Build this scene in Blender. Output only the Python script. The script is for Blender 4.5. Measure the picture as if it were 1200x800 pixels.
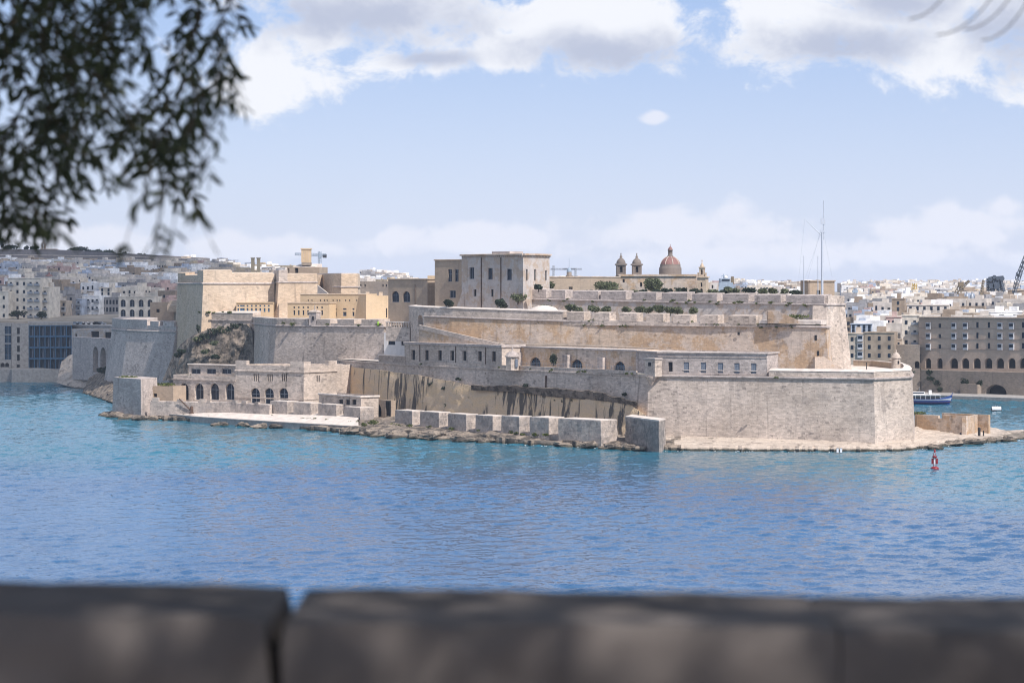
import bpy, math, random
from mathutils import Vector, noise as mnoise
random.seed(7)
R = math.radians
for o in list(bpy.data.objects):
    bpy.data.objects.remove(o)
sc = bpy.context.scene
COL = sc.collection

# ------------------------------------------------------------------ camera
H, F, HY = 47.0, 2833.3, 335.0          # eye height (m), focal length in photo pixels, row of the horizon
cam = bpy.data.cameras.new('camera'); cam_o = bpy.data.objects.new('camera', cam); COL.objects.link(cam_o)
cam_o.location = (0, 0, H); cam_o.rotation_euler = (R(90), 0, 0)
cam.lens = 85; cam.sensor_width = 36; cam.shift_y = -(400 - HY) / 1200.0
cam.clip_start = 0.1; cam.clip_end = 30000
cam.dof.use_dof = True; cam.dof.focus_distance = 760; cam.dof.aperture_fstop = 5.6
sc.camera = cam_o

# ------------------------------------------------------------------ sun, sky, exposure
SUN_EL = R(48); SUN_H = Vector((0.64, -0.77)).normalized()
sun_dir = Vector((SUN_H.x * math.cos(SUN_EL), SUN_H.y * math.cos(SUN_EL), math.sin(SUN_EL)))
sl = bpy.data.lights.new('sun', 'SUN'); sl.energy = 4.0; sl.angle = R(0.53); sl.color = (1.0, 0.945, 0.905)
so = bpy.data.objects.new('sun', sl); COL.objects.link(so); so.location = (60, -40, 120)
so.rotation_euler = sun_dir.to_track_quat('Z', 'Y').to_euler()
sc.view_settings.view_transform = 'Standard'; sc.view_settings.look = 'None'
sc.view_settings.exposure = 0.55; sc.view_settings.gamma = 1.0; sc.view_settings.use_curve_mapping = False
sc.cycles.max_bounces = 6; sc.cycles.volume_bounces = 1; sc.cycles.use_denoising = True
sc.cycles.sample_clamp_indirect = 6.0; sc.cycles.filter_width = 1.1

def build_world():
    w = bpy.data.worlds.new('World'); sc.world = w; w.use_nodes = True
    nt = w.node_tree; nt.nodes.clear(); N = nt.nodes.new; L = nt.links.new
    def m(op, a, b=None, c=None, clamp=False):
        n = N('ShaderNodeMath'); n.operation = op; n.use_clamp = clamp
        for i, v in enumerate((a, b, c)):
            if v is None: continue
            if isinstance(v, (int, float)): n.inputs[i].default_value = v
            else: L(v, n.inputs[i])
        return n.outputs[0]
    def smooth(v, a, b):
        n = N('ShaderNodeMapRange'); n.interpolation_type = 'SMOOTHSTEP'
        L(v, n.inputs['Value']); n.inputs['From Min'].default_value = a; n.inputs['From Max'].default_value = b
        return n.outputs['Result']
    def mixc(f, a, b):
        n = N('ShaderNodeMix'); n.data_type = 'RGBA'
        if isinstance(f, (int, float)): n.inputs[0].default_value = f
        else: L(f, n.inputs[0])
        for s, v in ((6, a), (7, b)):
            if isinstance(v, tuple): n.inputs[s].default_value = v
            else: L(v, n.inputs[s])
        return n.outputs[2]
    tc = N('ShaderNodeTexCoord'); sx = N('ShaderNodeSeparateXYZ'); L(tc.outputs['Generated'], sx.inputs[0])
    az = m('ARCTAN2', sx.outputs[0], sx.outputs[1]); el = m('ARCSINE', sx.outputs[2])
    U = m('MULTIPLY', az, F); V = m('MULTIPLY', el, F)                 # 1 unit = 1/2833 rad
    sky = N('ShaderNodeTexSky'); sky.sky_type = 'NISHITA'; sky.sun_disc = False
    sky.sun_elevation = SUN_EL; sky.sun_rotation = math.atan2(SUN_H.x, SUN_H.y)
    sky.air_density = 1.0; sky.dust_density = 0.6; sky.ozone_density = 2.6; sky.altitude = 50
    # haze colour mixed into the sky, strongest and palest towards the horizon
    def fbm(scale, seed, vs=1.0, detail=7, rough=.55):
        cb = N('ShaderNodeCombineXYZ'); L(m('MULTIPLY', U, 1 / scale), cb.inputs[0])
        L(m('MULTIPLY', V, vs / scale), cb.inputs[1]); cb.inputs[2].default_value = seed
        n = N('ShaderNodeTexNoise'); n.inputs['Scale'].default_value = 1; n.inputs['Detail'].default_value = detail
        n.inputs['Roughness'].default_value = rough; n.inputs['Distortion'].default_value = .25
        L(cb.outputs[0], n.inputs['Vector']); return n.outputs[0]
    n1 = fbm(85, 3.1, 1.35, 11, .66); n2 = fbm(330, 9.7, 2.0, 5); n3 = fbm(60, 5.2, 1.3, 7, .55)
    blobs = [(430, 15, 175, 78), (315, 72, 85, 62), (455, 74, 125, 24), (380, 50, 110, 50), (690, 20, 175, 80), (600, 62, 70, 28),
             (970, 32, 155, 72), (1095, 72, 75, 56), (1200, 35, 100, 85), (1030, 0, 200, 60)]
    low = [(800, 268, 190, 34), (1110, 268, 110, 34), (540, 284, 190, 24), (1165, 243, 34, 20), (300, 290, 160, 22),
           (60, 280, 170, 26), (960, 300, 300, 24), (768, 139, 19, 10)]
    def field(bl):
        d = None
        for px, py, a, b in bl:
            r = m('SQRT', m('ADD', m('POWER', m('DIVIDE', m('SUBTRACT', U, px - 600.0), a), 2.0),
                            m('POWER', m('DIVIDE', m('SUBTRACT', V, HY - py), b), 2.0)))
            e = m('SUBTRACT', 1.0, r)
            d = e if d is None else m('SMOOTH_MAX', d, e, .15)
        return d
    # clouds go on over the rest of the sky in the same way
    gen = m('MULTIPLY', m('SUBTRACT', n2, .47), 4.0)
    gen = m('ADD', gen, m('MULTIPLY', m('SUBTRACT', smooth(V, 300, 420), 1.0), 6.0))
    base = m('MAXIMUM', m('MAXIMUM', field(blobs), gen), -1.0)
    dens = m('ADD', m('ADD', base, m('MULTIPLY', m('SUBTRACT', n1, .5), 3.3)), m('MULTIPLY', m('SUBTRACT', n3, .5), 1.0))
    a_top = smooth(dens, -.12, 0.56)
    dl = m('ADD', m('MAXIMUM', field(low), -.8), m('MULTIPLY', m('SUBTRACT', n3, .5), 2.2))
    # the same low bank of small far clouds all round the horizon
    a_low = m('MULTIPLY', smooth(dl, 0.05, 0.6), 0.8)
    gm = [(420, 22, 165, 50), (500, 70, 70, 14), (705, 62, 130, 30), (985, 58, 120, 34), (1185, 42, 80, 60), (1050, 10, 90, 30)]
    gsh = m('ADD', m('ADD', m('MAXIMUM', field(gm), m('SUBTRACT', m('MULTIPLY', gen, .8), .3)), m('MULTIPLY', m('SUBTRACT', n3, .5), 1.3)), m('MULTIPLY', m('SUBTRACT', n1, .5), 1.0))
    thick = m('MULTIPLY', smooth(gsh, -.25, .85), .95)
    white = (4.5, 4.6, 4.9, 1); grey = (2.5, 2.75, 3.5, 1)
    ccol = mixc(thick, white, grey)
    pale = mixc(m('MULTIPLY', smooth(V, 2600, 200), .85), sky.outputs[0], mixc(smooth(V, 420, 10), (1.6, 2.25, 3.85, 1), (3.0, 3.3, 4.35, 1)))
    c = mixc(a_low, pale, (4.2, 4.3, 4.8, 1)); c = mixc(a_top, c, ccol)
    bg = N('ShaderNodeBackground'); L(c, bg.inputs[0]); bg.inputs[1].default_value = 0.14
    out = N('ShaderNodeOutputWorld'); L(bg.outputs[0], out.inputs[0])
build_world()

# ------------------------------------------------------------------ helpers
def xy(px, Y): return Vector(((px - 600.0) / F * Y, Y))
def zp(py, Y): return H + (HY - py) / F * Y
def P(px, py, Y): return Vector(((px - 600.0) / F * Y, Y, zp(py, Y)))
def yw(py, z=0.0): return (H - z) * F / (py - HY)            # distance of a point of height z seen on row py
def nz(x, y=0, z=0): return mnoise.noise(Vector((x, y, z)))

def tagp(o, label=None, cat=None, group=None, kind=None):
    if label: o['label'] = label
    if cat: o['category'] = cat
    if group: o['group'] = group
    if kind: o['kind'] = kind
    return o
def thing(name, label, cat, loc=(0, 0, 0), group=None, rz=0):
    o = bpy.data.objects.new(name, None); COL.objects.link(o); o.empty_display_size = 1
    o.location = loc; o.rotation_euler = (0, 0, rz)
    return tagp(o, label, cat, group)

class MB:
    def __init__(s): s.v = []; s.f = []; s.sm = []
    def add(s, pts, faces, smooth=False):
        b = len(s.v); s.v += [Vector(p) for p in pts]
        for f in faces: s.f.append([b + i for i in f]); s.sm.append(smooth)
    def poly(s, pts, smooth=False): s.add(pts, [list(range(len(pts)))], smooth)
    def box(s, x0, x1, y0, y1, z0, z1):
        s.add([(x, y, z) for z in (z0, z1) for x, y in ((x0, y0), (x1, y0), (x1, y1), (x0, y1))],
              [(3, 2, 1, 0), (4, 5, 6, 7), (0, 1, 5, 4), (1, 2, 6, 5), (2, 3, 7, 6), (3, 0, 4, 7)])
    def obox(s, A, d, s0, s1, n0, n1, z0, z1, top=0.0):
        """box along direction d from A; n = distance outwards; top: outer edge of the top lower by that much"""
        n = Vector((d.y, -d.x))
        def q(a, b): p = A + d * a + n * b; return (p.x, p.y)
        c = [q(s0, n1), q(s1, n1), q(s1, n0), q(s0, n0)]
        zt = [z1 - top, z1 - top, z1, z1]
        s.add([(x, y, z0) for x, y in c] + [(x, y, t) for (x, y), t in zip(c, zt)],
              [(3, 2, 1, 0), (4, 5, 6, 7), (0, 1, 5, 4), (1, 2, 6, 5), (2, 3, 7, 6), (3, 0, 4, 7)])
    def prism(s, pl, z0, z1, grow=0.0):
        n = len(pl); c = sum((Vector((p[0], p[1])) for p in pl), Vector((0, 0))) / n
        bot = []
        for p in pl:
            d = Vector((p[0], p[1])) - c; l = d.length or 1; q = Vector((p[0], p[1])) + d / l * grow; bot.append((q.x, q.y, z0))
        top = [(p[0], p[1], z1) for p in pl]
        s.add(bot + top, [list(range(n - 1, -1, -1)), list(range(n, 2 * n))] + [(i, (i + 1) % n, n + (i + 1) % n, n + i) for i in range(n)])
    def sweep(s, path, prof, dz=None, jitter=0.0):
        """closed profile [(outset, z)] carried along a plan path (left to right as seen from outside)"""
        n = len(path); nn = []
        for i in range(n):
            d = Vector((0, 0))
            ns = []
            if i > 0: e = (path[i] - path[i - 1]).normalized(); ns.append(Vector((e.y, -e.x)))
            if i < n - 1: e = (path[i + 1] - path[i]).normalized(); ns.append(Vector((e.y, -e.x)))
            if len(ns) == 2:
                b = (ns[0] + ns[1]).normalized(); k = 1 / max(.4, b.dot(ns[0])); nn.append(b * k)
            else: nn.append(ns[0])
        k = len(prof); pts = []
        for i in range(n):
            z0 = dz[i] if dz else 0
            for o_, z in prof:
                p = path[i] + nn[i] * o_; j = random.uniform(-jitter, jitter) if jitter else 0
                pts.append((p.x, p.y, z + z0 + j))
        fc = []
        for i in range(n - 1):
            for j in range(k):
                a = i * k + j; b = i * k + (j + 1) % k
                fc.append((a, a + k, b + k, b))
        fc.append(list(range(k))); fc.append([(n - 1) * k + j for j in range(k - 1, -1, -1)])
        s.add(pts, fc)
    def tube(s, p0, p1, r0, r1=None, n=8, cap=True):
        p0 = Vector(p0); p1 = Vector(p1); r1 = r0 if r1 is None else r1
        d = (p1 - p0).normalized(); a = d.orthogonal().normalized(); b = d.cross(a)
        pts = []
        for p, r in ((p0, r0), (p1, r1)):
            for i in range(n):
                t = 2 * math.pi * i / n; pts.append(p + a * math.cos(t) * r + b * math.sin(t) * r)
        fc = [(i, (i + 1) % n, n + (i + 1) % n, n + i) for i in range(n)]
        s.add(pts, fc, n > 5)
        if cap: s.add(pts, [list(range(n - 1, -1, -1)), list(range(n, 2 * n))])
    def lathe(s, c, prof, n=16, smooth=True, a0=0):
        pts = []; k = len(prof)
        for r, z in prof:
            for i in range(n):
                t = 2 * math.pi * i / n + a0; pts.append((c[0] + r * math.cos(t), c[1] + r * math.sin(t), c[2] + z))
        fc = []
        for j in range(k - 1):
            for i in range(n):
                i2 = (i + 1) % n; fc.append((j * n + i, j * n + i2, (j + 1) * n + i2, (j + 1) * n + i))
        s.add(pts, fc, smooth); s.add(pts, [list(range((k - 1) * n, k * n)), list(range(n - 1, -1, -1))])
    def mesh(s, name, mat, origin=(0, 0, 0)):
        o = Vector(origin); me = bpy.data.meshes.new(name)
        me.from_pydata([tuple(v - o) for v in s.v], [], s.f)
        uv = me.uv_layers.new(name='uv').data; k = 0; vv = s.v
        for f in s.f:
            a = vv[f[0]]; n = Vector((0, 0, 0))
            for i in range(1, len(f) - 1): n += (vv[f[i]] - a).cross(vv[f[i + 1]] - a)
            if n.length < 1e-12: n = Vector((0, 0, 1))
            n.normalize()
            if abs(n.z) > .75:
                for i in f: uv[k].uv = (vv[i].x, vv[i].y); k += 1
            else:
                t = Vector((-n.y, n.x, 0)).normalized(); off = (n.x * 17.3 + n.y * 29.1) // .5
                for i in f: uv[k].uv = (vv[i].dot(t) + off, vv[i].z); k += 1
        me.polygons.foreach_set('use_smooth', s.sm)
        if mat: me.materials.append(mat)
        me.update(); return me
    def build(s, name, mat, parent=None):
        org = Vector((0, 0, 0))
        p = parent
        while p is not None: org += p.location; p = p.parent
        o = bpy.data.objects.new(name, s.mesh(name, mat, org)); COL.objects.link(o)
        if parent is not None: o.parent = parent
        return o

# ------------------------------------------------------------------ materials
MATS = {}
def new_mat(name):
    m = bpy.data.materials.new(name); m.use_nodes = True; nt = m.node_tree; nt.nodes.clear()
    out = nt.nodes.new('ShaderNodeOutputMaterial'); b = nt.nodes.new('ShaderNodeBsdfPrincipled')
    nt.links.new(b.outputs[0], out.inputs[0]); MATS[name] = m
    return m, nt, b
def nd(nt, t, **kw):
    n = nt.nodes.new(t)
    for k, v in kw.items():
        if k in n.inputs.keys(): n.inputs[k].default_value = v
        else: setattr(n, k, v)
    return n
def mixrgb(nt, fac, a, b, blend='MIX'):
    n = nt.nodes.new('ShaderNodeMix'); n.data_type = 'RGBA'; n.blend_type = blend
    for s, v in ((0, fac), (6, a), (7, b)):
        if isinstance(v, (int, float)): n.inputs[s].default_value = v
        elif isinstance(v, tuple): n.inputs[s].default_value = v if len(v) == 4 else v + (1,)
        else: nt.links.new(v, n.inputs[s])
    return n.outputs[2]
def ramp(nt, v, a, b, lo=0.0, hi=1.0):
    n = nt.nodes.new('ShaderNodeMapRange'); n.interpolation_type = 'SMOOTHSTEP'; nt.links.new(v, n.inputs[0])
    for i, x in enumerate((a, b, lo, hi)): n.inputs[i + 1].default_value = x
    return n.outputs[0]
def noise(nt, vec, scale, detail=5, rough=.55, dist=0.0):
    n = nd(nt, 'ShaderNodeTexNoise', Scale=scale, Detail=detail, Roughness=rough, Distortion=dist)
    nt.links.new(vec, n.inputs['Vector']); return n.outputs[0]
def scaled(nt, vec, sx, sy, sz=1):
    n = nt.nodes.new('ShaderNodeMapping'); n.inputs['Scale'].default_value = (sx, sy, sz); nt.links.new(vec, n.inputs[0]); return n.outputs[0]

def stone(name, c1, c2, dark=(.09, .08, .075), course=(1.15, .42), stain=.5, streak=.5, pits=.5, patch=.05, bump=.5, contrast=.10, patchc=None, patcht=(.56, .62), lichen=0.0):
    """coursed limestone: patchy colour, courses, streaks running down from the top, dark pits"""
    m, nt, b = new_mat(name)
    geo = nt.nodes.new('ShaderNodeNewGeometry').outputs['Position']; uv = nt.nodes.new('ShaderNodeUVMap').outputs[0]
    big = noise(nt, geo, patch, 6, .6, .6); col = mixrgb(nt, ramp(nt, big, .36, .64), c1, c2)
    mid = noise(nt, geo, .45, 6, .65)
    if patchc: col = mixrgb(nt, ramp(nt, noise(nt, geo, patch * 2.2, 10, .74, .2), *patcht, 0, .8), col, patchc)
    br = nd(nt, 'ShaderNodeTexBrick', Scale=1.0)
    br.inputs['Color1'].default_value = (1 + contrast, 1 + contrast, 1 + contrast, 1); br.inputs['Color2'].default_value = (1 - contrast * 1.4,) * 3 + (1,)
    br.inputs['Mortar'].default_value = (.74, .73, .72, 1); br.inputs['Mortar Size'].default_value = .025; br.inputs['Mortar Smooth'].default_value = .3
    br.inputs['Brick Width'].default_value = course[0]; br.inputs['Row Height'].default_value = course[1]; br.inputs['Bias'].default_value = .1
    wob = nd(nt, 'ShaderNodeVectorMath', operation='MULTIPLY_ADD'); nt.links.new(nd(nt, 'ShaderNodeTexNoise', Scale=.8).outputs[1], wob.inputs[0])
    wob.inputs[1].default_value = (.05, .04, 0); nt.links.new(uv, wob.inputs[2]); nt.links.new(wob.outputs[0], br.inputs['Vector'])
    col = mixrgb(nt, .9, col, br.outputs[0], 'MULTIPLY')
    b2 = nd(nt, 'ShaderNodeTexBrick', Scale=1.0); b2.inputs['Color1'].default_value = (0, 0, 0, 1); b2.inputs['Color2'].default_value = (1, 1, 1, 1); b2.inputs['Mortar'].default_value = (.3, .3, .3, 1); b2.inputs['Mortar Size'].default_value = .02
    b2.inputs['Brick Width'].default_value = course[0] * 1.1; b2.inputs['Row Height'].default_value = course[1] * 1.6; nt.links.new(wob.outputs[0], b2.inputs['Vector'])
    bw = nd(nt, 'ShaderNodeMath', operation='MULTIPLY_ADD'); nt.links.new(b2.outputs[0], bw.inputs[0]); bw.inputs[1].default_value = .55; nt.links.new(noise(nt, geo, .12, 4, .6), bw.inputs[2])
    col = mixrgb(nt, ramp(nt, bw.outputs[0], 1.0, 1.12, 0, pits * .6), col, dark)
    if lichen: col = mixrgb(nt, ramp(nt, noise(nt, geo, .30, 8, .72, .3), .47, .62, 0, lichen), col, (.17, .158, .15))
    col = mixrgb(nt, ramp(nt, mid, .42, .75, 0, .5 * stain), col, dark)
    col = mixrgb(nt, ramp(nt, noise(nt, geo, .17, 9, .7, .25), .50, .66, 0, .55 * stain), col, tuple(x * 2.4 for x in dark))
    st = noise(nt, scaled(nt, uv, .55, .035), 1.0, 7, .65, .3)
    col = mixrgb(nt, ramp(nt, st, .54, .74, 0, streak), col, dark)
    pt = noise(nt, geo, 1.5, 4, .6); col = mixrgb(nt, ramp(nt, pt, .60, .68, 0, pits * .7), col, dark)
    fine = noise(nt, geo, 3.5, 3, .6); col = mixrgb(nt, .35, col, mixrgb(nt, fine, (.5, .5, .5), (1.45, 1.45, 1.45)), 'MULTIPLY')
    nt.links.new(col, b.inputs['Base Color']); b.inputs['Roughness'].default_value = .92; b.inputs['Specular IOR Level'].default_value = .2
    hgt = mixrgb(nt, .55, br.outputs[0], mid)
    hgt = mixrgb(nt, .4, hgt, pt)
    bp = nd(nt, 'ShaderNodeBump', Strength=min(1, bump * 1.3), Distance=.3); nt.links.new(hgt, bp.inputs['Height']); nt.links.new(bp.outputs[0], b.inputs['Normal'])
    return m
def plain(name, c, rough=.8, metal=0, var=.25, scale=1.5, spec=.3, bump=.0):
    m, nt, b = new_mat(name)
    geo = nt.nodes.new('ShaderNodeNewGeometry').outputs['Position']
    n = noise(nt, geo, scale, 5, .6)
    lo = tuple(x * (1 - var) for x in c) + (1,); hi = tuple(min(1, x * (1 + var)) for x in c) + (1,)
    nt.links.new(mixrgb(nt, ramp(nt, n, .3, .7), lo, hi), b.inputs['Base Color'])
    b.inputs['Roughness'].default_value = rough; b.inputs['Metallic'].default_value = metal; b.inputs['Specular IOR Level'].default_value = spec
    if bump:
        bp = nd(nt, 'ShaderNodeBump', Strength=bump, Distance=.1); nt.links.new(n, bp.inputs['Height']); nt.links.new(bp.outputs[0], b.inputs['Normal'])
    return m

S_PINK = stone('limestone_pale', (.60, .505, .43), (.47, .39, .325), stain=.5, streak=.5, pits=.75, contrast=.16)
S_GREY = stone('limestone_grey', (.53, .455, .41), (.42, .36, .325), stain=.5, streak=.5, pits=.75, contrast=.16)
S_TAN = stone('limestone_tan', (.54, .42, .315), (.53, .44, .37), stain=.45, streak=.65, pits=.6, patch=.06, patchc=(.45, .30, .175), patcht=(.47, .56))
S_CREAM = stone('limestone_cream', (.58, .46, .345), (.52, .395, .28), stain=.3, streak=.35, pits=.45, contrast=.12)
S_YEL = stone('plaster_ochre', (.57, .43, .28), (.52, .385, .24), stain=.12, streak=.14, pits=.15, contrast=.03, bump=.25)
S_BROWN = stone('limestone_brown', (.42, .325, .24), (.36, .28, .21), stain=.35, streak=.35, pits=.3, contrast=.05)
S_HOUSE = stone('plaster_flaking', (.45, .41, .385), (.50, .46, .43), stain=.3, streak=.3, pits=.2, patch=.12, contrast=.03, patchc=(.42, .325, .245), patcht=(.46, .56))
S_BLOCK = stone('battery_stone', (.52, .435, .37), (.43, .365, .32), dark=(.12, .11, .105), lichen=.55, stain=.9, streak=.35, pits=.8, patch=.16, bump=.8, course=(1.3, .6))
S_STAIN = stone('stained_block', (.40, .34, .295), (.31, .27, .24), dark=(.07, .065, .062), lichen=.9, stain=1.0, streak=.5, pits=.8, patch=.16, bump=.8, course=(1.3, .6))
S_TOP = plain('terrace_pale', (.56, .49, .43), .9, 0, .16, .5, .2, .2)
S_SENG = stone('senglea_stone', (.53, .405, .315), (.46, .35, .27), stain=.3, streak=.25, pits=.2, contrast=.04, bump=.3)
S_WARM = stone('senglea_lower', (.42, .315, .25), (.37, .275, .22), stain=.3, streak=.3, pits=.2, contrast=.04, bump=.3)
S_OLD = stone('old_dark_wall', (.32, .26, .21), (.26, .215, .175), stain=.6, streak=.5, pits=.6)
S_WHITE = plain('whitewash', (.66, .63, .60), .8, 0, .08, .6)
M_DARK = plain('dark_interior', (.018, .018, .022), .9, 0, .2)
M_GLASS = plain('window_glass', (.012, .02, .035), .25, 0, .3, 1.5, .25)
M_BLUE = plain('blue_paint', (.045, .11, .19), .5, 0, .15)
M_SHUT = plain('grey_blue_shutter', (.15, .17, .205), .6, 0, .15)
M_WOODW = plain('white_timber', (.62, .63, .65), .6, 0, .1)
M_BALC = plain('balcony_paint', (.42, .42, .44), .6, 0, .15)
M_STEEL = plain('grey_steel', (.28, .30, .33), .5, .3, .1)
M_MAST = plain('mast_paint', (.50, .53, .58), .4, .2, .05)
M_RUST = plain('rusty_iron', (.09, .055, .04), .8, .3, .4)
M_YELLOW = plain('crane_yellow', (.40, .27, .06), .5, 0, .2)
M_CRANEB = plain('crane_brown', (.17, .13, .08), .6, 0, .2)
M_RED = plain('red_paint', (.22, .018, .022), .4, 0, .15)
M_DOME = plain('dome_red', (.22, .115, .10), .7, 0, .2)
M_BLACK = plain('black_paint', (.02, .02, .022), .5, 0, .2)
M_DKBLUE = plain('dock_blue_grey', (.05, .065, .09), .6, 0, .2)
M_NAVY = plain('ship_grey', (.25, .31, .38), .6, 0, .12)
S_CHURCH = stone('church_dark_stone', (.20, .165, .14), (.16, .135, .12), stain=.4, streak=.4, pits=.3, contrast=.04)
M_HULL = plain('hull_blue', (.02, .055, .20), .3, 0, .1)
M_CONC = plain('concrete', (.30, .28, .26), .9, 0, .2, .8, .2, .2)
M_FOAM = plain('foam', (.55, .6, .62), .6, 0, .1)
M_SKIN = plain('skin', (.45, .28, .2), .6, 0, .1)
M_CLOTH = plain('dark_clothes', (.03, .03, .045), .9, 0, .2)
M_HIVIS = plain('lime_vest', (.35, .65, .05), .7, 0, .1)

def rock_mat(name, c1, c2, dark, streak=.0, vscale=.9, pth=.52):
    m, nt, b = new_mat(name)
    geo = nt.nodes.new('ShaderNodeNewGeometry').outputs['Position']; uv = nt.nodes.new('ShaderNodeUVMap').outputs[0]
    st = noise(nt, scaled(nt, geo, .16, .16, vscale), 1.0, 8, .65, .5)
    col = mixrgb(nt, ramp(nt, st, .38, .62), c1, c2)
    p = noise(nt, geo, .35, 8, .7, .3); col = mixrgb(nt, ramp(nt, p, pth, pth + .14, 0, .85), col, dark)
    if streak:
        s = noise(nt, scaled(nt, geo, .42, -.42, .035), 1.0, 6, .66, .3); s2 = noise(nt, scaled(nt, geo, .03, .03, .03), 1.0, 3, .5); s3 = nd(nt, 'ShaderNodeMath', operation='MULTIPLY_ADD'); nt.links.new(s2, s3.inputs[0]); s3.inputs[1].default_value = .6; nt.links.new(s, s3.inputs[2]); col = mixrgb(nt, ramp(nt, s3.outputs[0], .835, .91, 0, streak), col, dark)
    sz = nd(nt, 'ShaderNodeSeparateXYZ'); nt.links.new(geo, sz.inputs[0]); al = nd(nt, 'ShaderNodeMath', operation='MULTIPLY_ADD'); nt.links.new(noise(nt, geo, .4, 5, .65), al.inputs[0]); al.inputs[1].default_value = -1.6; nt.links.new(sz.outputs[2], al.inputs[2])
    col = mixrgb(nt, ramp(nt, al.outputs[0], .15, -.55, 0, .85), col, (.045, .043, .03))      # wet algae at the tide line
    f = noise(nt, geo, 2.2, 5, .7); col = mixrgb(nt, .5, col, mixrgb(nt, f, (.4, .4, .4), (1.5, 1.5, 1.5)), 'MULTIPLY')
    nt.links.new(col, b.inputs['Base Color']); b.inputs['Roughness'].default_value = .95; b.inputs['Specular IOR Level'].default_value = .15
    bp = nd(nt, 'ShaderNodeBump', Strength=.9, Distance=.6); nt.links.new(mixrgb(nt, .5, p, f), bp.inputs['Height']); nt.links.new(bp.outputs[0], b.inputs['Normal'])
    return m
R_SHORE = rock_mat('shore_rock', (.31, .25, .195), (.19, .155, .125), (.05, .045, .04), 0, .9, .45)
R_PALE = rock_mat('pale_rock_shelf', (.52, .435, .355), (.43, .355, .29), (.17, .14, .115), 0, .5)
R_CUT = rock_mat('cut_rock_face', (.68, .50, .31), (.62, .475, .33), (.075, .068, .062), .92, .45, .62)
R_CLIFF = rock_mat('cliff_rock', (.25, .205, .165), (.165, .135, .11), (.045, .04, .034), 0, .7, .46)
M_EARTH = plain('town_ground', (.30, .26, .21), .95, 0, .3, .05)

def foliage(name, c, var=.5, trans=.25):
    m, nt, b = new_mat(name)
    geo = nt.nodes.new('ShaderNodeNewGeometry'); n = noise(nt, geo.outputs['Position'], .9, 4, .6)
    rnd = geo.outputs['Random Per Island']
    col = mixrgb(nt, rnd, tuple(x * (1 - var) for x in c), tuple(x * (1 + var) for x in c))
    col = mixrgb(nt, .4, col, mixrgb(nt, n, (.4, .4, .4), (1.6, 1.6, 1.4)), 'MULTIPLY')
    nt.links.new(col, b.inputs['Base Color']); b.inputs['Roughness'].default_value = .6; b.inputs['Specular IOR Level'].default_value = .3
    tr = nt.nodes.new('ShaderNodeBsdfTranslucent'); nt.links.new(col, tr.inputs[0])
    mx = nt.nodes.new('ShaderNodeMixShader'); mx.inputs[0].default_value = trans
    nt.links.new(b.outputs[0], mx.inputs[1]); nt.links.new(tr.outputs[0], mx.inputs[2])
    nt.links.new(mx.outputs[0], [x for x in nt.nodes if x.type == 'OUTPUT_MATERIAL'][0].inputs[0])
    return m
G_BUSH = foliage('bush_green', (.12, .135, .075)); G_DARK = foliage('dark_pine_green', (.035, .05, .03)); G_OLIVE = foliage('olive_leaf', (.06, .068, .03), .5, .25)
G_GRASS = foliage('weeds_green', (.10, .12, .03)); M_BARK = plain('bark', (.10, .075, .055), .95, 0, .4, 6, .1, .5)

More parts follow.
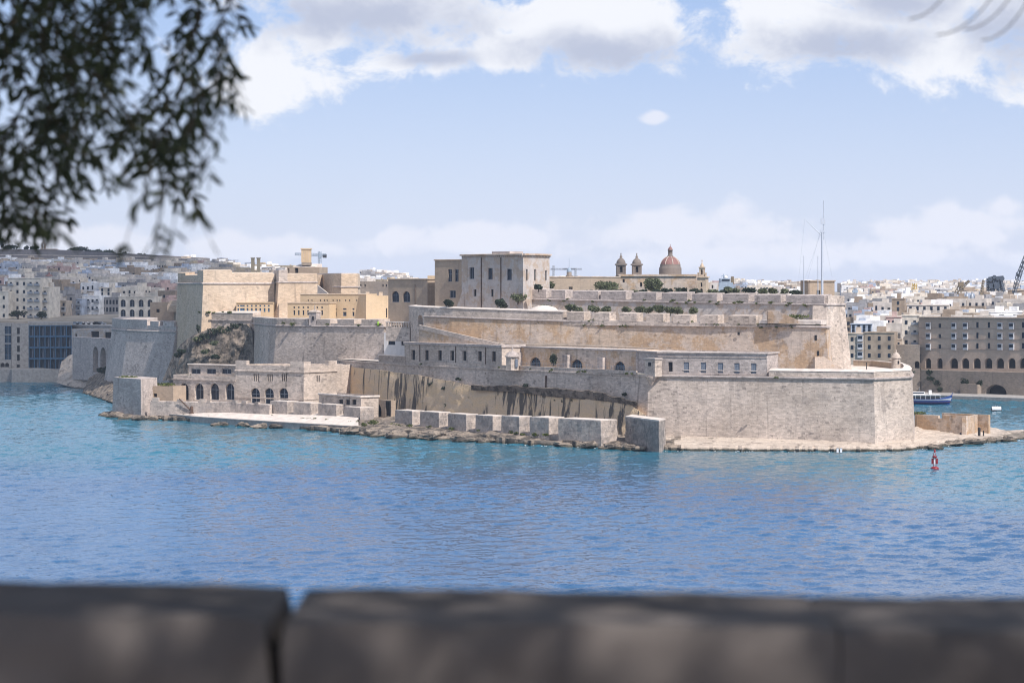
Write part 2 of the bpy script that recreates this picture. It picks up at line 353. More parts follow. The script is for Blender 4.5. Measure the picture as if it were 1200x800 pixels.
# ------------------------------------------------------------------ sea and haze
def build_sea():
    m, nt, b = new_mat('sea_water')
    geo = nt.nodes.new('ShaderNodeNewGeometry').outputs['Position']
    big = noise(nt, scaled(nt, geo, .010, .006), 1.0, 4, .5, .8)
    col = mixrgb(nt, ramp(nt, big, .35, .68), (.018, .070, .160), (.022, .095, .205))
    # shallower, more turquoise water along the fort's shore (two straight shorelines in plan)
    sp = nd(nt, 'ShaderNodeSeparateXYZ'); nt.links.new(geo, sp.inputs[0])
    def mt(op, a, b_):
        n_ = nd(nt, 'ShaderNodeMath', operation=op)
        for i, v in enumerate((a, b_)):
            if isinstance(v, (int, float)): n_.inputs[i].default_value = v
            else: nt.links.new(v, n_.inputs[i])
        return n_.outputs[0]
    ds = mt('MAXIMUM', mt('SUBTRACT', sp.outputs[1], 690), mt('MULTIPLY', mt('SUBTRACT', mt('ADD', sp.outputs[0], sp.outputs[1]), 735), .7))
    ds = mt('ADD', ds, mt('MULTIPLY', mt('SUBTRACT', big, .5), 120))
    col = mixrgb(nt, ramp(nt, ds, -120, -5, 0, .65), col, (.012, .14, .175))
    nt.links.new(col, b.inputs['Base Color'])
    b.inputs['Roughness'].default_value = .08; b.inputs['IOR'].default_value = 1.333; b.inputs['Specular IOR Level'].default_value = .5
    def cn(sx, sy, det, amt, prev):
        n_ = nd(nt, 'ShaderNodeTexNoise', Scale=1.0, Detail=det, Roughness=.6, Distortion=.5); nt.links.new(scaled(nt, geo, sx, sy), n_.inputs['Vector'])
        sb = nd(nt, 'ShaderNodeVectorMath', operation='SUBTRACT'); nt.links.new(n_.outputs[1], sb.inputs[0]); sb.inputs[1].default_value = (.5, .5, .5)
        mu = nd(nt, 'ShaderNodeVectorMath', operation='MULTIPLY'); nt.links.new(sb.outputs[0], mu.inputs[0]); mu.inputs[1].default_value = (amt * .7, amt, 0)
        ad = nd(nt, 'ShaderNodeVectorMath', operation='ADD'); nt.links.new(mu.outputs[0], ad.inputs[0])
        if prev is None: ad.inputs[1].default_value = (0, 0, 1)
        else: nt.links.new(prev, ad.inputs[1])
        return ad.outputs[0]
    # ripples too fine for the wave mesh
    gn = nt.nodes.new('ShaderNodeNewGeometry').outputs['Normal']
    v_ = cn(1.6, 2.2, 3, .55, gn)
    nm = nd(nt, 'ShaderNodeVectorMath', operation='NORMALIZE'); nt.links.new(v_, nm.inputs[0]); nt.links.new(nm.outputs[0], b.inputs['Normal'])
    import numpy as np
    rs = np.random.RandomState(4); NW = 46; lam = np.exp(rs.uniform(math.log(1.5), math.log(9), NW)); th = rs.normal(math.radians(-65), .75, NW); kk = 2 * math.pi / lam; ph = rs.uniform(0, 6.28, NW); am = .037 * (lam / 5.0) ** .12 / kk
    def wave(X, Y):
        z = np.zeros_like(X); g = .72 + .28 * np.sin(X * .021 + 1.3 * np.sin(Y * .013)) * np.sin(Y * .017 + .9 * np.sin(X * .011))
        for i in range(NW): q = kk[i] * (X * math.cos(th[i]) + Y * math.sin(th[i])) + ph[i]; z += am[i] * np.sin(q + .35 * np.sin(q * .31 + ph[i]))
        return z * g
    V_, F_ = [], []; off = 0
    for x0, x1, y0, y1, st in ((-186, 186, 345, 720, .62), (-306, 306, 720, 1215, 1.0)):
        xs = np.arange(x0, x1 + st, st); ys = np.arange(y0, y1 + st * .5, st); X, Y = np.meshgrid(xs, ys); Z = wave(X, Y); n, m_ = X.shape
        V_.append(np.stack([X, Y, Z], -1).reshape(-1, 3)); idx = np.arange(n * m_).reshape(n, m_) + off; F_.append(np.stack([idx[:-1, :-1], idx[:-1, 1:], idx[1:, 1:], idx[1:, :-1]], -1).reshape(-1, 4)); off += n * m_
    # calm outer sheet round the wave mesh
    O = [(-5000, -400), (5000, -400), (5000, 6500), (-5000, 6500)]; I = [(-186, 345), (186, 345), (306, 1215), (-306, 1215)]
    V_.append(np.array([(x, y, -.02) for x, y in O + I] + [(-186, 720, -.02), (186, 720, -.02), (306, 720, -.02), (-306, 720, -.02)], float))
    q4 = np.array([(0, 1, 5, 4), (1, 2, 6, 10), (2, 3, 7, 6), (3, 0, 11, 7), (0, 4, 8, 11), (1, 10, 9, 5)]) + off; F_.append(q4)
    VV = np.concatenate(V_); FF = np.concatenate(F_); me = bpy.data.meshes.new('sea_water'); me.vertices.add(len(VV)); me.vertices.foreach_set('co', VV.ravel().astype(np.float32))
    me.loops.add(FF.size); me.loops.foreach_set('vertex_index', FF.ravel().astype(np.int32)); me.polygons.add(len(FF)); me.polygons.foreach_set('loop_start', np.arange(0, FF.size, 4, dtype=np.int32)); me.polygons.foreach_set('loop_total', np.full(len(FF), 4, dtype=np.int32)); me.polygons.foreach_set('use_smooth', np.ones(len(FF), dtype=bool)); me.update(); me.validate()
    me.materials.append(m); so_ = bpy.data.objects.new('sea_water', me); COL.objects.link(so_); tagp(so_, kind='structure', label='blue green harbour water with small waves')
    hz = MB(); hz.box(-5200, 5200, -600, 6700, -4, 112)
    hm = bpy.data.materials.new('haze_air'); hm.use_nodes = True; t = hm.node_tree; t.nodes.clear()
    v = t.nodes.new('ShaderNodeVolumePrincipled'); v.inputs['Density'].default_value = HAZE; v.inputs['Color'].default_value = (.78, .86, 1, 1); v.inputs['Anisotropy'].default_value = .0
    o = t.nodes.new('ShaderNodeOutputMaterial'); t.links.new(v.outputs[0], o.inputs['Volume'])
    tagp(hz.build('haze', hm), kind='stuff', label='pale bluish sea haze in the air')
HAZE = 4.5e-5
build_sea()

# ------------------------------------------------------------------ facade tools
def frame2(A, B):
    d = (B - A); L_ = d.length; d = d / L_; return d, Vector((d.y, -d.x)), L_
def spx(A, B, px):
    """distance along the wall line A-B at which the photo column px meets it"""
    d, n, L_ = frame2(A, B); k = (px - 600.0) / F
    return (k * A.y - A.x) / (d.x - k * d.y)
def hole(A, B, x0, x1, y0, y1, kind='rect', style='win'):
    d, n, L_ = frame2(A, B); s0, s1 = spx(A, B, x0), spx(A, B, x1); Y = A.y + d.y * (s0 + s1) / 2
    return dict(s0=s0, s1=s1, z0=zp(y1, Y), z1=zp(y0, Y), arch=kind == 'arch', style=style)
def rect_hole(s0, s1, z0, z1, arch=False, style='win'): return dict(s0=s0, s1=s1, z0=z0, z1=z1, arch=arch, style=style)
def arch_pts(h, n=10):
    c = (h['s0'] + h['s1']) / 2; r = (h['s1'] - h['s0']) / 2; r2 = min(r, (h['z1'] - h['z0']) * .6)
    return [(c - r * math.cos(math.pi * i / n), h['z1'] - r2 + r2 * math.sin(math.pi * i / n)) for i in range(n + 1)]
def facade(mb, A, B, z0, z1, holes=(), depth=.5, za=None, zb=None):
    d, n, L_ = frame2(A, B)
    def q(s, z, o=0.0): p = A + d * s + n * o; return (p.x, p.y, z)
    hs = [h for h in holes if h['s0'] > .02 and h['s1'] < L_ - .02 and h['z0'] > z0 and h['z1'] < z1]
    S = sorted({0.0, L_, *[h['s0'] for h in hs], *[h['s1'] for h in hs]})
    for i in range(len(S) - 1):
        a, b = S[i], S[i + 1]; mid = (a + b) / 2
        Z = sorted([(h['z0'], h['z1']) for h in hs if h['s0'] < mid < h['s1']]); z = z0
        for (u, v) in Z + [(z1, z1)]:
            if u > z + 1e-4: mb.poly([q(a, z), q(b, z), q(b, u), q(a, u)])
            z = max(z, v)
    for h in hs:
        if h['arch']:
            ap = arch_pts(h)
            for i in range(len(ap) - 1):
                (a, za_), (b, zb_) = ap[i], ap[i + 1]
                mb.poly([q(a, za_), q(b, zb_), q(b, h['z1']), q(a, h['z1'])])
            ol = [(h['s0'], h['z0'])] + ap + [(h['s1'], h['z0'])]
        else: ol = [(h['s0'], h['z0']), (h['s0'], h['z1']), (h['s1'], h['z1']), (h['s1'], h['z0'])]
        for i in range(len(ol)):
            (a, za_), (b, zb_) = ol[i], ol[(i + 1) % len(ol)]
            mb.poly([q(a, za_), q(a, za_, -depth), q(b, zb_, -depth), q(b, zb_)])
    return hs
def window(root, A, B, h, depth=.5, glass=None, frame=None):
    """a window set back in its opening: frame bars with a pane behind them as a sub-part"""
    glass = glass or M_GLASS; frame = frame or M_BLUE
    d, n, L_ = frame2(A, B); st = h['style']; w = h['s1'] - h['s0']; t = min(.16, w * .12)
    zt = h['z1']
    if st == 'dark':
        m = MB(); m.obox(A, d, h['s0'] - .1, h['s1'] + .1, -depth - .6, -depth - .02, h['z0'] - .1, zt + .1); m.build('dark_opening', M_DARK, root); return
    if st == 'shutter':
        m = MB(); m.obox(A, d, h['s0'] + .01, h['s1'] - .01, -.32, -.2, h['z0'] + .01, zt - .01); s_ = m.build('shutter', M_SHUT, root)
        m = MB(); m.obox(A, d, (h['s0'] + h['s1']) / 2 - .05, (h['s0'] + h['s1']) / 2 + .05, -.2, -.16, h['z0'] + .02, zt - .02); m.build('meeting_rail', M_SHUT, s_); return
    m = MB(); o0, o1 = -depth - .02, -depth + .1
    m.obox(A, d, h['s0'] - .05, h['s0'] + t, o0, o1, h['z0'], zt); m.obox(A, d, h['s1'] - t, h['s1'] + .05, o0, o1, h['z0'], zt)
    m.obox(A, d, h['s0'] + t, h['s1'] - t, o0, o1, h['z0'] - .05, h['z0'] + t); m.obox(A, d, h['s0'] + t, h['s1'] - t, o0, o1, zt - t, zt + .05)
    if w > .9:
        c = (h['s0'] + h['s1']) / 2; m.obox(A, d, c - t * .45, c + t * .45, o0, o1 - .02, h['z0'] + t, zt - t)
    if h['arch'] or zt - h['z0'] > 1.8 * w:
        zc = h['z0'] + (zt - h['z0']) * .62; m.obox(A, d, h['s0'] + t, h['s1'] - t, o0, o1 - .015, zc - t * .4, zc + t * .4)
    fr = m.build('window', frame, root)
    g = MB(); g.obox(A, d, h['s0'] - .05, h['s1'] + .05, o0 - .06, o0 - .01, h['z0'] - .05, zt + .05); g.build('pane', glass, fr)
def block(root, pl, z0, z1, holes=None, mat=None, depth=.5, roof=None, parapet=.6, wname='wall', frame=None, glass=None, cornice=None):
    """walls round a plan (counter-clockwise), with openings, a flat roof behind a low parapet, windows as parts"""
    holes = holes or {}; m = MB(); n = len(pl); wins = []
    for i in range(n):
        A, B = pl[i], pl[(i + 1) % n]
        for h in facade(m, A, B, z0, z1, holes.get(i, ()), depth): wins.append((A, B, h))
    c = sum(pl, Vector((0, 0))) / n; inn = [p + (c - p) * min(.3, .45 / max(.1, (c - p).length)) for p in pl]
    for i in range(n):
        a, b = pl[i], pl[(i + 1) % n]; ai, bi = inn[i], inn[(i + 1) % n]
        m.poly([(a.x, a.y, z1), (b.x, b.y, z1), (bi.x, bi.y, z1), (ai.x, ai.y, z1)])
        m.poly([(bi.x, bi.y, z1 - parapet), (ai.x, ai.y, z1 - parapet), (ai.x, ai.y, z1), (bi.x, bi.y, z1)])
    w = m.build(wname, mat, root)
    r = MB(); r.poly([(p.x, p.y, z1 - parapet) for p in inn]); r.build('roof', roof or S_TOP, root)
    for A, B, h in wins: window(root, A, B, h, depth, glass, frame)
    if cornice:
        for i in cornice.get('edges', range(n)):
            A, B = pl[i], pl[(i + 1) % n]; d, nn, L_ = frame2(A, B); k = MB()
            k.obox(A, d, -.25, L_ + .25, .003, cornice.get('out', .45), z1 - cornice.get('h', .7), z1 + .05, .1)
            cn = k.build('cornice', cornice.get('mat', mat), root)
            if cornice.get('brackets'):
                k = MB(); q = cornice['brackets']; j = .4
                while j < L_: k.obox(A, d, j, j + .35, .004, .38, z1 - cornice.get('h', .7) - .55, z1 - cornice.get('h', .7) - .003); j += q
                tagp(k.build('brackets', mat, cn), kind='stuff')
    return w
def merlons(root, A, B, z0, z1, spans, depth=3.0, mat=None, top=.35, name='merlon', out=0.0):
    d, n, L_ = frame2(A, B)
    for x0, x1 in spans:
        s0, s1 = spx(A, B, x0), spx(A, B, x1); m = MB()
        a = random.uniform(-.12, .12)
        m.obox(A, d, s0, s1, -depth, out, z0(s0) if callable(z0) else z0, (z1(s0) if callable(z1) else z1) + a, top)
        # worn corners
        for v in m.v: v.x += random.uniform(-.09, .09); v.y += random.uniform(-.09, .09); v.z += random.uniform(-.08, .08)
        b = m.build(name, mat, root)
        k = MB(); zz = max(v.z for v in m.v)
        for v in []: pass

def path(*pts): return [xy(px, Y) for px, Y in pts]
def rockface(name, top, bot, nu, nv, amp, mat, back=6.0, kind='structure', label=None, parent=None, freq=.12, strata=.0, smooth=False):
    """rough rock surface spanned between an upper and a lower 3-D line, closed at the back"""
    def at(line, t):
        t *= len(line) - 1; i = min(int(t), len(line) - 2); return line[i].lerp(line[i + 1], t - i)
    m = MB(); g = []
    for j in range(nv + 1):
        for i in range(nu + 1):
            u, v = i / nu, j / nv; p = at(bot, u).lerp(at(top, u), v)
            q = p * freq; f = mnoise.fractal(q, 1.0, 2.1, 5) * amp
            if strata: f += (abs(mnoise.noise(Vector((p.x * .04, p.y * .04, p.z * strata)))) - .2) * amp * 1.2
            ed = min(1, 8 * min(u, 1 - u) + .3)
            p = p + Vector((f * .35 * ed, -f * ed, f * .35 * (1 if 0 < j else 0)))
            g.append(p)
    W = nu + 1; fc = [(j * W + i, j * W + i + 1, (j + 1) * W + i + 1, (j + 1) * W + i) for j in range(nv) for i in range(nu)]
    m.add(g, fc, smooth)
    tb = [g[nv * W + i] for i in range(W)]; bk = [p + Vector((0, back, 0)) for p in tb]
    m.add(tb + bk, [(i, i + 1, W + i + 1, W + i) for i in range(W - 1)])
    o = m.build(name, mat, parent)
    if not parent: tagp(o, label=label, kind=kind)
    else: tagp(o, label=label)
    return o
def leafball(mb, c, rx, ry, rz, n, size, lumps=6):
    """leaf-sized faces scattered through an uneven crown"""
    cs = [(Vector((random.uniform(-.6, .6) * rx, random.uniform(-.6, .6) * ry, random.uniform(-.35, .45) * rz)), random.uniform(.4, .62)) for _ in range(lumps)] + [(Vector((0, 0, 0)), .75)] * 2
    for _ in range(n):
        k, r = random.choice(cs); v = Vector((random.gauss(0, 1), random.gauss(0, 1), random.gauss(0, 1))).normalized() * (random.random() ** .4) * r
        p = Vector(c) + k + Vector((v.x * rx, v.y * ry, v.z * rz)); s = size * random.uniform(.6, 1.4)
        a = Vector((random.gauss(0, 1), random.gauss(0, 1), random.gauss(0, .7))).normalized(); b = a.orthogonal().normalized()
        b = (b * math.cos(1.3) + a.cross(b) * random.uniform(-1, 1)).normalized()
        mb.add([p - a * s, p + b * s * .6, p + a * s, p - b * s * .6], [(0, 1, 2, 3)])
def tree(name, label, base, rx, rz, h, mat, n=700, size=.35, group=None, cat='tree', ry=None):
    t = thing(name, label, cat, base, group); m = MB(); b = Vector(base)
    top = b + Vector((rx * .1, 0, h - rz * .9)); m.tube(b - Vector((0, 0, .6)), b.lerp(top, .5), .09 * rx + .08, .06 * rx + .06, 7); m.tube(b.lerp(top, .5), top + Vector((0, 0, rz * .5)), .06 * rx + .06, .03, 7)
    for i in range(4):
        a = i * 1.57 + random.random(); m.tube(b.lerp(top, .6), top + Vector((math.cos(a) * rx * .6, math.sin(a) * rx * .6, rz * .3)), .05 * rx + .03, .02, 5)
    m.build('trunk', M_BARK, t); c = MB(); leafball(c, b + Vector((0, 0, h - rz)), rx, ry or rx, rz, n, size, 7); tagp(c.build('crown', mat, t), kind='stuff')
    return t

# ------------------------------------------------------------------ shore and quay
WATERLINE = [(100, 489), (118, 487), (150, 489), (188, 492), (270, 497), (341, 502), (395, 507), (450, 511), (530, 516), (600, 520), (660, 523), (720, 525.5), (780, 528),
             (870, 528.5), (950, 529), (1010, 529), (1060, 528), (1095, 524.5), (1135, 520), (1170, 517), (1215, 513), (1235, 508)]
def interp(tab, x):
    if x <= tab[0][0]: return tab[0][1]
    for (a, u), (b, v) in zip(tab, tab[1:]):
        if x <= b: return u + (v - u) * (x - a) / (b - a)
    return tab[-1][1]
# land behind the waterline: the rock shelf the fort stands on
def build_shelf():
    m = MB(); cols = []; NX = 300; NV = 26
    for i in range(NX + 1):
        px = 114 + 1121 * i / NX; yf = yw(interp(WATERLINE, px)); X = (px - 600) / F * yf
        right = px > 1070
        back = interp([(114, 884), (128, 890), (150, 905), (200, 905), (395, 880), (520, 806), (760, 728), (900, 715), (1024, 704), (1066, 720), (1080, 790), (1135, 800), (1180, 772), (1235, 790)], px)
        hb = interp([(114, .2), (130, 1.5), (160, 4.5), (200, 6.2), (340, 6.0), (395, 5.4), (450, 4.6), (600, 4.0), (760, 3.2), (900, 3.2), (1066, 3.4), (1090, 2.6), (1140, 2.0), (1180, .9), (1235, .3)], px)
        hf = interp([(114, .0), (130, .6), (160, .9), (400, 1.2), (470, 1.7), (640, 1.7), (780, 1.2), (800, .6), (1060, .5), (1100, .7), (1180, .5), (1235, .1)], px)
        col = []
        for j in range(NV + 1):
            v = j / NV; Y = yf + (back - yf) * v ** 1.5; x = (px - 600) / F * Y
            n = mnoise.fractal(Vector((x * .09, Y * .09, 0)), 1, 2.2, 6); st = abs(nz(x * .03 + 5, Y * .14))
            rough = interp([(100, 1.3), (420, 1.2), (780, 1.2), (800, .35), (1060, .25), (1100, .6), (1235, .6)], px)
            z = hf + (hb - hf) * min(1, v * 1.15) + n * rough * (1 - v * .8) * min(1, v * 10 + .3) - st * rough * .7
            if 165 < px < 400: z = min(z, 1.2 + v * 4)
            step = .45; z = z * .45 + .55 * round(z / step) * step
            if j == 0: z = -1.2
            col.append(Vector((x, Y + nz(px * .21) * 3.0 * (1 - v) * (1 if v < .3 else 0), z)))
        cols.append(col)
    W = NV + 1
    m.add([p for c in cols for p in c], [(i * W + j, (i + 1) * W + j, (i + 1) * W + j + 1, i * W + j + 1) for i in range(NX) for j in range(NV)], False)
    lo = MB(); hi = MB()
    for f in m.f:
        xs = sum(m.v[k].x / m.v[k].y for k in f) / 4 * F + 600; z = sum(m.v[k].z for k in f) / 4
        (hi if (xs > 790 + nz(xs * .1, z) * 30 and z > .25) else lo).add([m.v[k] for k in f], [(0, 1, 2, 3)])
    tagp(lo.build('rocky_shore', R_SHORE), kind='structure', label='dark ledges of weathered rock along the waterline')
    tagp(hi.build('pale_rock_shelf', R_PALE), kind='structure', label='pale flat rock shelf below the fort wall')
build_shelf()
def boulders():
    k = 0
    for px, py, w in [(128, 486, 4), (140, 488, 5), (152, 489, 4), (165, 490, 3), (176, 490, 3.4), (258, 497, 2.4), (285, 498, 3), (305, 500, 3), (322, 500, 2.6), (412, 507, 4.5), (428, 508, 4), (446, 510, 4.5), (466, 511, 4),
                      (486, 511.5, 4.8), (506, 513, 4.5), (527, 514, 4), (548, 515.5, 4.4), (570, 516.5, 3), (660, 522, 3), (690, 523, 3), (716, 524.5, 3.4), (742, 526, 3.8), (1118, 520, 3), (1138, 518.5, 3.5), (1160, 516.5, 3), (1095, 525.5, 2.4), (1182, 515, 2.5)]:
        Y = yw(py, .6) + random.uniform(0, 5); c = P(px, py, Y); m = MB(); n = 13; s = random.random() * 50
        prof = [(math.cos(a_), math.sin(a_)) for a_ in [-1.1, -.75, -.4, -.05, .3, .65, 1.0, 1.3]]
        m.lathe((0, 0, 0), [(r * w * .62, z * w * .36) for r, z in prof], n, False)
        for v in m.v:
            q = v * (1.7 / w) + Vector((s, 0, 0)); f = 1 + .75 * mnoise.noise(q) + .35 * mnoise.noise(q * 2.7); v.x *= f * 1.45; v.y *= f; v.z = round(v.z * f / .3) * .3 * .7 + v.z * f * .3 + .5; v += Vector((c.x, c.y, 0))
        o = m.build('boulder', R_SHORE); px_ = 'left of the quay' if px < 200 else 'below the quay edge' if px < 400 else 'below the sea battery' if px < 760 else 'on the point right of the fort'
        tagp(o, f'weathered dark rock at the waterline {px_}', 'rock', f'shore rocks {px_}')
boulders()
def foam():
    m = MB()
    px = 560.0
    while px < 1190:
        px += random.uniform(.8, 4) if nz(px * .05) > .05 else random.uniform(5, 22)
        Y = yw(interp(WATERLINE, px)) - random.uniform(.2, 2.6); x = (px - 600) / F * Y; w = random.uniform(.15, .7)
        m.lathe((x, Y, .01), [(w * .5, 0), (w * .42, .05), (w * .1, .08)], 7)
    tagp(m.build('surf_foam', M_FOAM), kind='stuff', label='thin white line of surf along the rocks')
foam()

# concrete quay with its apron
QE = [(157, 478), (188, 484), (230, 488), (270, 490.7), (341, 495), (395, 498), (420, 499.5)]
def build_quay():
    top = [P(px, py, yw(py, 2.0)) for px, py in QE]; m = MB()
    back = [P(px, 0, 0) for px in ()]
    bk = [xy(420, 806), xy(395, 826), xy(341, 838), xy(270, 856), xy(203, 872), xy(165, 890)]
    m.poly([tuple(p) for p in top] + [(p.x, p.y, 5.2) for p in bk])
    for a, b in zip(top, top[1:]): m.poly([(a.x, a.y, -1.5), (b.x, b.y, -1.5), tuple(b), tuple(a)])
    tagp(m.build('quay', S_TOP), kind='structure', label='long pale stone quay at the foot of the fort')
    r = thing('quay_edge', 'concrete edge wall of the quay standing in the sea', 'quay wall', (top[3].x, top[3].y, 0))
    pth = [Vector((p.x, p.y)) for p in top]
    k = MB(); k.sweep(pth, [(.15, -1.5), (.15, 1.75), (-.6, 1.75), (-.6, -1.5)]); k.build('wall', M_CONC, r)
    k = MB(); k.sweep(pth, [(.3, 1.755), (.3, 2.06), (-1.2, 2.06), (-1.2, 1.755)]); k.build('coping', M_CONC, r)
    # mooring posts and the leaning derrick
    for px, py in ((228, 484), (264, 483), (420, 496)):
        c = P(px, py, yw(py, 2.4)); t = thing('mooring_post', f'short dark mooring post on the quay {"beside the derrick" if px == 228 else "in front of the long low wall" if px == 264 else "near the right end of the quay"}', 'post', c)
        k = MB(); k.lathe(c, [(.35, -.4), (.28, 0), (.22, .9), (.36, 1.1), (.3, 1.3)], 10); k.build('bollard', M_RUST, t)
    c = P(224.5, 485, yw(485, 2.2)); t = thing('quay_derrick', 'rusty leaning derrick boom on the quay', 'derrick', c)
    e = P(210, 467, c.y + 1); k = MB(); k.tube(c + Vector((0, 0, 1.0)), e, .28, .2, 8); k.build('boom', M_RUST, t)
    k = MB(); k.lathe(c, [(.8, -.4), (.8, .5), (.55, .6), (.5, 2.6), (.3, 2.8)], 10); k.build('pivot_post', M_RUST, t)
build_quay()

# quay end tower (blockhouse) on the left
def quay_tower():
    A, B, C_, D = xy(133, 868), xy(165, 852), xy(184, 866), xy(152, 884)
    t = thing('quay_blockhouse', 'squat grey stone blockhouse at the left end of the quay', 'blockhouse', (A.x, A.y, 0))
    m = MB(); m.prism([A, B, C_, D], .0, zp(443, 860), .5); m.build('wall', S_GREY, t)
    m = MB(); leafball(m, (xy(150, 870).x, 868, zp(442, 868) + .1), 4, 3, .5, 160, .35); tagp(m.build('weeds', G_GRASS, t), kind='stuff')
    # lower wing
    A2, B2 = xy(167, 864), xy(203, 858); t2 = thing('low_storehouse', 'low tan storehouse between blockhouse and arcaded building', 'outbuilding', (A2.x, A2.y, 3))
    d, n, L_ = frame2(A2, B2)
    block(t2, [A2, B2, B2 - n * 8, A2 - n * 8], 2, zp(452, 862), {0: [hole(A2, B2, 180, 184, 461, 465, 'rect', 'dark')]}, S_BROWN, .5)
    m = MB(); leafball(m, (xy(188, 868).x, 868, zp(450.5, 868)), 6, 2, .7, 260, .4); tagp(m.build('weeds', G_GRASS, t2), kind='stuff')
quay_tower()
def quay_wall():
    pth = [xy(176, 852), xy(205, 849), xy(240, 845), xy(270, 839), xy(316, 824)]
    t = thing('quay_parapet_wall', 'long low crenellated wall along the back of the quay', 'low wall', (pth[2].x, pth[2].y, 4))
    m = MB(); m.sweep(pth, [(.2, 1.5), (0, 6.4), (-1.0, 6.6), (-1.0, 1.5)], jitter=.15); m.build('wall', S_BLOCK, t)
    for i in range(4):
        A, B = pth[i], pth[i + 1]; d, n, L_ = frame2(A, B); j = .8
        while j < L_ - 1.5:
            m = MB(); w = random.uniform(1.5, 2.6); m.obox(A, d, j, j + w, -.95, .06, 6.3, 7.2 + random.uniform(-.3, .5)); m.build('merlon', S_BLOCK, t); j += w + random.uniform(3, 8)
quay_wall()

def roughblock(m, c, z0, z1, amp=.16, nu=9, nw=7):
    """worn block on a four-cornered plan: uneven faces, rounded and chipped edges"""
    b = MB(); sd = random.random() * 90; ctr = sum((Vector((p[0], p[1], (z0 + z1) / 2)) for p in c), Vector()) / 4
    def face(f, na, nb):
        pts = []
        for j in range(nb + 1):
            for i in range(na + 1):
                p = Vector(f(i / na, j / nb)); q = p * .55 + Vector((sd, 0, 0)); e = (p - ctr)
                k = mnoise.fractal(q, 1, 2.2, 4) * amp; p = p + Vector((e.x, e.y, e.z * .5)).normalized() * k
                pts.append(p)
        b.add(pts, [(j * (na + 1) + i, j * (na + 1) + i + 1, (j + 1) * (na + 1) + i + 1, (j + 1) * (na + 1) + i) for j in range(nb) for i in range(na)])
    C = [Vector((p[0], p[1])) for p in c]
    for k in range(4):
        A, B = C[k], C[(k + 1) % 4]; face(lambda u, w: ((A.lerp(B, u)).x, (A.lerp(B, u)).y, z0 + (z1 - z0) * w), nu, nw)
    face(lambda u, v: ((C[0].lerp(C[1], u)).lerp(C[3].lerp(C[2], u), v).x, (C[0].lerp(C[1], u)).lerp(C[3].lerp(C[2], u), v).y, z1), nu, 6)
    m.v += b.v; off = len(m.v) - len(b.v); m.f += [[i + off for i in f] for f in b.f]; m.sm += b.sm
# sea battery: the row of heavy stone blocks along the water
def battery():
    spans = [(316, 337, 469, 488), (345, 365, 471, 490), (373, 394, 472.5, 491.5), (402, 423, 475, 493), (462, 482, 477.5, 498), (493, 514, 479.5, 502), (524.5, 547, 481, 505), (557, 578, 483, 507), (588, 609, 484.5, 509), (620, 643, 486, 511), (655, 704, 488, 518.5)]
    base = [(316, 826), (372, 810), (432, 789), (462, 776), (524, 752), (588, 731), (654, 713), (721, 697)]
    t = thing('sea_battery', 'row of heavy weathered stone blocks of the battery at the water', 'battery', (xy(524, 738).x, 738, 2))
    for x0, x1, y0, y1 in spans:
        Yc = interp(base, (x0 + x1) / 2); A = xy(x0, interp(base, x0)); B = xy(x1, interp(base, x1)); d, n, L_ = frame2(A, B)
        z1 = zp(y0 + (1.6 if x1 < 430 else 3.6), Yc); z0 = zp(y1, Yc) - 1.6
        m = MB(); dp = 5.0 if x1 < 640 else 7; j_ = lambda: Vector((random.uniform(-.3, .3), random.uniform(-.3, .3)))
        cs = [A + j_(), B + j_(), B - n * dp + j_(), A - n * dp + j_()]; zt_ = z1 + random.uniform(-.25, .25); roughblock(m, cs, z0, zt_); b = m.build('merlon', S_BLOCK, t)
        k = MB(); cc = sum(cs, Vector((0, 0))) / 4; roughblock(k, [p + (cc - p) * .03 for p in cs], zt_ - .1, zt_ + .22, .1, 7, 1); k.build('capstone', S_TOP, b)
    # sill wall between the blocks
    for seg in ((316, 432, 1.2), (450, 660, 1.4)):
        p_ = [xy(x, interp(base, x) + 1.2) for x in range(seg[0], seg[1], 12)]
        m = MB(); m.sweep(p_, [(0, 0), (0, 2.9), (-3, 3.2), (-3, 0)], jitter=.1); m.build('sill_wall', S_BLOCK, t)
    # the separate end block
    A, B, C_, D = xy(733, 705), xy(772, 683), xy(780, 692), xy(741, 714)
    e = thing('battery_end_block', 'dark stained end block of the battery, last on the right', 'stone block', (A.x, A.y, 1))
    m = MB(); roughblock(m, [A, B, C_, D], -1.0, zp(492, 690), .3, 12, 10); m.build('body', S_STAIN, e)
    m = MB(); roughblock(m, [A, B, C_, D], zp(492, 690) - .1, zp(490.6, 690), .12, 12, 1); m.build('capstone', S_TOP, e)
battery()

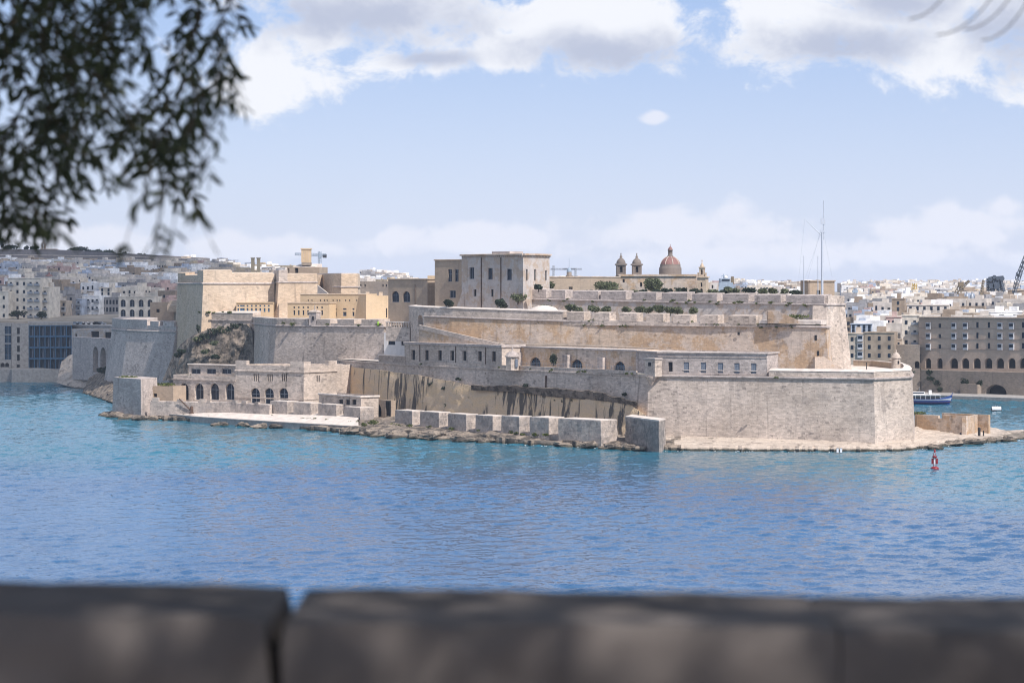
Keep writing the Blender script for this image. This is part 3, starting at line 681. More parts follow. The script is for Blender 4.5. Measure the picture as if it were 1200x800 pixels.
# ------------------------------------------------------------------ arcaded building on the quay
def arcade():
    A, B, C_ = xy(203, 872), xy(276, 853), xy(356, 836)
    t = thing('arcaded_wing', 'low white arcaded wing with four arches and recessed upper storey on the quay', 'building', (A.x, A.y, 5))
    d, n, L_ = frame2(A, B)
    z1 = zp(440, 862)
    hs = [hole(A, B, x, x + 10.5, 449, 468.5, 'arch', 'arch') for x in (210.5, 228, 246, 264)]
    block(t, [A, B, B - n * 10, A - n * 10], 3.5, z1, {0: hs}, S_PINK, .9, parapet=.9, frame=M_STEEL)
    m = MB(); m.obox(A, d, -.2, L_, .003, .3, z1 - 1.7, z1 - 1.3); m.build('string_course', S_PINK, t)
    A2, B2 = A - n * 3.2 + d * 4.6, B - n * 3.2; hs = [hole(A2, B2, a, b, 432, 438, 'rect', 'win') for a, b in ((224, 235), (242, 253), (260, 271))]
    block(t, [A2, B2, B2 - n * 6, A2 - n * 6], z1 - 1, zp(427, 862), {0: hs}, S_PINK, .5, wname='upper_storey', frame=M_STEEL, cornice=dict(edges=[0], out=.5, h=.35, mat=S_TOP))
    t = thing('arcaded_block', 'taller white arcaded block with crenellated corners and three arches on the quay', 'building', (B.x, B.y, 5))
    A, B = B - n * .0, C_; d, n, L_ = frame2(A, B); D = xy(395, 850); z1 = zp(428, 845)
    hs = [hole(A, B, x, x + 11, 454.5, 473.5, 'arch', 'arch') for x in (293.5, 309.8, 326.6)]
    for x in (297, 313.3, 330):
        hs += [hole(A, B, x + q, x + q + 1.5, 438, 446.5, 'rect', 'dark') for q in (0, 2.4, 4.8)]
    d2, n2, L2 = frame2(B, D)
    h2 = [hole(B, D, 371 + q, 372.5 + q, 440, 447.5, 'rect', 'dark') for q in (0, 2.4)]
    block(t, [A, B, D, D - n * 14, A - n * 14], 3.0, z1, {0: hs, 1: h2}, S_PINK, .8, parapet=1.0, frame=M_STEEL)
    m = MB(); m.sweep([A - d * .2, B, D], [(.005, z1 - 2.4), (.35, z1 - 2.3), (.35, z1 - 1.9), (.005, z1 - 1.8)]); m.build('string_course', S_PINK, t)
    m = MB(); m.sweep([A - d * .2, B, D], [(.005, 7.6), (.2, 7.6), (.2, 8.0), (.005, 8.0)]); m.build('impost_band', S_PINK, t)
    for (E, dd, s0, s1) in ((A, d, 0, 5), (A, d, L_ - 6.0, L_ - .02), (B, d2, 0.02, 3.6), (B, d2, L2 - 4.5, L2)):
        m = MB(); m.obox(E, dd, s0, s1, -1.6, -.01, z1 + .005, z1 + 1.5); m.build('crenel', S_PINK, t)
    # small lean-to on its right
    A, B = xy(374, 818), xy(423, 797); d, n, L_ = frame2(A, B)
    t = thing('quay_gatehouse', 'small low house with three square windows right of the arcaded block', 'outbuilding', (A.x, A.y, 5))
    hs = [hole(A, B, x, x + 5, 468, 474, 'rect', 'dark') for x in (397, 405, 412.5)]
    block(t, [A, B, B - n * 7, A - n * 7], 2.5, zp(462, 808), {0: hs}, S_PINK, .5, cornice=dict(edges=[0, 1], out=.4, h=.5, mat=S_TOP))
    p = P(441, 484, 800); t = thing('cave_gate', 'dark arched doorway in the rock behind the battery', 'doorway', p)
    A, B = xy(432, 806), xy(452, 798); m = MB(); facade(m, A, B, 2, zp(469, 800), [hole(A, B, 436, 447, 472, 488, 'arch', 'dark')], 2); d, n, L_ = frame2(A, B)
    m.obox(A, d, 0, L_, -4, -2.2, 2, zp(469, 800)); m.build('surround', S_BROWN, t); m = MB(); m.obox(A, d, .5, L_ - .5, -2.15, -2.0, 2, zp(470, 800)); m.build('door', M_DARK, t)
arcade()
def bushes():
    for px, py, w, Y, lab, g in [(438, 497, 1.6, 770, 'small green bush on the rocks by the quay end', G_GRASS), (427, 499, 1.1, 772, 'low weed tuft at the right end of the quay', G_GRASS),
                                 (223, 443, 1.5, 868, 'small plant on the ledge of the arcaded wing', G_BUSH)]:
        c = P(px, py, Y); t = thing('bush', lab, 'bush', c); m = MB(); leafball(m, c + Vector((0, 0, w * .4)), w, w, w * .6, 220, .25); tagp(m.build('leaves', g, t), kind='stuff')
        m = MB(); m.tube(c - Vector((0, 0, .5)), c + Vector((0, 0, w * .4)), .08, .04, 5); m.build('stem', M_BARK, t)
bushes()

# ------------------------------------------------------------------ lower curtain wall
W1 = [(395, 868), (450, 832), (520, 800), (600, 770), (680, 742), (760, 718), (850, 709), (940, 700.5), (1024, 693), (1067, 706), (1069, 724), (1067, 745), (1050, 800)]
def lower_wall():
    p_ = path(*W1); t = thing('curtain_wall', 'long battered lower curtain wall of pale coursed stone round the fort front', 'wall', (p_[6].x, p_[6].y, 2))
    m = MB(); m.sweep(p_, [(1.0, -1), (.9, 2), (0, 20.0), (-3, 20.0), (-3, -1)]); m.build('masonry', S_PINK, t)
    m = MB(); m.sweep(p_[5:], [(.05, 20.004), (.5, 20.05), (.6, 20.35), (.5, 20.65), (.05, 20.7), (-1, 20.7), (-1, 20.004)]); m.build('cordon', S_GREY, t)
    m = MB(); m.sweep(p_[:6], [(.05, 20.004), (.3, 20.05), (.3, 20.5), (.05, 20.55), (-1, 20.55), (-1, 20.004)]); m.build('string_course', S_PINK, t)
    m = MB(); q = path((901, 704.4), (1024, 693.3), (1066.6, 706.3), (1068.6, 724), (1066.6, 745), (1050, 800)); m.sweep(q, [(.0, 20.71), (-.1, 22.3), (-2.2, 22.9), (-2.2, 20.71)], jitter=.05); m.build('parapet', S_PINK, t)
    m = MB(); m.sweep(q, [(.06, 22.31), (-.05, 22.45), (-2.3, 23.0), (-2.3, 22.91)]); m.build('parapet_top', S_TOP, t)
    m = MB(); q = path((474, 821), (520, 799.9), (600, 769.9), (680, 741.9), (745, 721)); m.sweep(q, [(-.1, 20.56), (-.1, 21.7), (-.7, 21.7), (-.7, 20.56)], jitter=.05); m.build('low_parapet', S_PINK, t)
    # vertical putlog scars and drains
    for px, y0, y1 in ((570.5, 434, 451), (641, 439, 449)):
        A, B = xy(560, 786), xy(660, 749); m = MB(); d, n, L_ = frame2(A, B); s = spx(A, B, px); zt, zb = 19, 15; m.obox(A, d, s, s + .35, -1.0, .75, zb, zt); m.build('drain_chute', M_RUST, t)
    fl = MB(); back = path((1050, 800), (990, 800), (900, 810), (700, 850), (500, 940), (400, 960)); fl.poly([(p.x, p.y, 20.9) for p in [q + Vector((0, 1.2)) for q in p_[:-1]]] + [(p.x, p.y, 20.9) for p in back])
    tagp(fl.build('lower_terrace', S_TOP), kind='structure', label='pale paved terrace on top of the lower wall')
    # bartizan
    A, B = xy(758, 718), xy(770, 714.5); s = thing('square_bartizan', 'square stone bartizan on corbels at the bend of the lower wall', 'bartizan', (A.x, A.y, 18)); d, n, L_ = frame2(A, B)
    m = MB(); m.obox(A, d, 0, L_, -2, .9, 20.2, zp(421.5, 714)); m.build('body', S_PINK, s)
    m = MB(); m.obox(A, d, -.25, L_ + .25, -2, 1.15, zp(421.5, 714) + .004, zp(419.5, 714)); m.build('cap', S_GREY, s)
    m = MB(); c = A + d * L_ * .5 + n * .2; m.lathe((c.x, c.y, 17.6), [(.3, 0), (.9, 1.0), (1.5, 1.9), (1.7, 2.58)], 10); m.build('corbel', S_PINK, s)
    m = MB(); m.obox(A, d, L_ * .35, L_ * .65, .9, .93, 23.3, 24.4); m.build('loophole', M_DARK, s)
lower_wall()
# the cut rock face that carries the left part of the wall
rockface('cut_rock_face', [P(393, 428, 870), P(450, 434, 829), P(530, 446, 794), P(560, 455, 782), P(620, 456, 761), P(690, 462, 736), P(738, 470, 720), P(757, 488, 714.5)],
         [P(393, 486, 867), P(450, 489, 826.5), P(530, 497, 791.5), P(560, 500, 779.5), P(620, 504, 758.5), P(690, 508, 733.5), P(738, 510, 717.5), P(757, 511, 712)], 150, 26, 1.3, R_CUT, 5, 'structure', 'streaked tan cut rock face below the lower wall', None, .10, 0, True)
# darker overhanging ledge under the masonry
rockface('rock_ledge', [P(552, 452, 782), P(600, 452, 766), P(650, 455, 748), P(700, 459, 731), P(747, 471, 716)], [P(552, 457, 783), P(600, 459, 767), P(650, 465, 749), P(700, 469, 732), P(747, 475, 717)], 60, 6, 1.4, R_CLIFF, 4, 'structure', 'dark weathered ledge between wall and rock face', None, .3)
def rock_plants():
    for i, (px, py) in enumerate([(484, 446), (497, 448), (505, 451), (507, 449), (520, 455), (538, 444), (552, 466), (616, 452), (652, 470), (661, 469), (671, 470), (686, 472), (732, 462), (524, 474), (441, 466)]):
        Y = interp([(x, y) for x, y in W1], px) - 2.0; c = P(px, py, Y); t = thing('wall_plant', 'dark caper bush hanging from the cut rock face', 'plant', c, 'caper bushes on the rock face'); m = MB()
        leafball(m, c, 1.0, .8, random.uniform(.6, 1.0), 110, .28, 4); tagp(m.build('leaves', G_DARK, t), kind='stuff'); m = MB(); m.tube(c + Vector((0, 1.5, 0)), c, .08, .05, 5); m.build('stem', M_BARK, t)
rock_plants()

# ------------------------------------------------------------------ buildings along the lower wall
def casemates():
    # front casemate with six shuttered windows
    A0, A, B = xy(745, 732), xy(771, 718), xy(899, 705.6); d, n, L_ = frame2(A, B)
    t = thing('shuttered_casemate', 'long grey casemate with one dark and five shuttered windows on the lower wall', 'building', (A.x, A.y, 21))
    hs = [hole(A, B, 783, 788.2, 424, 435.2, 'rect', 'dark')] + [hole(A, B, x, x + 6.4, 424.3 + (x - 801) * .018, 436.3 + (x - 801) * .018, 'rect', 'shutter') for x in (801, 821, 841, 860.3, 880)]
    z1 = zp(412.5, 712)
    block(t, [A0, A, B, B - n * 12, A0 - n * 10], 20.6, z1, {1: hs}, S_GREY, .4, parapet=.3, cornice=dict(edges=[0, 1, 2], out=.4, h=.4, mat=S_GREY))
    m = MB(); m.obox(A, d, .2, L_ - .1, .003, .18, z1 - 1.6, z1 - 1.3); m.build('string_course', S_GREY, t)
    for x in (801, 821, 841, 860.3, 880):
        s = spx(A, B, x); m = MB(); m.obox(A, d, s - .2, s + 1.8, -.2, .12, 22.05, 22.25); m.build('sill', S_TOP, t)
    # recessed range with blue arched doors
    A, B = xy(588, 787), xy(746, 733); d, n, L_ = frame2(A, B); z1 = zp(407.5, 757)
    t = thing('recessed_casemate', 'recessed casemate range with blue arched doors behind a terrace rail', 'building', (A.x, A.y, 21))
    hs = [hole(A, B, a, b, y0, y0 + 13, 'arch', 'blue') for a, b, y0 in ((621, 633.5, 418.5), (669, 682.4, 421), (719.5, 732.6, 423.5))]
    block(t, [A, B, B - n * 14, A - n * 14], 20.5, z1, {0: hs}, S_TAN, .7, parapet=.3, frame=M_BLUE, glass=M_GLASS, cornice=dict(edges=[0], out=.35, h=.5, mat=S_GREY))
    for h in hs:
        for q in (.25, .75):
            s = h['s0'] + (h['s1'] - h['s0']) * q; m = MB(); m.obox(A, d, s - .09, s + .09, -.6, -.5, h['z0'], h['z1'] - 1); m.build('door_stile', M_BLUE, t)
    for px in (606, 663, 704):
        s = spx(A, B, px); m = MB(); m.obox(A, d, s, s + 2.6, .004, 1.4, 20.6, 24.5 + random.random()); m.build('buttress', S_GREY, t)
    # terrace rail
    r = thing('terrace_railing', 'thin metal railing along the ledge before the blue doors', 'railing', (xy(660, 748).x, 748, 21.7)); pth = path((610, 767), (640, 756.5), (680, 742.5), (744, 722))
    for zz in (22.3, 22.8):
        m = MB(); [m.tube((a.x, a.y + .4, zz), (b.x, b.y + .4, zz), .04, None, 5) for a, b in zip(pth, pth[1:])]; m.build('rail', M_STEEL, r)
    for a, b in zip(pth, pth[1:]):
        for k in range(0, int((b - a).length), 3):
            q = a.lerp(b, k / (b - a).length); m = MB(); m.tube((q.x, q.y + .4, 21.6), (q.x, q.y + .4, 22.85), .05, None, 5); m.build('post', M_STEEL, r)
    tree('cypress_shrub', 'dark conical shrub between two blue arched doors', P(649, 429, 758), 1.5, 2.4, 4.6, G_DARK, 700, .3, cat='shrub')
    # domed sentry box
    c = xy(600.5, 766); s = thing('domed_sentry_box', 'small domed sentry box with finial at the end of the window range', 'sentry box', (c.x, c.y, 21)); r_ = 2.1; zb = zp(418, 766)
    m = MB(); m.lathe((c.x, c.y, 20.3), [(r_, 0), (r_, zb - 20.3)], 6, False, .3); m.build('body', S_PINK, s)
    m = MB(); m.lathe((c.x, c.y, zb), [(r_ + .35, .004), (r_ + .35, .35), (r_, .4), (r_ * .85, 1.1), (r_ * .5, 1.6), (.35, 1.85), (.2, 2.2), (.32, 2.6), (.12, 3.0), (.05, 3.8)], 14); m.build('dome', S_GREY, s)
    m = MB(); m.box(c.x + .9, c.x + 1.7, c.y - 2.06, c.y - 1.5, 21.4, 23.9); m.build('door', M_SHUT, s)
    # window range
    A, B = xy(474, 821), xy(588, 774.5); d, n, L_ = frame2(A, B); z1 = zp(402, 800)
    t = thing('window_range', 'long low range with seven tall dark windows on the lower wall', 'building', (A.x, A.y, 21))
    hs = [hole(A, B, x, x + 4.4, 410 + (x - 482) * .018, 421.6 + (x - 482) * .018, 'rect', 'dark') for x in (482, 497.8, 513.2, 527.6, 542, 560, 576.4)]
    block(t, [A, B, B - n * 9, A - n * 9], 20.56, z1, {0: hs}, S_PINK, .6, parapet=.3, cornice=dict(edges=[0, 1], out=.4, h=.8, mat=S_GREY))
    for px in (492, 534, 569):
        s = spx(A, B, px); m = MB(); m.obox(A, d, s, s + .22, .003, .2, 20.7, z1 - .9); m.build('drainpipe', M_RUST, t)
    # white house
    A, B = xy(450, 850), xy(508, 838); d, n, L_ = frame2(A, B); C_ = xy(486, 842)
    t = thing('white_lodge', 'small whitewashed lodge with two square windows between wall and ramp', 'building', (A.x, A.y, 22))
    hs = [hole(A, B, 454.5, 463, 395.5, 404, 'rect', 'win'), hole(A, B, 470.3, 479, 396, 404.5, 'rect', 'win')]
    block(t, [A, B, B - n * 8, A - n * 8], 20, zp(390, 845), {0: hs}, S_WHITE, .4, parapet=.3, frame=M_BLACK)
    m = MB(); m.lathe((xy(506, 828).x, 828, zp(399.5, 828) - 1), [(.9, 0), (.9, 1.2), (.5, 1.6)], 12); tagp(m.build('roof_tank', S_WHITE), 'white water tank on the roof beside the ramp', 'water tank')
    # balcony in front of it
    A, B = xy(443, 836), xy(474, 820); d, n, L_ = frame2(A, B); t = thing('terrace_balustrade', 'latticed balcony parapet between big wall and window range', 'balustrade', (A.x, A.y, 20.6))
    m = MB(); m.obox(A, d, 0, L_, -.5, -.1, 20.6, 20.9); m.build('base', S_PINK, t); m = MB(); m.obox(A, d, 0, L_, -.5, -.05, 23.0, 23.35); m.build('coping', S_TOP, t)
    j = .1
    while j < L_: m = MB(); m.obox(A, d, j, j + .45, -.45, -.15, 20.9, 23.0); m.build('baluster', S_PINK, t); j += .75
casemates()

# ------------------------------------------------------------------ middle wall (tan) with merlons
MZ = [(478, 36.9), (486, 36.8), (600, 35.9), (700, 35.3), (800, 34.9), (968, 34.4)]
def middle_wall():
    p_ = path((479, 846), (481, 832), (487, 824), (497, 819), (530, 810), (620, 793.5), (720, 776.5), (820, 760), (968, 735), (972, 742)); pxs = [479, 481, 487, 497, 530, 620, 720, 820, 968, 972]
    dz = [interp(MZ, x) for x in pxs]
    t = thing('middle_rampart', 'long tan stained middle rampart with merlons at its right half', 'wall', (p_[5].x, p_[5].y, 21))
    m = MB(); m.sweep(p_[3:], [(1.3, -16), (0, -.25), (-4, -.25), (-4, -16)], dz[3:]); m.build('masonry', S_TAN, t)
    m = MB(); m.sweep(p_[3:], [(.02, -.245), (.4, -.2), (.45, .05), (.35, .3), (.02, .35), (-1, .35), (-1, -.245)], dz[3:]); m.build('cordon', S_GREY, t)
    # solid parapet on the left, rounded end with arched passage
    A, B = p_[2], p_[3]; d, n, L_ = frame2(A, B)
    m = MB(); m.sweep(p_[:3], [(0, -14), (0, 3.0), (-2, 3.1), (-2, -14)], dz[:3])
    facade(m, A, B, dz[2] - 14, dz[2] + 3.0, [hole(A, B, 489.5, 495.5, 369, 383, 'arch', 'dark')], 2.0)
    m.obox(A, d, 0, L_, -2, -2.0, dz[2] - 14, dz[2] - 13.9); m.build('arched_end', S_PINK, t)
    m = MB(); m.sweep(p_[3:6] + [xy(660, 786.7)], [(-.05, .355), (-.15, 2.9), (-2.5, 3.2), (-2.5, .355)], dz[3:6] + [interp(MZ, 660)]); m.build('parapet', S_PINK, t)
    m = MB(); m.sweep(p_[:6] + [xy(660, 786.7)], [(.1, 3.0), (.0, 3.3), (-2.6, 3.55), (-2.6, 3.25)], dz[:6] + [interp(MZ, 660)]); m.build('parapet_top', S_TOP, t)
    A, B = xy(620, 793.5), xy(968, 735)
    for x0, x1 in ((664, 684), (695, 714), (726, 746), (757, 777), (788.5, 809), (820.5, 841), (853.5, 886)):
        zc = interp(MZ, x0); merlons(t, A, B, zc + .355, zc + 3.25, [(x0, x1)], 4.2, S_PINK, .3)
    d, n, L_ = frame2(A, B); m = MB(); m.obox(A, d, spx(A, B, 660), spx(A, B, 962), -2.6, -.1, 34.3, 36.1, .2)
    for v in m.v:
        if v.z > 35: v.z = v.z - 36.1 + interp(MZ, v.x / v.y * F + 600) + .75
    m.build('sill_wall', S_PINK, t)
    m = MB(); m.obox(A, d, spx(A, B, 889.5), spx(A, B, 962), -4, 0.02, 35.4, 36.6, .2); m.build('low_parapet', S_TOP, t)
    for x0, x1, y0, y1 in ((864.5, 867, 389, 392.5), (955, 957.6, 392.5, 399), (958.5, 961, 411, 417)):
        s0, s1 = spx(A, B, x0), spx(A, B, x1); Y = (A + d * s0).y; k = (zp((y0 + y1) / 2, Y) - 34) / -16 * 1.3
        m = MB(); m.obox(A, d, s0, s1, 0, k + .03, zp(y1, Y), zp(y0, Y)); m.build('loophole', M_DARK, t)
    fl = MB(); fl.poly([(p.x, p.y + 2.5, 35.2) for p in p_[3:9]] + [(p.x, p.y, 35.6) for p in path((975, 790), (800, 830), (600, 880), (500, 890))]); tagp(fl.build('middle_terrace', S_TOP), kind='structure', label='terrace behind the middle rampart')
    # low rough footing seen at the wall foot
    q = path((530, 806), (620, 789.5), (700, 776.5), (768, 765)); m = MB(); m.sweep(q, [(.0, 20), (-.6, 27.6), (-2.5, 27.8), (-2.5, 20)], [1.0, .4, .1, -.3], jitter=.3); m.build('rock_footing', S_OLD, t)
    # triangular buttress by the tower
    A = xy(955, 735.0); m = MB(); a, b = xy(955, 733.5), xy(1000, 733); m.add([(a.x, a.y, 20), (b.x, b.y, 20), (a.x, a.y, 25.5), (xy(966, 733).x, 733.4, 25.5), (a.x, a.y + 5, 20), (b.x, b.y + 5, 20), (a.x, a.y + 5, 25.5), (xy(966, 738).x, 738.4, 25.5)],
                    [(0, 1, 3, 2), (4, 6, 7, 5), (2, 3, 7, 6), (1, 5, 7, 3), (0, 2, 6, 4)]); m.build('stair_buttress', S_TAN, t)
    # ramp
    def rp(px, py, Y): return P(px, py, Y)
    r = thing('ramp', 'sloping ramp with a pale parapet descending from the arched end of the rampart', 'ramp', rp(490, 381, 815)); m = MB()
    a, b = rp(491, 381.5, 815), rp(590, 404.5, 786); d = Vector((b.x - a.x, b.y - a.y)).normalized(); n = Vector((d.y, -d.x))
    def sl(o0, o1, h0, h1):
        k = []
        for p in (a, b):
            for o_, hh in ((o1, h0), (o1, h1), (o0, h1), (o0, h0)): k.append((p.x + n.x * o_, p.y + n.y * o_, p.z + hh))
        return k, [(0, 4, 5, 1), (1, 5, 6, 2), (2, 6, 7, 3), (3, 7, 4, 0), (0, 1, 2, 3), (7, 6, 5, 4)]
    m.add(*sl(-6, 0, -8, -1.2)); m.build('ramp_body', S_TAN, r); m = MB(); m.add(*sl(-.6, .15, -1.19, .3)); m.build('parapet', S_PINK, r)
middle_wall()

# ------------------------------------------------------------------ upper rampart
LZ = [(613, 42.3), (750, 41.5), (968, 40.9)]
def upper_wall():
    A, B = xy(614, 823), xy(968, 748); C_ = xy(990, 758); D = xy(986, 830)
    p_ = [A, xy(790, 784), B, C_, D]; dz = [42.3, 41.4, 40.9, 40.9, 40.9]
    t = thing('upper_rampart', 'upper rampart with a row of merlons and a sunlit battered corner tower at its right', 'wall', (B.x, B.y, 21))
    m = MB(); m.sweep(p_[:3], [(1.0, -12), (0, 0), (-4, 0), (-4, -12)], dz[:3]); m.build('masonry', S_HOUSE, t)
    m = MB(); m.sweep([B - Vector((4, -1)), B, C_, D], [(2.1, -20.2), (0, 0), (-4, 0), (-4, -20.2)], dz[1:2] * 0 + [40.9] * 4); m.build('corner_tower', S_PINK, t)
    m = MB(); m.sweep(p_, [(.02, .004), (.4, .05), (.45, .3), (.35, .6), (.02, .62), (-1, .62), (-1, .004)], dz); m.build('cordon', S_GREY, t)
    for x0, x1, ex in ((615, 640, 0), (646, 662, 0), (671, 701, 0), (704, 733, 0), (740, 769, 0), (775.5, 805, 0), (811, 840, 0), (847, 877, 0), (884, 915, 0), (921, 966, 0)):
        zc = interp(LZ, x0); merlons(t, A, B, zc + .63, zc + 3.75 - (x0 - 615) * .0012, [(x0, x1)], 4.5, S_GREY, .35)
    d, n, L_ = frame2(A, B); m = MB(); m.obox(A, d, 0, L_ - .3, -3, -.1, 40, 42.6, .2)
    for v in m.v:
        if v.z > 41: v.z = v.z - 42.6 + interp(LZ, v.x / v.y * F + 600) + .95
    m.build('sill_wall', S_GREY, t)
    m = MB(); m.sweep([B + Vector((.8, .4)), C_, xy(989, 775)], [(-.1, .63), (-.1, 3.0), (-1.5, 3.0), (-1.5, .63)], [40.9] * 3, .15); m.build('tower_parapet', S_PINK, t)
    fl = MB(); fl.poly([(p.x, p.y + 2.5, 41.6) for p in p_[:4]] + [(p.x, p.y, 41.6) for p in path((986, 860), (800, 900), (640, 900))]); tagp(fl.build('upper_terrace', M_EARTH), kind='structure', label='earthen terrace behind the upper rampart')
    # low stair flank with weeds on the middle terrace
    a = xy(900, 744); b = xy(935, 739); s = thing('stair_flank', 'sloping tan stair flank with weeds below the upper rampart', 'stair wall', (a.x, a.y, 36)); m = MB()
    m.add([(a.x, a.y, 35.5), (b.x, b.y, 35.5), (b.x, b.y, 36.6), (xy(912, 742).x, 742.3, 39.3), (a.x, a.y, 39.3)] + [(p[0], p[1] + 3, p[2]) for p in [(a.x, a.y, 35.5), (b.x, b.y, 35.5), (b.x, b.y, 36.6), (xy(912, 742).x, 742.3, 39.3), (a.x, a.y, 39.3)]],
          [(0, 1, 2, 3, 4), (9, 8, 7, 6, 5), (4, 3, 8, 9), (3, 2, 7, 8), (0, 4, 9, 5), (1, 6, 7, 2)]); m.build('wall', S_TAN, s)
    m = MB(); leafball(m, (xy(928, 746).x, 746, 37.4), 6, 1.5, 1.0, 420, .3); tagp(m.build('weeds', G_GRASS, s), kind='stuff')
    # square tower house on the right end
    A, B = xy(947, 781), xy(978, 782); E = xy(940.5, 792); d, n, L_ = frame2(A, B)
    k = thing('square_turret', 'square tan turret at the foot of the flagstaff', 'turret', (A.x, A.y, 42))
    block(k, [E, A, B, B - n * 11 - Vector((1, 0)), E - n * 3], 40.5, zp(328.5, 783), {1: [hole(A, B, 957, 961, 340, 345, 'rect', 'dark')]}, S_BROWN, .5, cornice=dict(edges=[0, 1, 2], out=.3, h=.4, mat=S_BROWN))
    # flagstaff
    c = P(963.5, 346, 765); f = thing('flagstaff', 'tall white signal mast with slanting gaff above the right ramparts', 'flagstaff', c); zt = zp(272, 765)
    m = MB(); m.tube(c - Vector((0, 0, 3)), (c.x, c.y, zt), .42, .32, 10); m.build('lower_mast', M_MAST, f)
    m = MB(); m.tube((c.x + .45, c.y, zp(281, 765)), (c.x + .45, c.y, zp(235, 765)), .26, .14, 8); m.build('topmast', M_MAST, f)
    m = MB(); m.tube((c.x - .2, c.y, zp(276, 765)), P(943, 257, 765), .14, .08, 6); m.build('gaff', M_MAST, f)
    m = MB(); m.box(c.x - .7, c.x + .9, c.y - .3, c.y + .3, zp(272.5, 765), zp(270.5, 765)); m.box(c.x - .4, c.x + .9, c.y - .3, c.y + .3, zp(263, 765), zp(256, 765)); m.build('crosstree', M_MAST, f)
    for q in ((936, 326, 943, 257), (944, 325, 962, 272), (975, 324, 965, 272), (947, 326, 962, 268)):
        m = MB(); m.tube(P(q[0], q[1], 768), P(q[2], q[3], 765.5), .035, None, 4); m.build('stay', M_MAST, f)
    for px, py in ((942, 301), (958.5, 301)):
        c = P(px, 345, 778); f = thing('flagpole', f'thin short flagpole {"left of" if px < 950 else "close beside"} the tall signal mast', 'flagpole', c); m = MB(); m.tube(c - Vector((0, 0, 2)), P(px, py, 778), .16, .1, 6); m.build('pole', M_MAST, f); m = MB(); m.lathe(P(px, py, 778), [(.05, 0), (.2, .15), (.05, .35)], 6); m.build('finial', M_MAST, f)
upper_wall()
def terrace_trees():
    # shrubs between middle and upper rampart
    for i, (px, py, w, h, Y) in enumerate([(607, 353, 12, 10, 815), (640, 363, 10, 7, 800), (668, 363, 9, 8, 795), (678, 364, 8, 6, 794), (697, 364, 10, 7, 790), (711, 364, 9, 7, 789), (733, 364, 8, 6, 786), (749, 365, 8, 7, 783), (760, 365, 8, 6, 781), (772, 365, 9, 8, 779), (785, 366, 10, 8, 777), (794, 366, 8, 7, 776), (812, 366, 8, 7, 773)]):
        s = Y / F; tree('terrace_shrub', 'rounded grey green shrub on the terrace behind the middle rampart', P(px, py + 2, Y), w * s * .8, h * s * .62, h * s * 1.2, G_BUSH, 900, .4, 'shrubs behind the middle rampart', 'shrub')
    for px, py, w, h, lab in ((767, 343, 22, 17, 'round green tree before the church wall'), (711, 343, 36, 14, 'wide low grey green tree left of the church wall'), (640, 340, 16, 12, 'bushy green shrub at the right foot of the main house'), (855, 343, 12, 8, 'small green tree right of the church bell gable')):
        s = 840 / F; tree('garden_tree', lab, P(px, py + 3, 840), w * s * .55, h * s * .6, h * s * 1.25, G_BUSH, 1800, .45)
    for px, py, w, lab in ((526.5, 357, 12, 'dark shrub at the left foot of the main house'), (587, 360, 16, 'dark shrub at the front foot of the main house'), (631, 337, 9, 'dark brown shrub against the lit side of the main house')):
        s = 815 / F; tree('dark_shrub', lab, P(px, py + 3, 812), w * s * .5, w * s * .42, w * s * .85, G_DARK, 900, .35, cat='shrub')
    rn = random.Random(31); px = 690.0
    while px < 946:
        Y = interp([(614, 823), (968, 748)], px) + 14; s = Y / F; w = rn.uniform(9, 15); h = rn.uniform(5, 8)
        tree('hedge_shrub', 'dark green hedge shrub behind the merlons of the upper rampart', P(px, 346, Y), w * s * .6, h * s * .6, h * s * 1.25, G_DARK if rn.random() < .6 else G_BUSH, 420, .4, 'hedge behind the upper rampart', 'shrub'); px += w * rn.uniform(.9, 1.5)
    # half-round boulder or dome on the terrace
    c = P(637, 365, 798); m = MB(); m.lathe((c.x, c.y, c.z - .6), [(4.2, 0), (4.1, 1.0), (3.2, 2.0), (1.6, 2.5)], 14); 
    for v in m.v: v.x = c.x + (v.x - c.x) * 1.2; v.z += .3 * nz(v.x, v.y)
    tagp(m.build('vault_roof', S_TOP), 'rounded whitewashed vault roof on the terrace below the main house', 'vault')
terrace_trees()

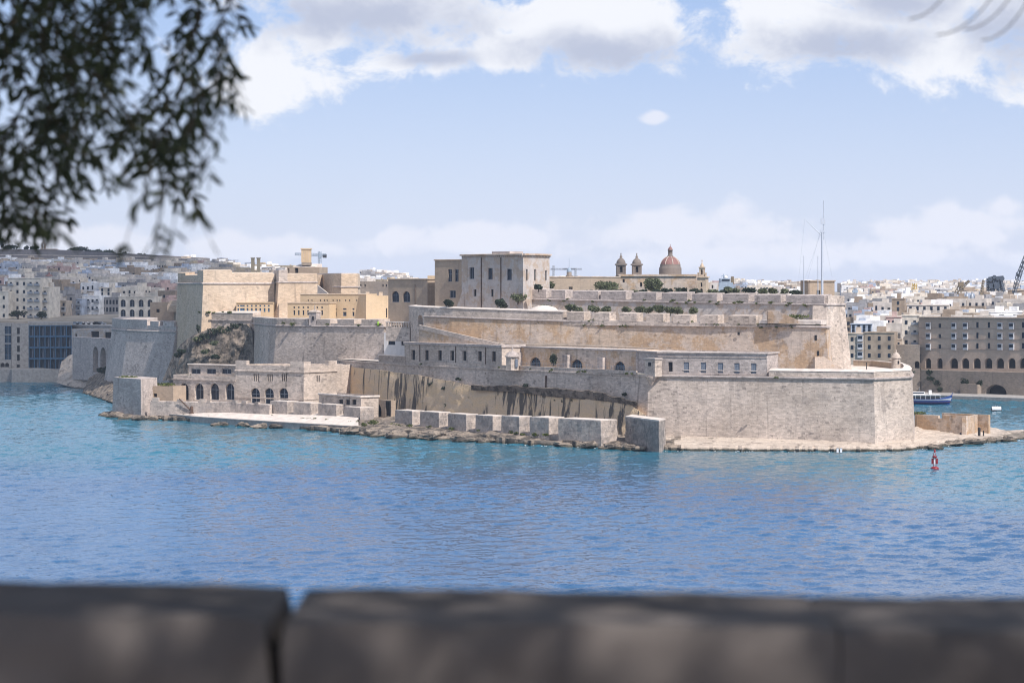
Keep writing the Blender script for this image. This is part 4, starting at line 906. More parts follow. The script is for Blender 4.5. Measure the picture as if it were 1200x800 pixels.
# ------------------------------------------------------------------ main house and its neighbours
def main_house():
    A, B, C_ = xy(541, 840), xy(613, 815), xy(644, 832); d, n, L_ = frame2(A, B); z1 = zp(297.5, 826)
    t = thing('main_house', 'large square stone house with bracketed cornice on the fort summit', 'building', (A.x, A.y, 36))
    hs = [hole(A, B, 550, 555.6, 313.2, 327, 'rect', 'win'), hole(A, B, 571.7, 577.2, 314, 327.5, 'rect', 'win'), hole(A, B, 594, 599.6, 315, 328.3, 'rect', 'win'), hole(A, B, 555, 558.2, 339, 347, 'rect', 'dark'), hole(A, B, 575.2, 578.2, 339, 347.6, 'rect', 'dark')]
    h2 = [hole(B, C_, 616.3, 618.6, 315.3, 329, 'rect', 'dark'), hole(B, C_, 626, 628.4, 315.5, 329, 'rect', 'dark'), hole(B, C_, 638.8, 641, 317, 328.6, 'rect', 'dark')]
    Bk = C_ + (A - B) * 1.0
    block(t, [A, B, C_, Bk], 34, z1, {0: hs, 1: h2}, S_HOUSE, .5, parapet=.5, frame=M_SHUT, cornice=dict(edges=[0, 1], out=.75, h=.55, mat=S_TAN, brackets=1.1))
    for px in (564.3, 587.2):
        s = spx(A, B, px); m = MB(); m.obox(A, d, s - .12, s + .12, .004, .25, 36, z1 - 1.2); m.build('drainpipe', M_RUST, t)
    m = MB(); k = [(A + d * s + n * o_) for s, o_ in ((-4.5, .2), (2.0, .2), (2.0, -.5), (-4.5, -.5))]; z0 = 36.0
    m.add([(p.x, p.y, z0) for p in k] + [((A + d * 1.2 + n * o_).x, (A + d * 1.2 + n * o_).y, 46.5) for o_ in (.2, -.5)], [(0, 1, 4), (3, 5, 2), (0, 4, 5, 3), (1, 2, 5, 4)]); m.build('raking_buttress', S_HOUSE, t)
    E, G = A + (Bk - A) * .3 + d * 12, A + (Bk - A) * .3 + d * 22; m = MB(); m.obox(E, d, 0, 9.5, -6, 0, z1 - .5, z1 + .9); m.build('roof_house', S_GREY, t)
    # left wing
    A2, B2 = xy(509.5, 850), xy(541.5, 841); d, n, L_ = frame2(A2, B2)
    t = thing('left_wing', 'lower tan wing with three windows left of the main house', 'building', (A2.x, A2.y, 36))
    hs = [hole(A2, B2, 525, 529.6, 315.6, 330, 'rect', 'win'), hole(A2, B2, 533, 537.3, 315.6, 330, 'rect', 'win'), hole(A2, B2, 527, 534, 340.3, 349, 'rect', 'win')]
    block(t, [A2, B2, B2 - n * 14, A2 - n * 14], 34, zp(304, 846), {0: hs}, S_BROWN, .4, frame=M_SHUT, cornice=dict(edges=[0, 3], out=.3, h=.4, mat=S_BROWN))
    # house with two arched windows
    A, B = xy(455, 872), xy(501, 858); d, n, L_ = frame2(A, B)
    t = thing('arched_window_house', 'square brown house with two arched dark blue windows', 'building', (A.x, A.y, 30))
    hs = [hole(A, B, 459, 467.6, 341, 354, 'arch', 'win'), hole(A, B, 472, 480.6, 341.3, 354, 'arch', 'win')]
    block(t, [A, B, B - n * 13, A - n * 13], 28, zp(326.5, 865), {0: hs}, S_BROWN, .5, frame=M_SHUT, cornice=dict(edges=[0, 1], out=.3, h=.35, mat=S_BROWN))
    s = spx(A, B, 486.4); m = MB(); m.obox(A, d, s, s + .15, .004, .15, 36, 47.5); m.build('drainpipe', M_RUST, t)
    # sunlit wall strip behind
    A, B = xy(501, 905), xy(512, 905); d, n, L_ = frame2(A, B); t = thing('inner_gable', 'narrow sunlit ochre gable seen between two houses', 'building', (A.x, A.y, 33))
    block(t, [A, B, B - n * 8, A - n * 8], 30, zp(323, 905), {0: [hole(A, B, 503.5, 505, 330, 336, 'rect', 'dark')]}, S_YEL, .4)
    # balustrade right of the big wall
    A, B = xy(452, 836), xy(480, 831); d, n, L_ = frame2(A, B); t = thing('stone_balustrade', 'short pale balustrade left of the arched rampart end', 'balustrade', (A.x, A.y, 30))
    m = MB(); m.obox(A, d, 0, L_, -1.2, 0, 28, zp(383, 834)); m.build('base', S_PINK, t); m = MB(); m.obox(A, d, 0, L_, -.5, .05, zp(378, 834), zp(376.5, 834)); m.build('coping', S_TOP, t)
    j = .2
    while j < L_ - .4: m = MB(); m.obox(A, d, j, j + .4, -.4, 0, zp(383, 834) + .003, zp(378, 834) - .003); m.build('baluster', S_PINK, t); j += 1.0
main_house()

# ------------------------------------------------------------------ left ramparts
def left_ramparts():
    # big shaded wall D
    p_ = path((296, 947), (318, 903), (324, 896), (450, 857), (455, 866)); dz = [32, 32, 32, 32.2, 32.2]
    t = thing('great_rampart', 'tall shaded grey rampart above the arcaded buildings with four merlons and a turret', 'wall', (p_[2].x, p_[2].y, 5))
    m = MB(); m.sweep(p_, [(2.5, -28), (0, 0), (-4, 0), (-4, -28)], dz); m.build('masonry', S_PINK, t)
    m = MB(); m.sweep(p_, [(.02, .004), (.4, .05), (.45, .3), (.3, .55), (.02, .6), (-1, .6), (-1, .004)], dz); m.build('cordon', S_GREY, t)
    A, B = p_[2], p_[3]
    m = MB(); m.sweep([p_[0], p_[1], A, xy(333, 893)], [(-.1, .61), (-.1, 2.9), (-2, 3.2), (-2, .61)], [32] * 4); m.build('parapet', S_PINK, t)
    for x0, x1 in ((331, 361), (371, 387), (395.5, 415), (423.5, 444)): merlons(t, A, B, 32.6, 35.2, [(x0, x1)], 5.5, S_PINK, .3)
    d, n, L_ = frame2(A, B); m = MB(); m.obox(A, d, .5, L_ - .5, -4, -.1, 32.61, 33.5, .1); m.build('sill_wall', S_PINK, t)
    c = A + d * spx(A, B, 366) - n * 1.2; s = thing('sentry_turret', 'small square sentry turret between merlons of the great rampart', 'turret', (c.x, c.y, 32))
    m = MB(); m.lathe((c.x, c.y, 32.6), [(2.2, 0), (2.2, 4.6)], 4, False, .3); m.build('body', S_GREY, s)
    m = MB(); m.lathe((c.x, c.y, 37.21), [(2.5, 0), (2.5, .4), (1.3, .9), (.3, 1.1), (.2, 2.6), (.05, 2.8)], 4, False, .3); m.build('cap', S_PINK, s)
    for q in (-.75, .75): m = MB(); e = c + d * q; m.obox(e, d, -.3, .3, 1.3, 1.75, 34.6, 35.9); m.build('loophole', M_DARK, s)
    fl = MB(); fl.poly([(p.x, p.y + 3, 33.0) for p in p_[:4]] + [(p.x, p.y, 33.0) for p in path((500, 862), (500, 960), (300, 1010))]); tagp(fl.build('rampart_terrace', S_TOP), kind='structure', label='terrace on top of the great rampart')
    # wall C above the crag
    q = path((232, 962), (262, 955), (296, 947)); z = [33.2, 33.2, 33.2]
    t = thing('crag_wall', 'shaded wall with pale ledge above the rocky crag', 'wall', (q[1].x, q[1].y, 20)); m = MB(); m.sweep(q, [(1.5, -24), (0, 0), (-4, 0), (-4, -24)], z); m.build('masonry', S_PINK, t)
    m = MB(); m.sweep(q, [(.02, .004), (.35, .05), (.35, .4), (.02, .45), (-1, .45), (-1, .004)], z); m.build('cordon', S_GREY, t)
    m = MB(); m.sweep(q, [(-.1, .46), (-.1, 3.0), (-5, 3.7), (-5, .46)], z); m.build('parapet', S_PINK, t)
    m = MB(); m.sweep(q, [(0, 3.01), (0, 3.25), (-5.2, 3.95), (-5.2, 3.71)], z); m.build('parapet_top', S_TOP, t)
    # the crag
    rockface('rocky_crag', [P(202, 418, 969), P(212, 403, 962), P(226, 393, 953), P(243, 387, 950), (P(268, 384, 948)), P(288, 380, 944), P(296, 386, 940)], [P(190, 446, 966), P(205, 445, 953), P(220, 445, 945), P(240, 446, 941), P(262, 446, 945), P(285, 446, 939), P(298, 446, 934)], 80, 34, 3.0, R_CLIFF, 10, 'structure', 'dark rocky crag with scrub below the wall', None, .11)
    for i, (px, py, w) in enumerate([(232, 397, 2.4), (241, 394, 3), (251, 389, 3.2), (259, 387, 3.4), (268, 387, 3.6), (276, 383, 3), (285, 388, 2.6), (292, 393, 2.4), (213, 412, 2), (240, 412, 2), (252, 418, 2.2), (208, 416, 1.8), (250, 402, 2)]):
        c = P(px, py, 948 if i < 8 else 940); t = thing('crag_scrub', 'dark green scrub bush clinging to the rocky crag', 'bush', c, 'scrub bushes on the crag'); m = MB(); leafball(m, c, w * .95, w * .8, w * .55, 360, .42); tagp(m.build('leaves', G_DARK if i % 3 else G_BUSH, t), kind='stuff'); m = MB(); m.tube(c + Vector((0, 2.5, -1)), c, .12, .06, 5); m.build('stem', M_BARK, t)
    c = P(232.5, 391, 955); tree('cypress', 'small dark cypress on the left edge of the crag', c, .9, 2.2, 4.2, G_DARK, 260, .3)
    # tower B
    p_ = path((206, 1000), (208, 990), (238, 958), (321.5, 968)); z = zp(333, 965)
    t = thing('tall_bastion', 'tall battered bastion with a shaded left face and a sunlit cream right face', 'bastion', (p_[2].x, p_[2].y, 8))
    m = MB(); m.sweep(p_[1:], [(2.4, -42), (0, 0), (-5, 0), (-5, -42)], [z] * 3); m.build('masonry', S_CREAM, t)
    m = MB(); m.sweep(p_[1:], [(.02, .004), (.4, .05), (.45, .35), (.3, .6), (.02, .65), (-1, .65), (-1, .004)], [z] * 3); m.build('cordon', S_GREY, t)
    m = MB(); m.sweep([p_[1], xy(214, 986), xy(217, 982.5)], [(-.1, .66), (-.1, 4.6), (-4, 5.0), (-4, .66)], [z] * 3); m.build('parapet_merlon', S_CREAM, t)
    m = MB(); m.sweep([xy(217, 982.5), xy(232, 965)], [(-.1, .66), (-.1, 3.6), (-4, 4.2), (-4, .66)], [z] * 2); m.build('parapet_sill', S_CREAM, t)
    m = MB(); m.sweep([xy(231, 965.5), p_[2], xy(272, 962)], [(-.1, .66), (-.1, 5.5), (-4, 5.9), (-4, .66)], [z] * 3, .1); m.build('high_parapet', S_CREAM, t)
    m = MB(); m.sweep([xy(272, 962.2), p_[3]], [(-.1, .66), (-.1, 4.2), (-4, 4.8), (-4, .66)], [z] * 2); m.build('low_parapet', S_CREAM, t)
    fl = MB(); fl.poly([(p.x, p.y, z + 2.0) for p in [p_[1] + Vector((1, 4)), p_[2] + Vector((0, 4)), p_[3] + Vector((0, 4)), xy(322, 1040), xy(215, 1040)]]); tagp(fl.build('bastion_top', S_TOP), kind='structure', label='flat top of the tall bastion')
    # cream house before the lit face
    A, B = xy(277, 957), xy(320, 957); d, n, L_ = frame2(A, B); t = thing('blue_window_gallery', 'low cream gallery with two rows of small blue windows before the tall bastion', 'building', (A.x, A.y, 34))
    hs = [hole(A, B, x, x + w, 357.3, 359.3) for x, w in ((278.2, 2), (281.2, 5.5), (289, 2), (294, 2), (299, 2), (304, 2), (309, 2), (314, 2))] + [hole(A, B, x, x + w, 361, 365.5) for x, w in ((278.2, 2), (281.2, 5.5), (289, 2), (294, 2), (299, 2), (304, 2), (309, 2), (314, 2))]
    block(t, [A, B, B - n * 7, A - n * 7], 33, zp(354, 962), {0: hs}, S_YEL, .25, parapet=.2, frame=M_SHUT, glass=M_BLUE, cornice=dict(edges=[0], out=.4, h=.3, mat=S_YEL))
    # lower left bastion A
    p_ = path((131, 1050), (150, 1019), (178, 1002), (206, 986)); z = zp(388.5, 1010)
    t = thing('lower_left_bastion', 'lower shaded bastion with crenels left of the tall bastion', 'bastion', (p_[1].x, p_[1].y, 6))
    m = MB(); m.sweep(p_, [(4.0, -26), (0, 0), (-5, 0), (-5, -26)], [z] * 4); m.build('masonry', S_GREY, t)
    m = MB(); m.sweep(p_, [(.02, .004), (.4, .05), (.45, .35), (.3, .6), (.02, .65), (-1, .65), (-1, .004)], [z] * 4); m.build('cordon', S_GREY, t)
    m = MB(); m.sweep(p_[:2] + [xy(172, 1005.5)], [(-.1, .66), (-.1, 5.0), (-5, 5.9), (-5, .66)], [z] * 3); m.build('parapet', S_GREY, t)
    m = MB(); m.sweep([xy(172, 1005.8), p_[3]], [(-.1, .66), (-.1, 2.6), (-5, 2.9), (-5, .66)], [z] * 2); m.build('sill_wall', S_GREY, t)
    for a, b in ((176, 186), (191, 204)): merlons(t, p_[2], p_[3], z + 2.4, z + 4.8, [(a, b)], 5, S_GREY, .3)
    fl = MB(); fl.poly([(p.x, p.y + 4, z + 2.4) for p in p_] + [(xy(206, 1060).x, 1060, z + 2.4), (xy(138, 1080).x, 1080, z + 2.4)]); tagp(fl.build('left_bastion_top', S_TOP), kind='structure', label='flat top of the lower left bastion')
    # brown scaffolded house on it
    A, B = xy(176, 1035), xy(204, 1030); d, n, L_ = frame2(A, B); t = thing('rooftop_house', 'brown house with pale sloping roof behind the lower left bastion', 'building', (A.x, A.y, 30)); block(t, [A, B, B - n * 10, A - n * 10], 28, zp(354, 1032), {0: [hole(A, B, 183, 187, 362, 366, 'rect', 'dark')]}, S_BROWN, .4)
    C1, C2 = xy(196, 1024), xy(207, 1024); m = MB(); m.obox(C1, Vector((1, 0)), 0, C2.x - C1.x, -8, 0, 36, zp(352, 1024), 2.2); m.build('gable', S_CREAM, t)
    # spur E: narrow corner bastion
    p_ = path((320.5, 976), (326.5, 961), (372, 965)); z = zp(331.5, 961)
    t = thing('spur_bastion', 'narrow spur bastion with a dark left edge and sunlit right face', 'bastion', (p_[1].x, p_[1].y, 33))
    m = MB(); m.sweep(p_, [(1.2, -16), (0, 0), (-5, 0), (-5, -16)], [z] * 3); m.build('masonry', S_CREAM, t)
    m = MB(); m.sweep(p_, [(.02, .004), (.35, .05), (.4, .3), (.3, .5), (.02, .55), (-1, .55), (-1, .004)], [z] * 3); m.build('cordon', S_GREY, t)
    m = MB(); m.sweep([p_[0], p_[1], xy(337, 962)], [(-.05, .56), (-.05, 5.0), (-3, 5.2), (-3, .56)], [z] * 3); m.build('parapet', S_PINK, t)
    m = MB(); m.sweep([xy(337, 962.2), p_[2]], [(-.1, .56), (-.1, 3.6), (-3, 3.9), (-3, .56)], [z] * 2); m.build('low_parapet', S_CREAM, t)
    m = MB(); a = xy(316, 964); b = xy(327, 959); m.add([(a.x, a.y, 33), (b.x, b.y - 1, 33), (b.x, b.y - .2, 40), (a.x + 1, a.y + 3, 33), (b.x, b.y + 3, 33)], [(0, 1, 2), (0, 2, 3), (1, 4, 2)]); m.build('flared_foot', S_PINK, t)
    # F ochre range
    A, B = xy(352, 935), xy(429, 925); d, n, L_ = frame2(A, B); t = thing('ochre_range', 'long ochre range with a row of small square windows above the great rampart', 'building', (A.x, A.y, 34))
    hs = [hole(A, B, 320 + x / 7.27 - .6, 320 + x / 7.27 + .8, 351, 353) for x in (298, 330, 402, 436, 459, 510, 544, 567, 617, 651, 712, 738)]
    hs += [hole(A, B, 320 + x / 7.27 - w, 320 + x / 7.27 + w, a, b) for x, w in ((532, 1.2), (610, 2.1), (684, 1.2)) for a, b in ((361.2, 363.2), (365.3, 370.4))]
    block(t, [A, B, B - n * 10, A - n * 10], 32, zp(344.2, 930), {0: hs}, S_YEL, .3, parapet=.3, frame=M_SHUT, glass=M_GLASS, cornice=dict(edges=[0], out=.25, h=.25, mat=S_CREAM))
    A, B = xy(337, 928), xy(386, 922); d, n, L_ = frame2(A, B); t = thing('ochre_annex', 'lower cream annex with paired tall windows in front of the ochre range', 'building', (A.x, A.y, 34))
    hs = [hole(A, B, 320 + x / 7.27 - 1, 320 + x / 7.27 + 1, a, b) for x in (180, 218, 258, 297, 377, 417) for a, b in ((359.2, 361.2), (363.5, 369.2))]
    block(t, [A, B, B - n * 6, A - n * 6], 32, zp(354.3, 925), {0: hs}, S_YEL, .3, parapet=.2, frame=M_SHUT, cornice=dict(edges=[0, 1], out=.3, h=.3, mat=S_CREAM))
    A, B = xy(429, 921), xy(455, 926); d, n, L_ = frame2(A, B); t = thing('ochre_wall', 'plain ochre wall with stubby chimneys left of the arched window house', 'building', (A.x, A.y, 34))
    block(t, [A, B, B - n * 8, A - n * 8], 32, zp(346.5, 923), {0: [hole(A, B, 452.3, 453.8, 361, 372, 'rect', 'dark')]}, S_YEL, .4, parapet=.3)
    for a in (428.5, 444): c = xy(a, 927); m = MB(); m.box(c.x, c.x + 1.4, c.y, c.y + 1.5, 41, zp(342, 927)); m.build('chimney', S_CREAM, t)
    # wall stepping above (keep), H drum and G with the block tower
    A, B = xy(337, 984), xy(373, 980); d, n, L_ = frame2(A, B); t = thing('keep_wall', 'sunlit upper keep wall with a sloping stair at its right end', 'wall', (A.x, A.y, 36))
    block(t, [A, B, B - n * 12, A - n * 12], 34, zp(321.5, 960), None, S_CREAM, .4, parapet=.4)
    m = MB(); m.obox(A, d, 0, L_, .004, .3, zp(337.5, 960), zp(336.5, 960)); m.build('string_course', S_CREAM, t)
    a, b = P(372, 334, 950), P(384, 343.5, 944); m = MB(); m.add([a, b, b + Vector((0, 4, 0)), a + Vector((0, 4, 0)), a - Vector((0, 0, 8)), b - Vector((0, 0, 5)), b + Vector((0, 4, -5)), a + Vector((0, 4, -8))], [(0, 1, 2, 3), (0, 4, 5, 1), (1, 5, 6, 2), (0, 3, 7, 4)]); m.build('stair_ramp', S_TOP, t)
    p_ = path((371, 995), (391, 962), (400, 958), (419, 960), (421.5, 972), (418, 990)); t = thing('drum_bastion', 'tan rounded bastion with a shaded left side behind the ochre range', 'bastion', (p_[1].x, p_[1].y, 38)); z = zp(337, 960)
    m = MB(); m.prism(p_, 34, zp(321, 960), .8); m.build('masonry', S_CREAM, t); m = MB(); m.sweep(p_[1:5], [(.25, z), (.6, z + .1), (.6, z + .5), (.2, z + .6), (-1, z + .6), (-1, z)]); m.build('cordon', S_GREY, t)
    m = MB(); m.prism([p + (Vector((p_[2].x, p_[2].y + 10)) - p) * .03 for p in p_], zp(321, 960) + .004, zp(320, 960)); m.build('top_slab', S_TOP, t)
    t = thing('keep_house', 'flat tan keep house carrying the block tower', 'building', (xy(337, 1000).x, 1000, 40)); A, B = xy(336, 1002), xy(374, 998); d, n, L_ = frame2(A, B)
    block(t, [A, B, B - n * 10, A - n * 10], 40, zp(313, 1000), {0: [hole(A, B, 337.6, 339, 314.5, 320, 'rect', 'dark'), hole(A, B, 345.5, 349.5, 314, 320, 'rect', 'dark')]}, S_BROWN, .5, parapet=.2)
    m = MB(); m.obox(A, d, L_ * .18, L_ * .85, -9, -1, zp(313, 1000), zp(309, 1000), 1.2); m.build('hip_roof', S_TOP, t)
    c = xy(359, 1003); t = thing('block_tower', 'plain upright stone block tower on the keep house roof', 'tower', (c.x, c.y, zp(310, 1003))); w = 6.1 * 1003 / F
    m = MB(); m.box(c.x - w * .85, c.x + w * .95, c.y - w, c.y + w, zp(311, 1003), zp(307.5, 1003)); m.build('plinth', S_OLD, t)
    m = MB(); m.box(c.x - w * .9, c.x + w * .9, c.y - w * .9, c.y + w * .9, zp(307.5, 1003) + .004, zp(292.5, 1003)); m.build('shaft', S_YEL, t)
    for k in (-.45, 0, .45): m = MB(); m.box(c.x + k * w - .12, c.x + k * w + .12, c.y - w * .9 - .14, c.y - w * .9 - .003, zp(306.5, 1003), zp(294, 1003)); m.build('rib', S_CREAM, t)
    m = MB(); m.box(c.x - w * 1.03, c.x + w * 1.03, c.y - w * 1.03, c.y + w * 1.03, zp(292.5, 1003) + .004, zp(291, 1003)); m.build('cap', S_YEL, t)
    # twin pylons far behind
    for px in (296.3, 303): c = xy(px, 1120); t = thing('stone_pylon', f'{"left" if px < 300 else "right"} one of two ochre stone pylons behind the tall bastion', 'pylon', (c.x, c.y, 50), 'twin ochre pylons'); m = MB(); m.box(c.x - .75, c.x + .75, c.y - .75, c.y + .75, 40, zp(303, 1120)); m.build('shaft', S_YEL, t); m = MB(); m.box(c.x - .95, c.x + .95, c.y - .95, c.y + .95, zp(303, 1120) + .004, zp(301.8, 1120)); m.build('cap', S_CREAM, t)
left_ramparts()

# ------------------------------------------------------------------ terrace sentry box, low sea wall, right side bits
def right_terrace():
    c = xy(1050, 745); zb = 20.9; t = thing('round_sentry_box', 'round domed sentry box on the right end of the lower terrace', 'sentry box', (c.x, c.y, zb))
    m = MB(); m.lathe((c.x, c.y, zb), [(1.55, 0), (1.45, .4), (1.35, 3.9)], 14); m.build('body', S_PINK, t)
    m = MB(); m.lathe((c.x, c.y, zb + 3.9), [(1.65, .003), (1.65, .3), (1.3, .35), (1.15, 1.0), (.75, 1.5), (.25, 1.75), (.18, 2.0), (.3, 2.25), (.1, 2.6)], 14); m.build('dome', S_PINK, t)
    m = MB(); m.box(c.x + .35, c.x + .75, c.y - 1.5, c.y - 1.2, zb + 2.2, zb + 3.1); m.build('loophole', M_DARK, t)
    q = path((1000, 790), (1022, 786), (1046, 765)); t = thing('terrace_back_wall', 'low brown wall across the far side of the right terrace', 'low wall', (q[1].x, q[1].y, 21)); m = MB(); m.sweep(q, [(0, 20.8), (0, 22.6), (-.8, 22.6), (-.8, 20.8)]); m.build('masonry', S_BROWN, t); m = MB(); m.sweep(q, [(.1, 22.604), (.1, 22.85), (-.9, 22.85), (-.9, 22.604)]); m.build('coping', S_TOP, t)
    c = P(1015.5, 431, 742); t = thing('gun_post', 'thin dark post standing on the right terrace', 'post', c); m = MB(); m.tube(c - Vector((0, 0, .5)), c + Vector((0, 0, 1.4)), .16, .12, 6); m.build('shaft', M_BLACK, t); m = MB(); m.lathe(c + Vector((0, 0, 1.4)), [(.2, 0), (.2, .2), (.05, .3)], 6); m.build('cap', M_BLACK, t)
    # low rectangular wall on the rock point
    A, B = xy(1072, 757), xy(1132, 744); d, n, L_ = frame2(A, B); t = thing('point_blockwall', 'low tan walled platform on the rocky point right of the fort', 'wall', (A.x, A.y, 2)); s = spx(A, B, 1102)
    m = MB(); m.obox(A, d, 0, s - .9, -1.2, 0, .5, zp(486.5, 752)); m.obox(A, d, s + .9, L_, -1.2, 0, .5, zp(486.5, 748)); m.obox(A, d, s - .9, s + .9, -1.2, -.02, .5, zp(490, 750)); m.obox(B, Vector((d.x * .3 + .2, .95)).normalized(), 0, 17, -1.2, 0, .5, zp(488, 748)); m.obox(A, d, 0, L_ - 1.5, -16, -15, .5, zp(484, 766)); m.build('masonry', S_TAN, t)
    m = MB(); leafball(m, (A.x + 3, A.y + 12, zp(486, 752) - .4), 4, 4, .7, 200, .35); tagp(m.build('weeds', G_GRASS, t), kind='stuff')
    for px, py, h, lab in ((1147.5, 508, 1.9, 'stout black mooring post on the rocky point'), (1098, 506, 2.2, 'white and black marker post before the low walled platform'), (1152.5, 508, 1.0, 'thin stake beside the stout black post')):
        c = P(px, py, yw(py, 1.6)); t = thing('mooring_post', lab, 'post', c); r_ = .42 if px < 1148 and px > 1140 else .2; m = MB(); m.tube(c - Vector((0, 0, 1.2)), c + Vector((0, 0, h * .6)), r_, r_, 8); m.build('shaft', M_WOODW if px < 1100 else M_BLACK, t); m = MB(); m.tube(c + Vector((0, 0, h * .6 + .004)), c + Vector((0, 0, h)), r_ * 1.15, r_ * .9, 8); m.build('cap', M_BLACK, t)
    # two small white huts low by the shelf
    for px in (981.5, 985.5): c = P(px, 527.5, yw(527.5, .9)); t = thing('electric_box', f'{"left" if px < 983 else "right"} of two small white boxes on the pale rock shelf', 'box', c, 'small white boxes on the shelf'); m = MB(); m.box(c.x - .28, c.x + .28, c.y - .3, c.y + .3, c.z - .6, c.z + .55); m.build('body', M_WOODW, t); m = MB(); m.box(c.x - .34, c.x + .34, c.y - .36, c.y + .36, c.z + .553, c.z + .65); m.build('lid', M_STEEL, t)
right_terrace()
def buoy():
    c = P(1095.3, 549.5, yw(549.5)); s = c.y / F; t = thing('channel_buoy', 'red and white lattice channel buoy floating in front of the rocky point', 'buoy', (c.x, c.y, 0))
    m = MB(); m.lathe((c.x, c.y, -.3), [(.5, -.4), (1.05, 0), (1.1, .55), (.95, .8), (.45, 1.0)], 18); m.build('float', M_RED, t)
    m = MB(); [m.tube((c.x + .5 * math.cos(a), c.y + .5 * math.sin(a), .7), (c.x + .35 * math.cos(a), c.y + .35 * math.sin(a), 4.1), .05, None, 6) for a in (0.5, 2.07, 3.64, 5.2)]; m.build('cage', M_RED, t)
    for k in (-1, 1): m = MB(); m.box(c.x + k * .62 - .2, c.x + k * .62 + .2, c.y - .1, c.y + .1, 1.35, 2.8); m.build('side_panel', M_RED, t)
    m = MB(); m.box(c.x - .22, c.x + .22, c.y - .22, c.y + .22, 1.3, 2.85); m.build('battery_box', M_WOODW, t)
    m = MB(); m.lathe((c.x, c.y, 2.9), [(.32, 0), (.6, .12), (.6, .45), (.3, .55)], 14); m.build('collar', M_RED, t)
    m = MB(); m.lathe((c.x, c.y, 3.5), [(.14, 0), (.14, .75)], 10); m.build('lantern_post', M_WOODW, t)
    m = MB(); m.lathe((c.x, c.y, 4.25), [(.25, .003), (.25, .75), (.12, .85)], 12); m.build('topmark', M_RED, t)
    c = P(1167.5, 481.5, yw(481.5)); t = thing('mooring_float', 'pale barrel shaped mooring float in the creek on the right', 'buoy', (c.x, c.y, 0)); m = MB()
    m.tube((c.x - 1.7, c.y, .75), (c.x + 1.7, c.y, .75), 1.0, None, 14); m.build('barrel', M_WOODW, t); m = MB(); m.tube((c.x - 1.9, c.y, .15), (c.x + 1.9, c.y, .15), 1.0, None, 12); m.build('waterline_band', M_BLACK, t); m = MB(); m.tube((c.x - .4, c.y, 1.7), (c.x - .4, c.y, 2.3), .1, None, 6); m.tube((c.x + .4, c.y, 1.7), (c.x + .4, c.y, 2.1), .1, None, 6); m.build('ring', M_STEEL, t)
buoy()
def hull(mb, L_, W, H_, c, n=20, band=None, z0=0.0):
    rows = [(0.0, .45, -.3), (.25, .85, 0), (.6, 1.0, .4), (1.0, 1.06, 1.0)]; g = []
    for i in range(n + 1):
        u = i / n * 2 - 1; wid = max(.02, (1 - abs(u) ** 2.6)); sh = .38 * abs(u) ** 3 * (1.7 if u > 0 else 1)
        for v, k, _ in rows:
            z = v * H_ * (1 + sh); x = u * L_ / 2 * (.90 + .10 * v)
            for sgn in (-1,): g.append((x, wid * k * W / 2 * (.3 + .7 * min(1, v * 2 + .3)), z))
    R_ = len(rows); v0 = [Vector((c.x + a, c.y - b, c.z + z + z0)) for a, b, z in g]; v1 = [Vector((c.x + a, c.y + b, c.z + z + z0)) for a, b, z in g]
    fc = [(i * R_ + j, (i + 1) * R_ + j, (i + 1) * R_ + j + 1, i * R_ + j + 1) for i in range(n) for j in range(R_ - 1)]
    mb.add(v0, fc, True); mb.add(v1, [tuple(reversed(f)) for f in fc], True)
    k = len(v0); mb.add(v0 + v1, [(i * R_ + R_ - 1, (i + 1) * R_ + R_ - 1, k + (i + 1) * R_ + R_ - 1, k + i * R_ + R_ - 1) for i in range(n)] + [((i + 1) * R_, i * R_, k + i * R_, k + (i + 1) * R_) for i in range(n)])
def boat():
    Y = yw(473.5); c = P(1086, 473.5, Y); c.z = -.5; t = thing('passenger_boat', 'blue and white harbour passenger boat with a covered deck moored behind the fort corner', 'boat', (c.x, c.y, 0))
    m = MB(); hull(m, 20, 5, 2.6, c); m.build('hull', M_HULL, t)
    m = MB(); hull(m, 20.1, 5.12, .3, c + Vector((0, 0, 1.0))); m.build('red_band', M_RED, t); m = MB(); hull(m, 20.3, 5.2, 1.0, c + Vector((0, 0, 1.45))); m.build('white_band', M_WOODW, t)
    m = MB(); m.box(c.x - 9, c.x + 5.2, c.y - 2.2, c.y + 2.2, 3.7, 3.95); m.build('awning', S_WHITE, t)
    for k in range(8): m = MB(); x = c.x - 8.7 + k * 1.95; m.tube((x, c.y - 2.1, 1.8), (x, c.y - 2.1, 3.7), .07, None, 6); m.build('stanchion', M_WOODW, t)
    m = MB(); m.box(c.x - 8.8, c.x + 5.0, c.y - 1.6, c.y + 1.6, 1.9, 2.9); m.build('benches', M_BLACK, t)
    m = MB(); m.box(c.x - 6.5, c.x - 1.0, c.y - 1.5, c.y + 1.5, 3.954, 5.0); m.build('wheelhouse', S_WHITE, t); m = MB(); m.box(c.x - 6.2, c.x - 1.3, c.y - 1.53, c.y - 1.503, 4.3, 4.8); m.build('wheelhouse_window', M_GLASS, t)
    m = MB(); m.box(c.x + .8, c.x + 1.9, c.y - .6, c.y + .6, 3.954, 5.6); m.build('funnel', S_WHITE, t); m = MB(); m.tube((c.x - 3, c.y, 5.0), (c.x - 3, c.y, 6.6), .06, None, 6); m.build('mast', M_STEEL, t)
    m = MB(); m.tube((c.x + 9.7, c.y, 1.4), (c.x + 10.2, c.y, 4.6), .22, .12, 8); m.build('stem_post', M_HULL, t)
boat()

